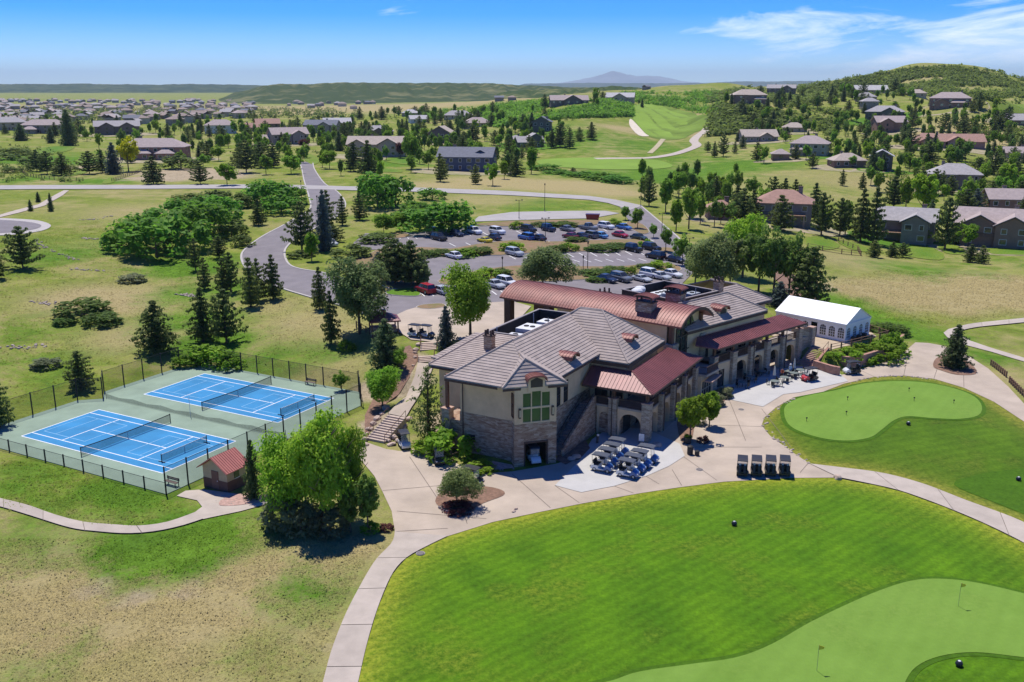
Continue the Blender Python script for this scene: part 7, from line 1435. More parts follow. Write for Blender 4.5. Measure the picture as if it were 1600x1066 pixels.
rail_fence('long plank fence below the reddish house', hits([(175,284),(188,280),(205,274),(222,268)])[:, :2], 1.3, 2.6, 3); rail_fence('timber fence beside the entry kiosk above the meadow', hits([(557,512),(572,520),(586,528)])[:, :2], 1.1, 2.0, 2)
rail_fence('dark bag rack of posts along the right cart path', hits([(1548,571),(1560,580),(1572,590)])[:, :2], .95, .8, 2); rail_fence('dark bag rack nearest the right picture edge', hits([(1577,598),(1588,609),(1600,621)])[:, :2], .95, .8, 2)
# ------------------------------------------------------------------ stone steps left of the clubhouse
def steps(label, bl, br, tl, tr, z0, z1, n):
    bl, br = np.array(gp(*bl, z0)), np.array(gp(*br, z0)); tl, tr = np.array(gp(*tl, z1)), np.array(gp(*tr, z1)); c0 = (bl + br) / 2; root = empty('stone_stair', (c0[0], c0[1], z0), 0, label, 'stairs')
    st_m = mat('sand_step', (.47, .37, .30), .9, .1, 2)
    for i in range(n):
        a, b = bl + (tl - bl) * i / n - c0, br + (tr - br) * i / n - c0; d = (tl - bl + tr - br) / 2 / n; e = d * 1.25; zt = (i + 1) * (z1 - z0) / n + .07; vs = [(*q_, z) for z in (zt - .9, zt) for q_ in (a, b, b + e, a + e)]
        MB().add(vs, [(3, 2, 1, 0), (4, 5, 6, 7), (0, 1, 5, 4), (1, 2, 6, 5), (2, 3, 7, 6), (3, 0, 4, 7)]).build('step', st_m, root)
    for s, e in ((bl, tl), (br, tr)):
        m = MB(); a, b = s - c0, e - c0; m.tube((*a, .95), (*b, z1 - z0 + 1.0), .035)
        for t in (0, .33, .67, 1): q_ = a + (b - a) * t; zz = (z1 - z0) * t; m.tube((*q_, zz), (*q_, zz + .97), .03)
        m.build('handrail', M_WOOD, root)
steps('long stone stair rising from the plaza beside boulders', (572,687), (601,693), (607,649), (634,654), .05, 1.85, 11); steps('lower flight of timber edged steps below the entry plaza', (653,568), (678,566), (653,558), (679,556), 2.75, 3.2, 4); steps('upper flight of timber edged steps at the entry plaza', (656,549), (682,547), (658,536), (684,535), 3.2, 3.7, 5)
px_sheet('footpath', [(606,649),(634,655),(652,626),(668,600),(678,572),(653,569),(648,590),(640,610),(622,632)], .16, M_CONC)
def rock_mesh(seed, c=None):
    rs = np.random.RandomState(seed); m = MB(); import bmesh
    bm = bmesh.new(); bmesh.ops.create_icosphere(bm, subdivisions=2, radius=.5)
    k = rs.normal(size=(6, 3)); k /= np.linalg.norm(k, axis=1)[:, None]; dd = rs.uniform(.26, .42, 6)
    for v in bm.verts:
        p = np.array(v.co)
        for n_, d in zip(k, dd):
            e = p @ n_ - d
            if e > 0: p = p - n_ * e
        v.co = p + rs.normal(size=3) * .012
    me = bpy.data.meshes.new('rock'); bm.to_mesh(me); bm.free(); me.materials.append(c or mat('boulder_stone', (.46, .35, .28), .9, .2, 2.5, coord='obj', bump=.4, bscale=6)); return me
RK = [rock_mesh(i) for i in range(4)]; rkr = random.Random(17)
def boulders(pts, where, size=(.7, 1.2), group=None, name='boulder', what='pale sandstone boulder'):
    out = []
    for (px, py), p in zip(pts, hits(pts)):
        o = link(name, rkr.choice(RK), None, (p[0], p[1], p[2] + .12), rkr.uniform(0, 6)); s = rkr.uniform(*size); o.scale = (s * rkr.uniform(.9, 1.3), s, s * rkr.uniform(.6, .85)); o['category'] = 'boulder'; out.append((px, o))
    ordinals(out, what, where, group or where)
boulders([(568,690),(572,680),(577,672),(584,664),(590,656),(597,648),(604,640),(571,697)], 'along the left side of the long stair'); boulders([(608,690),(616,684),(624,676),(632,668),(630,660),(640,656),(612,696),(622,690)], 'along the right side of the long stair')
boulders([(648,560),(650,548),(654,540),(645,572),(648,552)], 'beside the upper steps', (.5, .9)); boulders([(1308,749)], 'on the lawn edge beside the cart path', (.9, 1.0)); boulders([(1026,698)], 'beside the arcade corner, grey in shade', (1.3, 1.5)); boulders([(803,801),(806,797),(700,801),(688,795)], 'at the rim of the round plaza bed', (.4, .6)); boulders([(900,716),(893,719)], 'in the corner bed under the deck stair', (.9, 1.3))
# small stones, uncountable
def stones(name, label, lines, seed, size=(.14, .34), n=60, spread=.35):
    rs = np.random.RandomState(seed); V = []; Fc = []; base = [RK[i] for i in range(3)]; co = []
    for me in base: co.append((np.array([v.co for v in me.vertices]), [tuple(p.vertices) for p in me.polygons]))
    for ln in lines:
        p = line_px(ln, 4); s = np.append(0, np.cumsum(np.hypot(*np.diff(p, axis=0).T))); k = int(n * max(1, s[-1] / 12)); t = rs.uniform(0, s[-1], k); q_ = np.stack([np.interp(t, s, p[:, 0]), np.interp(t, s, p[:, 1])], -1) + rs.normal(size=(k, 2)) * spread; z = Hs(q_[:, 0], q_[:, 1])
        for (x, y), zz in zip(q_, z):
            v, f = co[rs.randint(3)]; a = rs.uniform(0, 6.28); sc_ = rs.uniform(*size); c, s_ = math.cos(a), math.sin(a); vv = v * sc_ * np.array([1.2, 1, .8]); n0 = sum(len(b) for b in V); V.append(np.stack([vv[:, 0] * c - vv[:, 1] * s_ + x, vv[:, 0] * s_ + vv[:, 1] * c + y, vv[:, 2] + zz + sc_ * .15], -1)); Fc += [tuple(i + n0 for i in ff) for ff in f]
    me = bpy.data.meshes.new(name); me.from_pydata(np.concatenate(V).tolist(), [], Fc); me.materials.append(mat(name + '_stone', (.36, .30, .25), .9, .35, 3)); me.update(); return tag(link(name, me), label, 'stones', None, 'stuff')
stones('green_edge_stones', 'grey edging stones along the putting green bank', [[(1262,724),(1234,704),(1204,681),(1192,665),(1196,653),(1214,638),(1242,622)], [(1319,601),(1366,590.5),(1412,588.5),(1459,594)]], 5, (.2, .5), 26, .22); stones('meadow_stones', 'pale rock rows lying in the left meadow', [[(8,544),(30,543),(66,542)], [(52,472),(66,474),(82,475)], [(54,375),(70,386),(84,394)], [(96,398),(112,404),(130,409)], [(112,420),(140,423),(164,424)], [(125,372),(145,374),(165,373)], [(122,344),(150,343),(175,338)], [(280,460),(290,462),(304,464)]], 7, (.25, .6), 24, .5)
stones('gravel_yard_stones', 'reddish gravel and stones around the shed and tower', [[(345,786),(375,782),(410,780)], [(728,734),(760,730),(798,731)], [(890,726),(905,716)]], 9, (.12, .3), 70, .5)
# ------------------------------------------------------------------ vehicles
def wheel(name, root, x, y, r=.34, w_=.22):
    Mx = Matrix.Translation((x, y, r)) @ Matrix.Rotation(R(90), 4, 'X'); o = MB().lathe([(r * .62, -w_ / 2), (r * .94, -w_ / 2), (r, -w_ / 2 + .03), (r, w_ / 2 - .03), (r * .94, w_ / 2), (r * .62, w_ / 2)], 14, Mx).build(name, mat('tyre_rubber', (.022, .022, .023), .85, .1, 4), root)
    MB().lathe([(0, -w_ / 2 + .02), (r * .62, -w_ / 2 + .02), (r * .62, w_ / 2 - .02), (0, w_ / 2 - .02)], 12, Mx).build('rim', mat('alloy_rim', (.42, .43, .44), .4, .1, 3, metal=.5), o)
def paint(name, c): return mat('paint_' + name, c, .28, .04, 2, coord='obj', spec=.6, metal=.1)
PAINT = {'white': (.72, .73, .74), 'black': (.018, .018, .02), 'navy': (.022, .035, .075), 'blue': (.06, .16, .42), 'grey': (.16, .17, .18), 'silver': (.45, .47, .48), 'red': (.38, .02, .03), 'maroon': (.16, .02, .025), 'yellow': (.75, .62, .02), 'sky': (.12, .33, .62), 'green': (.04, .06, .04)}
def car(kind, colour):
    L, W = {'sedan': (4.7, 1.84), 'suv': (4.8, 1.95), 'pickup': (5.6, 2.0), 'jeep': (4.3, 1.88), 'sport': (4.4, 1.86)}[kind]; root = empty('parked_car', (0, 0, 0)); pm = paint(colour, PAINT[colour]); hb = {'sedan': .92, 'suv': 1.08, 'pickup': 1.1, 'jeep': 1.12, 'sport': .82}[kind]; rh_ = {'sedan': 1.44, 'suv': 1.76, 'pickup': 1.85, 'jeep': 1.86, 'sport': 1.22}[kind]; w_ = W / 2
    st_ = {'sedan': [(-.5, .86, .80), (-.47, .95, .90), (-.3, 1, .98), (.18, 1, 1.0), (.3, .98, .93), (.44, .93, .84), (.5, .80, .66)], 'sport': [(-.5, .86, .88), (-.46, .97, 1.02), (-.25, 1, 1.02), (.15, 1, .98), (.32, .98, .88), (.45, .9, .72), (.5, .75, .56)], 'suv': [(-.5, .9, .9), (-.48, .97, 1), (-.2, 1, 1.0), (.2, 1, 1.0), (.28, .99, .97), (.45, .95, .90), (.5, .85, .72)], 'pickup': [(-.5, .97, .9), (-.49, .98, .92), (-.1, 1, .95), (.12, 1, 1.0), (.2, .99, .99), (.46, .96, .94), (.5, .9, .78)], 'jeep': [(-.5, .92, .95), (-.48, .94, 1), (.1, .94, 1.0), (.16, .94, .98), (.3, .92, .95), (.46, .90, .93), (.5, .86, .75)]}[kind]
    m = MB(); n = len(st_); vs = []
    for f, ws, hs_ in st_:
        x = f * L; hw = w_ * ws; zt = hb * hs_; vs += [(x, -hw * .9, .26), (x, -hw, .42), (x, -hw, zt - .16), (x, -hw * .9, zt), (x, hw * .9, zt), (x, hw, zt - .16), (x, hw, .42), (x, hw * .9, .26)]
    fs = [(8 * i + k, 8 * i + (k + 1) % 8, 8 * i + 8 + (k + 1) % 8, 8 * i + 8 + k) for i in range(n - 1) for k in range(8)] + [tuple(range(8)), tuple(range(8 * n - 1, 8 * n - 9, -1))]; m.add(vs, fs); m.build('body', pm, root)
    g = {'sedan': (-.36, .20, -.22, .06), 'sport': (-.34, .16, -.16, .02), 'suv': (-.48, .22, -.42, .08), 'pickup': (-.12, .22, -.09, .10), 'jeep': (-.46, .14, -.44, .09)}[kind]; zb, zt = hb * .97, rh_; x0, x1, x2, x3 = [q_ * L for q_ in g]; wb, wt = w_ * .86, w_ * .70
    m = MB().add([(x0, -wb, zb), (x1, -wb, zb), (x1, wb, zb), (x0, wb, zb), (x2, -wt, zt), (x3, -wt, zt), (x3, wt, zt), (x2, wt, zt)], [(0, 1, 5, 4), (1, 2, 6, 5), (2, 3, 7, 6), (3, 0, 4, 7)]); m.build('windows', M_DGLASS, root)
    m = MB().add([(x2 - .04, -wt - .03, zt - .01), (x3 + .05, -wt - .03, zt - .01), (x3 + .05, wt + .03, zt - .01), (x2 - .04, wt + .03, zt - .01), (x2 + .15, -wt + .12, zt + .06), (x3 - .15, -wt + .12, zt + .06), (x3 - .15, wt - .12, zt + .06), (x2 + .15, wt - .12, zt + .06)], [(4, 5, 6, 7), (0, 1, 5, 4), (1, 2, 6, 5), (2, 3, 7, 6), (3, 0, 4, 7), (3, 2, 1, 0)])
    for s in (-1, 1):
        for a, b in ((x0, x2), (x1, x3), ((x0 + x1) / 2, (x2 + x3) / 2)): m.tube((a, s * wb * 1.005, zb), (b, s * wt * 1.01, zt), .045, n=5)
    m.build('roof', pm, root)
    for fx in (.31, -.31):
        for s in (-1, 1): wheel('wheel', root, fx * L, s * (w_ - .1), .38 if kind in ('suv', 'jeep', 'pickup') else .33)
    for s in (-1, 1): MB().box(L * .475, L * .497, s * w_ * .62 - .2, s * w_ * .62 + .2, hb * .58, hb * .74).build('headlight', mat('headlight', (.75, .76, .78), .2), root); MB().box(-L * .502, -L * .488, s * w_ * .70 - .16, s * w_ * .70 + .16, hb * .66, hb * .86).build('tail_light', mat('tail_light', (.35, .02, .02), .3), root)
    if kind == 'pickup': MB().box(-L * .48, -L * .14, -w_ * .8, w_ * .8, hb * .9, hb * .955).build('load_bed', M_PARA, root)
    return root
CARS = [ # px, py, kind, colour, nose ('f' towards camera), label
 (679,367,'suv','grey','f','grey car at the left end of the back row'),(686,376,'suv','black','f','black car just below the grey one, back row left'),(713,369,'sedan','navy','f','navy car between the black car and the first white one'),(741,366,'suv','white','f','white car left of its white twin in the back row'),(777,366,'suv','white','f','white car right of its white twin in the back row'),(757,379,'sport','yellow','b','bright yellow sports car'),(771,375,'sedan','navy','b','navy car right of the yellow sports car'),
 (826,363,'suv','black','f','black car in the back row left of the boxy dark one'),(857,362,'jeep','navy','f','dark boxy car with upright windscreen, back row centre'),(887,362,'sedan','grey','f','dark grey sedan in the back row right of the boxy car'),(919,360,'pickup','grey','f','dark pickup truck in the back row'),(947,358,'suv','white','f','white car next to the dark pickup truck'),(975,359,'sedan','blue','f','blue sedan at the right end of the back row'),
 (822,375,'suv','blue','b','blue car left end of the front facing row'),(841,376,'sedan','navy','b','navy sedan beside the blue car behind the median tree'),(891,373,'sedan','maroon','b','maroon sedan in the middle row'),(907,373,'sedan','navy','b','navy sedan right of the maroon one'),(921,372,'suv','grey','b','dark grey car between navy sedan and light blue car'),(937,372,'sedan','sky','b','light blue car in the middle row'),(969,371,'sedan','red','f','red sedan at the right end of the middle row'),(998,375,'sedan','green','f','dark green car behind a shrub, right end'),
 (990,394,'jeep','black','f','black open backed off-road car in the lower lot'),(1018,392,'suv','black','f','black car right of the off-road car'),(804,400,'suv','silver','f','silver car at the left of the lower lot beside the big tree'),(709,404,'sedan','white','b','white car in the lower lot above the big entry tree'),(1024,405,'suv','black','b','black car half hidden by a shrub, lower lot right'),(1055,410,'sedan','black','f','black sedan at the far right of the lower lot'),
 (948,441,'sedan','navy','f','dark blue car left of its neighbour behind the copper vault'),(970,440,'suv','grey','f','grey blue car right of the dark blue one behind the vault'),(1003,440,'sport','silver','f','low silver sports car in the front row'),(1017,434,'suv','white','f','white car behind the low silver sports car'),(1050,433,'sedan','white','f','white sedan at the right end of the front row'),(1032,437,'sedan','silver','f','silver sedan between the two white front row cars'),
 (664,458,'suv','red','b','bright red car beside the entry plaza lawn'),(688,459,'sedan','silver','b','silver car right of the bright red car'),(774,450,'sedan','silver','f','silver car left of the copper vault end'),(792,447,'suv','white','f','white car above the copper vault end'),(517,384,'sedan','silver','f','silver car behind the spruces at the lot entrance')]
CPRO = {}
chits = hits([(c[0], c[1]) for c in CARS])
for (px, py, kd, cl_, nose, lab), p in zip(CARS, chits):
    if (kd, cl_) not in CPRO: o = CPRO[(kd, cl_)] = car(kd, cl_)
    else: o = copy_tree(CPRO[(kd, cl_)])
    o.location = (p[0], p[1], p[2] + .05 * lift(p[0], p[1]) + .01); o.rotation_euler = (0, 0, R(-52 if nose == 'f' else 128) + vr.uniform(-.04, .04)); tag(o, lab, 'car', 'cars in the car park')
def cart(front, body='white', bags=True, roofc='dark'):
    root = empty('golf_cart', (0, 0, 0)); bm_ = paint('cart_' + body, {'white': (.66, .67, .68), 'black': (.03, .03, .032), 'tan': (.4, .36, .3)}[body]); fm_ = paint('cowl_' + front, {'blue': (.05, .13, .33), 'black': (.025, .025, .028), 'red': (.42, .02, .03), 'white': (.66, .67, .68)}[front]); sm2 = mat('cart_seat', (.03, .03, .032), .7, .1, 3)
    m = MB(); m.prism([(-1.18, .30), (-1.15, .62), (-.95, .70), (-.35, .70), (-.28, .40), (.35, .34), (.35, .26), (-1.1, .24)], -.56, .56, Matrix.Rotation(R(90), 4, 'X')); m.build('body', bm_, root)
    MB().prism([(.36, .26), (.36, .40), (.52, .82), (.70, .86), (1.02, .68), (1.18, .50), (1.18, .30)], -.54, .54, Matrix.Rotation(R(90), 4, 'X')).build('cowl', fm_, root)
    MB().prism([(-.85, .70), (-.85, .84), (-.32, .86), (-.30, .72)], -.5, .5, Matrix.Rotation(R(90), 4, 'X')).build('seat', sm2, root); MB().prism([(-.90, .86), (-.98, 1.22), (-.88, 1.24), (-.80, .86)], -.5, .5, Matrix.Rotation(R(90), 4, 'X')).build('seat_back', sm2, root)
    m = MB().prism([(-1.12, 1.80), (-1.08, 1.86), (-.6, 1.92), (.3, 1.92), (.72, 1.86), (.76, 1.80)], -.54, .54, Matrix.Rotation(R(90), 4, 'X')); m.build('canopy', mat('cart_canopy_' + roofc, (.075, .085, .11) if roofc == 'dark' else (.03, .03, .033), .45, .1, 2, coord='obj'), root)
    for s in (-1, 1): MB().tube((.56, s * .5, .84), (.46, s * .52, 1.8), .022, n=6).build('canopy_post', M_POST, root); MB().tube((-.98, s * .5, .68), (-1.02, s * .52, 1.8), .022, n=6).build('canopy_post', M_POST, root)
    MB().poly([(.57, -.5, .86), (.57, .5, .86), (.48, .5, 1.78), (.48, -.5, 1.78)]).build('windscreen', mat('cart_screen', (.5, .58, .62), .08, .05, 1, alpha=.35, spec=.6), root); MB().tube((.45, -.25, .86), (.28, -.25, 1.02), .02, n=5).build('steering_column', M_POST, root)
    MB().box(-1.3, -.96, -.5, .5, .42, .5).build('bag_platform', M_POST, root)
    if bags:
        for s in (-.26, .26):
            o = MB().tube((-1.16, s, .5), (-1.02, s, 1.32), .13, .15, 10).build('golf_bag', mat('bag_cloth', (.04, .045, .06), .8, .2, 3), root); m = MB()
            for k in range(4): a = k * 1.57; m.tube((-1.02 + .06 * math.cos(a), s + .06 * math.sin(a), 1.3), (-.98 + .07 * math.cos(a), s + .08 * math.sin(a), 1.52), .025, .035, 5)
            m.build('clubs', M_HVAC, o)
    for x, r_ in ((.78, .23), (-.72, .23)):
        for s in (-1, 1): wheel('wheel', root, x, s * .48, r_, .18)
    for s in (-1, 1): MB().box(1.15, 1.19, s * .36 - .1, s * .36 + .1, .52, .6).build('headlight', mat('headlight', (.75, .76, .78)), root)
    return root
KP = {}
def put_cart(px, py, hd, label, front='blue', body='white', bags=True, roofc='dark', group=None, off=.1):
    key = (front, body, bags, roofc); o = KP[key] = cart(*key) if key not in KP else copy_tree(KP[key]); p = hit(px, py); o.location = (p[0], p[1], p[2] + off); o.rotation_euler = (0, 0, R(hd)); return tag(o, label, 'golf cart', group)
wd = ['nearest', 'second', 'third', 'farthest']
for i, (px, py) in enumerate(((941,737),(950,728),(958,720),(966,712))): put_cart(px, py, -27, f'{wd[i]} golf cart of the left column on the pale pad', bags=False, group='golf carts on the pale pad', off=.13)
for i, (px, py) in enumerate(((981,746),(991,738),(1001,731),(1012,723))): put_cart(px, py, -27, f'{wd[i]} golf cart of the right column on the pale pad', bags=False, group='golf carts on the pale pad', off=.13)
rowl = []
for px in (1159, 1181, 1203, 1225): rowl.append((px, put_cart(px, 741, 77, '', 'black', 'black', True, 'black')))
ordinals(rowl, 'golf cart with bags', 'of the four lined up on the path', 'golf carts lined up on the path')
put_cart(632, 700, -70, 'black roofed golf cart at the foot of the long stair', 'white', 'white', False, 'black'); put_cart(686, 724, -80, 'golf cart parked behind the small tree beside the tower', 'black', 'black', True, 'dark'); put_cart(738, 758, -30, 'dark golf cart behind the tree of the round bed', 'black', 'black', False, 'black')
put_cart(650, 527, -25, 'left one of two golf carts on the entry plaza', 'black', 'white', False, 'black'); put_cart(667, 528, -25, 'right one of two golf carts on the entry plaza', 'black', 'white', False, 'black'); put_cart(1264, 596, 205, 'golf cart with red front on the patio', 'red', 'black', False, 'black'); put_cart(1330, 585, 190, 'black golf cart with white front below the terraced bed', 'white', 'black', True, 'black')
put_cart(834, 722, -76, 'golf cart parked inside the dark tower garage', 'white', 'white', False, 'dark', off=.02)
# ------------------------------------------------------------------ small things
def lamp_post(px, py, top, label, double=True):
    p = hit(px, py); D = p[1] * CP - (p[2] - CAM_H) * SP; h = max(3.2, (py - top) * D / F_PX); root = empty('lamp_post', p, .3, label, 'lamp', 'lamp posts of the car park'); MB().tube((0, 0, -.2), (0, 0, h), .09, .06).build('pole', M_POST, root); MB().lathe([(0, .35), (.2, .35), (.22, 0), (.22, -.3)], 10).build('base', M_KERB, root)
    if double:
        MB().box(-.9, .9, -.04, .04, h - .06, h + .02).build('arm', M_POST, root)
        for s in (-1, 1): o = MB().lathe([(0, h - .1), (.16, h - .1), (.24, h - .02), (.2, h + .12), (0, h + .2)], 10, Matrix.Translation((s * .85, 0, 0))).build('lamp_head', M_POST, root); MB().lathe([(0, h - .16), (.12, h - .14), (.14, h - .1)], 8, Matrix.Translation((s * .85, 0, 0))).build('lens', M_HVAC, o)
    else: o = MB().lathe([(0, h), (.12, h), (.2, h + .4), (.24, h + .42), (0, h + .62)], 8).build('lamp_head', M_POST, root); MB().lathe([(.10, h + .02), (.17, h + .38)], 8).build('lens', M_HVAC, o)
for a in ((811,342,313,'double lamp post at the left end of the upper lane',True),(851,331,290,'tall single pole beside the upper lane',False),(852,380,341,'double lamp post among the back row cars',True),(918,422,381,'lamp post at the lower lot beside the median',False),(911,428,405,'short lantern post behind the copper vault',False),(1001,322,281,'tall pole at the bend of the car park road',False),(1034,364,334,'double lamp post right of the car park lane',True),(1076,408,372,'double lamp post at the right lot corner',True),(785,430,416,'short lantern on the front median',False),(497,346,309,'lamp post beside the access road junction',False),(472,320,285,'lamp post left of the access road',False)): lamp_post(*a)
# flags, tee balls, hole marks
def flag(px, py, top, label):
    p = hit(px, py); root = empty('golf_flag', (p[0], p[1], p[2] + .08), 0, label, 'flag', 'flags on the practice green'); MB().tube((0, 0, 0), (0, 0, 2.1), .018, n=6).build('flagstick', mat('flagstick', (.5, .48, .2), .5), root)
    MB().add([(x, y, z) for y in (-.006, .006) for x, z in ((.02, 2.08), (.40, 1.95), (.36, 1.78), (.02, 1.70))] , [(0, 1, 2, 3), (7, 6, 5, 4), (0, 4, 5, 1), (1, 5, 6, 2), (2, 6, 7, 3)]).build('pennant', mat('yellow_flag', (.75, .60, .05), .7), root); MB().lathe([(0, .005), (.08, .005)], 10).build('cup', M_PARA, root)
flag(1497, 949, 913, 'yellow flag on the upper part of the practice green'); flag(1276, 1050, 1012, 'yellow flag low on the practice green near the picture bottom')
def ball(px, py, label, r=.28):
    p = hit(px, py); root = empty('tee_marker', (p[0], p[1], p[2] + .03), 0, label, 'marker', 'black tee balls'); MB().lathe([(0, 0), (r * .7, r * .2), (r, r * .8), (r * .75, r * 1.45), (0, r * 1.75)], 12).build('ball', mat('black_ball', (.02, .022, .03), .35), root, True); MB().lathe([(0, r * 1.78), (r * .3, r * 1.7), (r * .4, r * 1.62)], 8).build('top_cap', M_HVAC, root)
ball(1147, 822, 'black ball marker on the front fairway below the four carts'); ball(1419, 665, 'black ball marker in the hollow of the putting green'); ball(1591, 752, 'black ball marker at the right edge in dark rough'); ball(1498, 1042, 'black ball marker in the rough at bottom right')
hm = []
for px, py in ((1324,627),(1260,660),(1322,650),(1420,613),(1490,632),(1428,628)):
    p = hit(px, py); root = empty('practice_pin', (p[0], p[1], p[2] + .08), 0, '', 'pin'); MB().tube((0, 0, 0), (0, 0, .55), .03, n=6).build('stick', M_POST, root); MB().box(-.1, .1, -.02, .02, .42, .58).build('number_plate', M_PARA, root); hm.append((px, root))
ordinals(hm, 'short dark practice pin', 'on the kidney shaped putting green', 'practice pins')
# patio tables, closed parasols
def patio_table(px, py, label, tone=(.16, .19, .17)):
    p = hit(px, py); root = empty('patio_table', (p[0], p[1], p[2] + .1), vr.uniform(0, 1.5), label, 'table', 'patio tables before the arcade'); tm_ = mat('table_mesh', tone, .5, .1, 3, coord='obj'); MB().lathe([(0, .74), (.62, .74), (.64, .71), (.62, .69), (0, .69)], 12).build('tabletop', tm_, root); MB().tube((0, 0, 0), (0, 0, .69), .05).build('pedestal', M_POST, root)
    for k in range(4):
        a = k * math.pi / 2; c, s = math.cos(a), math.sin(a); Mx = Matrix.Rotation(a, 4, 'Z'); o = MB().box(.72, 1.12, -.22, .22, .42, .46, Mx).build('chair_seat', tm_, root); m = MB().box(1.1, 1.14, -.22, .22, .44, .88, Mx)
        for xx in (.76, 1.08):
            for yy in (-.18, .18): m.box(xx - .018, xx + .018, yy - .018, yy + .018, 0, .42, Mx)
        m.build('chair_frame', M_POST, o)
tl = [(1210,604),(1225,598),(1240,591),(1230,588),(1250,586),(1190,588),(1172,597),(1160,606)]
lb = ['nearest sunlit patio table at the shade edge', 'patio table second from the shade edge', 'patio table left of the red fronted cart', 'patio table beside the standing person', 'patio table nearest the terrace stair', 'patio table in arcade shade below the second pier', 'patio table in arcade shade below the first pier', 'patio table in deep shade at the arcade left end']
for (a, b), l in zip(tl, lb): patio_table(a, b, l)
def parasol(px, py, label):
    p = hit(px, py); root = empty('parasol', (p[0], p[1], p[2] + .1), 0, label, 'umbrella', 'closed parasols'); MB().tube((0, 0, 0), (0, 0, 2.5), .025, n=6).build('pole', M_POST, root); MB().lathe([(.05, .95), (.21, 1.0), (.17, 1.5), (.10, 2.2), (.03, 2.5)], 8).build('furled_canopy', mat('canvas_cream', (.62, .58, .50), .9, .08, 4), root); MB().lathe([(0, .1), (.25, .1), (.28, 0)], 10).build('base', M_POST, root)
parasol(1209, 598, 'closed cream parasol left, over the sunlit patio tables'); parasol(1240, 586, 'closed cream parasol right, beside the standing person')
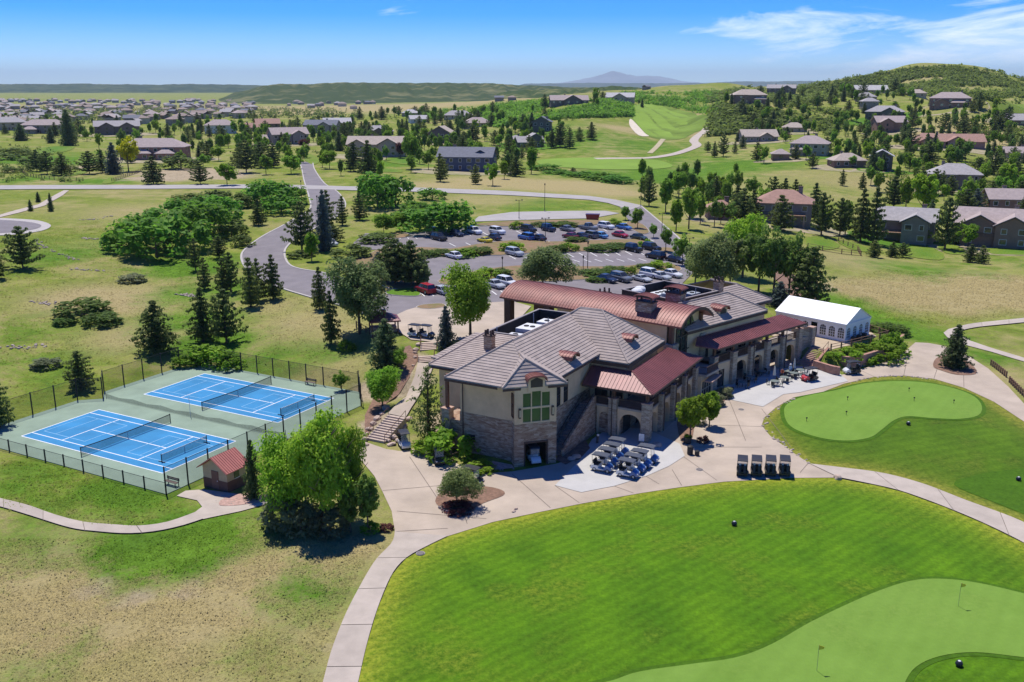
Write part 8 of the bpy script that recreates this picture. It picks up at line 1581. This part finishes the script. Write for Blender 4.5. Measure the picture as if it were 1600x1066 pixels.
# people
def person(px, py, rz, label, shirt, trousers, seated=False, hat=None):
    p = hit(px, py); me = bpy.data.meshes.new('person')
    if not seated: J = {'pel': (0, 0, .95, .13, .10), 'wst': (0, 0, 1.12, .125, .095), 'chs': (0, 0, 1.34, .16, .11), 'nck': (0, .0, 1.50, .055, .055), 'hdb': (0, .02, 1.58, .075, .085), 'hdt': (0, .01, 1.70, .08, .095), 'shL': (.17, 0, 1.42, .06, .06), 'elL': (.24, -.02, 1.15, .045, .045), 'wrL': (.25, .08, .92, .033, .033), 'haL': (.25, .12, .83, .035, .025), 'shR': (-.17, 0, 1.42, .06, .06), 'elR': (-.24, -.03, 1.16, .045, .045), 'wrR': (-.22, .12, .97, .033, .033), 'haR': (-.20, .18, .90, .035, .025), 'hpL': (.09, 0, .88, .09, .09), 'knL': (.10, .03, .50, .06, .06), 'anL': (.10, -.02, .09, .042, .042), 'ftL': (.11, .14, .04, .04, .03), 'hpR': (-.09, 0, .88, .09, .09), 'knR': (-.11, .01, .50, .06, .06), 'anR': (-.12, -.03, .09, .042, .042), 'ftR': (-.14, .13, .04, .04, .03)}
    else: J = {'pel': (0, 0, .52, .14, .12), 'wst': (0, .01, .70, .13, .10), 'chs': (0, .03, .92, .16, .11), 'nck': (0, .05, 1.08, .055, .055), 'hdb': (0, .07, 1.16, .075, .085), 'hdt': (0, .06, 1.28, .08, .095), 'shL': (.17, .03, 1.0, .06, .06), 'elL': (.22, .14, .78, .045, .045), 'wrL': (.14, .34, .76, .033, .033), 'haL': (.10, .42, .76, .035, .025), 'shR': (-.17, .03, 1.0, .06, .06), 'elR': (-.22, .14, .78, .045, .045), 'wrR': (-.14, .34, .76, .033, .033), 'haR': (-.10, .42, .76, .035, .025), 'hpL': (.10, .05, .50, .09, .09), 'knL': (.11, .45, .50, .065, .065), 'anL': (.11, .42, .09, .042, .042), 'ftL': (.11, .56, .04, .04, .03), 'hpR': (-.10, .05, .50, .09, .09), 'knR': (-.11, .45, .50, .065, .065), 'anR': (-.11, .42, .09, .042, .042), 'ftR': (-.11, .56, .04, .04, .03)}
    ks = list(J); E = [('pel', 'wst'), ('wst', 'chs'), ('chs', 'nck'), ('nck', 'hdb'), ('hdb', 'hdt')] + [(a + s, b + s) for s in 'LR' for a, b in (('sh', 'el'), ('el', 'wr'), ('wr', 'ha'), ('hp', 'kn'), ('kn', 'an'), ('an', 'ft'))] + [('chs', 'shL'), ('chs', 'shR'), ('pel', 'hpL'), ('pel', 'hpR')]
    me.from_pydata([J[k][:3] for k in ks], [(ks.index(a), ks.index(b)) for a, b in E], []); o = link('person', me, None, (p[0], p[1], p[2] + .1), rz); sk = o.modifiers.new('skin', 'SKIN')
    for i, k in enumerate(ks): me.skin_vertices[0].data[i].radius = J[k][3:]; me.skin_vertices[0].data[i].use_root = k == 'pel'
    sb = o.modifiers.new('sub', 'SUBSURF'); sb.levels = 2; sb.render_levels = 2; m = bpy.data.materials.new('figure'); m.use_nodes = True; t = m.node_tree; g = t.nodes.new('ShaderNodeTexCoord'); s = t.nodes.new('ShaderNodeSeparateXYZ'); t.links.new(g.outputs['Object'], s.inputs[0]); cr = t.nodes.new('ShaderNodeValToRGB'); cr.color_ramp.interpolation = 'CONSTANT'; e = cr.color_ramp.elements; dv_ = t.nodes.new('ShaderNodeMath'); dv_.operation = 'DIVIDE'; dv_.inputs[1].default_value = 1.8; t.links.new(s.outputs[2], dv_.inputs[0]); t.links.new(dv_.outputs[0], cr.inputs[0])
    stp = [(0, (.03, .03, .03)), (.07 / 1.8, trousers), ((.93 if not seated else .56) / 1.8, shirt), ((1.47 if not seated else 1.05) / 1.8, (.50, .30, .21)), ((1.68 if not seated else 1.24) / 1.8, (.06, .035, .02))]; e[0].color = (*stp[0][1], 1); e[1].position, e[1].color = stp[1][0], (*stp[1][1], 1)
    for q_, c in stp[2:]: x = e.new(q_); x.color = (*c, 1)
    t.links.new(cr.outputs[0], t.nodes['Principled BSDF'].inputs['Base Color']); t.nodes['Principled BSDF'].inputs['Roughness'].default_value = .8; me.materials.append(m); tag(o, label, 'person', 'people on the patio')
    top = J['hdt'][2]; fx = J['hdt'][1]
    if hat: MB().lathe([(.15, top - .02), (.11, top), (.10, top + .06), (.05, top + .11), (0, top + .12)], 12, Matrix.Translation((0, fx + .01, 0))).build('cap', mat('cap_' + label[:6], hat, .8), o)
    m = MB(); m.tube((0, fx + .09, top - .09), (0, fx + .125, top - .11), .016, .02, 5); m.build('nose', mat('skin_tone', (.50, .30, .21), .6), o)
    for s in (-1, 1): MB().box(s * .033 - .012, s * .033 + .012, fx + .085, fx + .1, top - .07, top - .05).build('eye', M_PARA, o)
person(1234, 588, R(200), 'person standing in pale shirt and white cap on the patio', (.55, .62, .70), (.30, .32, .38), False, (.75, .75, .75)); person(1222, 590, R(160), 'person seated in orange top at a shaded patio table', (.45, .12, .04), (.05, .06, .09), True)
# bins, planter, sign, golf bag, dumpster, kiosk
def lathed(name, px, py, label, cat, prof, material, off=.1, lid=None):
    p = hit(px, py); root = empty(name, (p[0], p[1], p[2] + off), 0, label, cat); MB().lathe(prof, 14).build('body', material, root)
    if lid: MB().lathe(lid, 14).build('lid', M_POST, root)
    return root
lathed('litter_bin', 1078, 711, 'tall dark litter bin on the plaza beside the lime trees', 'bin', [(0, 0), (.30, 0), (.34, .1), (.34, .85), (.30, .88)], M_PARA, lid=[(.36, .88), (.36, .95), (.2, 1.05), (0, 1.06)]); lathed('litter_bin', 1089, 713, 'short dark litter bin right of the tall one', 'bin', [(0, 0), (.26, 0), (.28, .45), (.26, .5)], M_PARA, lid=[(.29, .5), (.2, .58), (0, .58)])
pl_ = lathed('planter', 1075, 694, 'black round planter with green plant beside the arcade', 'planter', [(0, 0), (.34, 0), (.42, .75), (.46, .8), (.4, .8), (.36, .7), (0, .7)], M_PARA); c = link('foliage', PROTO['limebush'][0], pl_, (0, 0, .7)); c.scale = (.95, .95, .6)
p = hit(1002, 695); sg = empty('notice_board', (p[0], p[1], p[2] + .1), R(-20), 'white notice board standing by the arcade pier', 'sign'); MB().box(-.32, .32, -.03, .03, .35, 1.25).build('board', mat('notice_white', (.7, .72, .74), .6), sg)
for s in (-1, 1): MB().box(s * .28 - .025, s * .28 + .025, -.025, .025, 0, .35).build('leg', M_POST, sg)
m = MB()
for k in range(5): m.box(-.22, .22 - .06 * (k % 2), -.036, -.031, 1.12 - .15 * k, 1.17 - .15 * k)
p = hit(933, 694); gb = empty('golf_bag', (p[0], p[1], p[2] + .12), 0, 'dark golf bag with white club covers near the blind arch', 'golf bag'); MB().tube((0, 0, 0), (.06, 0, .85), .14, .17, 10).build('bag', mat('bag_cloth', (.04, .045, .06)), gb)
for k in range(4): MB().lathe([(0, .85), (.03, .88), (.07, 1.0), (.06, 1.1), (0, 1.14)], 8, Matrix.Translation((.06 + .08 * math.cos(k * 1.57), .08 * math.sin(k * 1.57), 0))).build('club_cover', M_HVAC, gb)
MB().box(-.3, .3, -.35, .35, 0, .04).build('stand', M_KERB, gb)
p = hit(926, 344); dm = empty('dumpster', (p[0], p[1], p[2] + .1), R(-8), 'red metal dumpster beside the upper lane', 'dumpster'); MB().prism([(-1.6, 0), (-1.9, 1.5), (1.9, 1.5), (1.6, 0)], -1.0, 1.0, Matrix.Rotation(R(90), 4, 'X')).build('body', paint('dumpster', (.32, .03, .03)), dm); MB().box(-1.95, 1.95, -1.05, 1.05, 1.5, 1.62).build('lid', paint('dumpster_lid', (.12, .03, .03)), dm)
for x in (-1, 0, 1): MB().box(x - .06, x + .06, -1.08, -1.0, .1, 1.45).build('rib', paint('dumpster', (.32, .03, .03)), dm)
p = hit(600, 522); kk = empty('entry_kiosk', p, R(15), 'small open kiosk with dark hip roof beside the entry plaza', 'kiosk'); rf, _ = hroof(-2.4, 2.4, -2.0, 2.0, 2.5, .5, 'hip'); rf.build('roof', M_RED, kk); MB().box(-2.0, 2.0, -.1, 1.6, -.5, 1.1).build('counter', M_STONE, kk)
for sx_ in (-1, 1):
    for sy_ in (-1, 1): MB().box(sx_ * 2 - .1, sx_ * 2 + .1, sy_ * 1.6 - .1, sy_ * 1.6 + .1, -.5, 2.4).build('post', M_WOOD, kk)
MB().box(-.35, .35, -.35, .35, 3.3, 3.9).build('cupola', M_COP, kk)
cv = []
for px, py in ((1158,641),(1093,735),(657,866)):
    p = hit(px, py); root = empty('utility_cover', (p[0], p[1], p[2] + .09), 0, '', 'cover'); MB().lathe([(0, .035), (.33, .035), (.36, 0)], 16).build('plate', mat('cast_cover', (.16, .14, .13) if px > 700 else (.5, .47, .43), .7), root); MB().lathe([(.36, 0), (.40, .03), (.42, 0)], 16).build('ring', M_KERB, root); cv.append((px, root))
for (px, o), l in zip(cv, ('dark round utility cover on the plaza near the white patio', 'dark round utility cover on the plaza left of the four carts', 'pale round valve cover beside the foreground path')): o['label'] = l
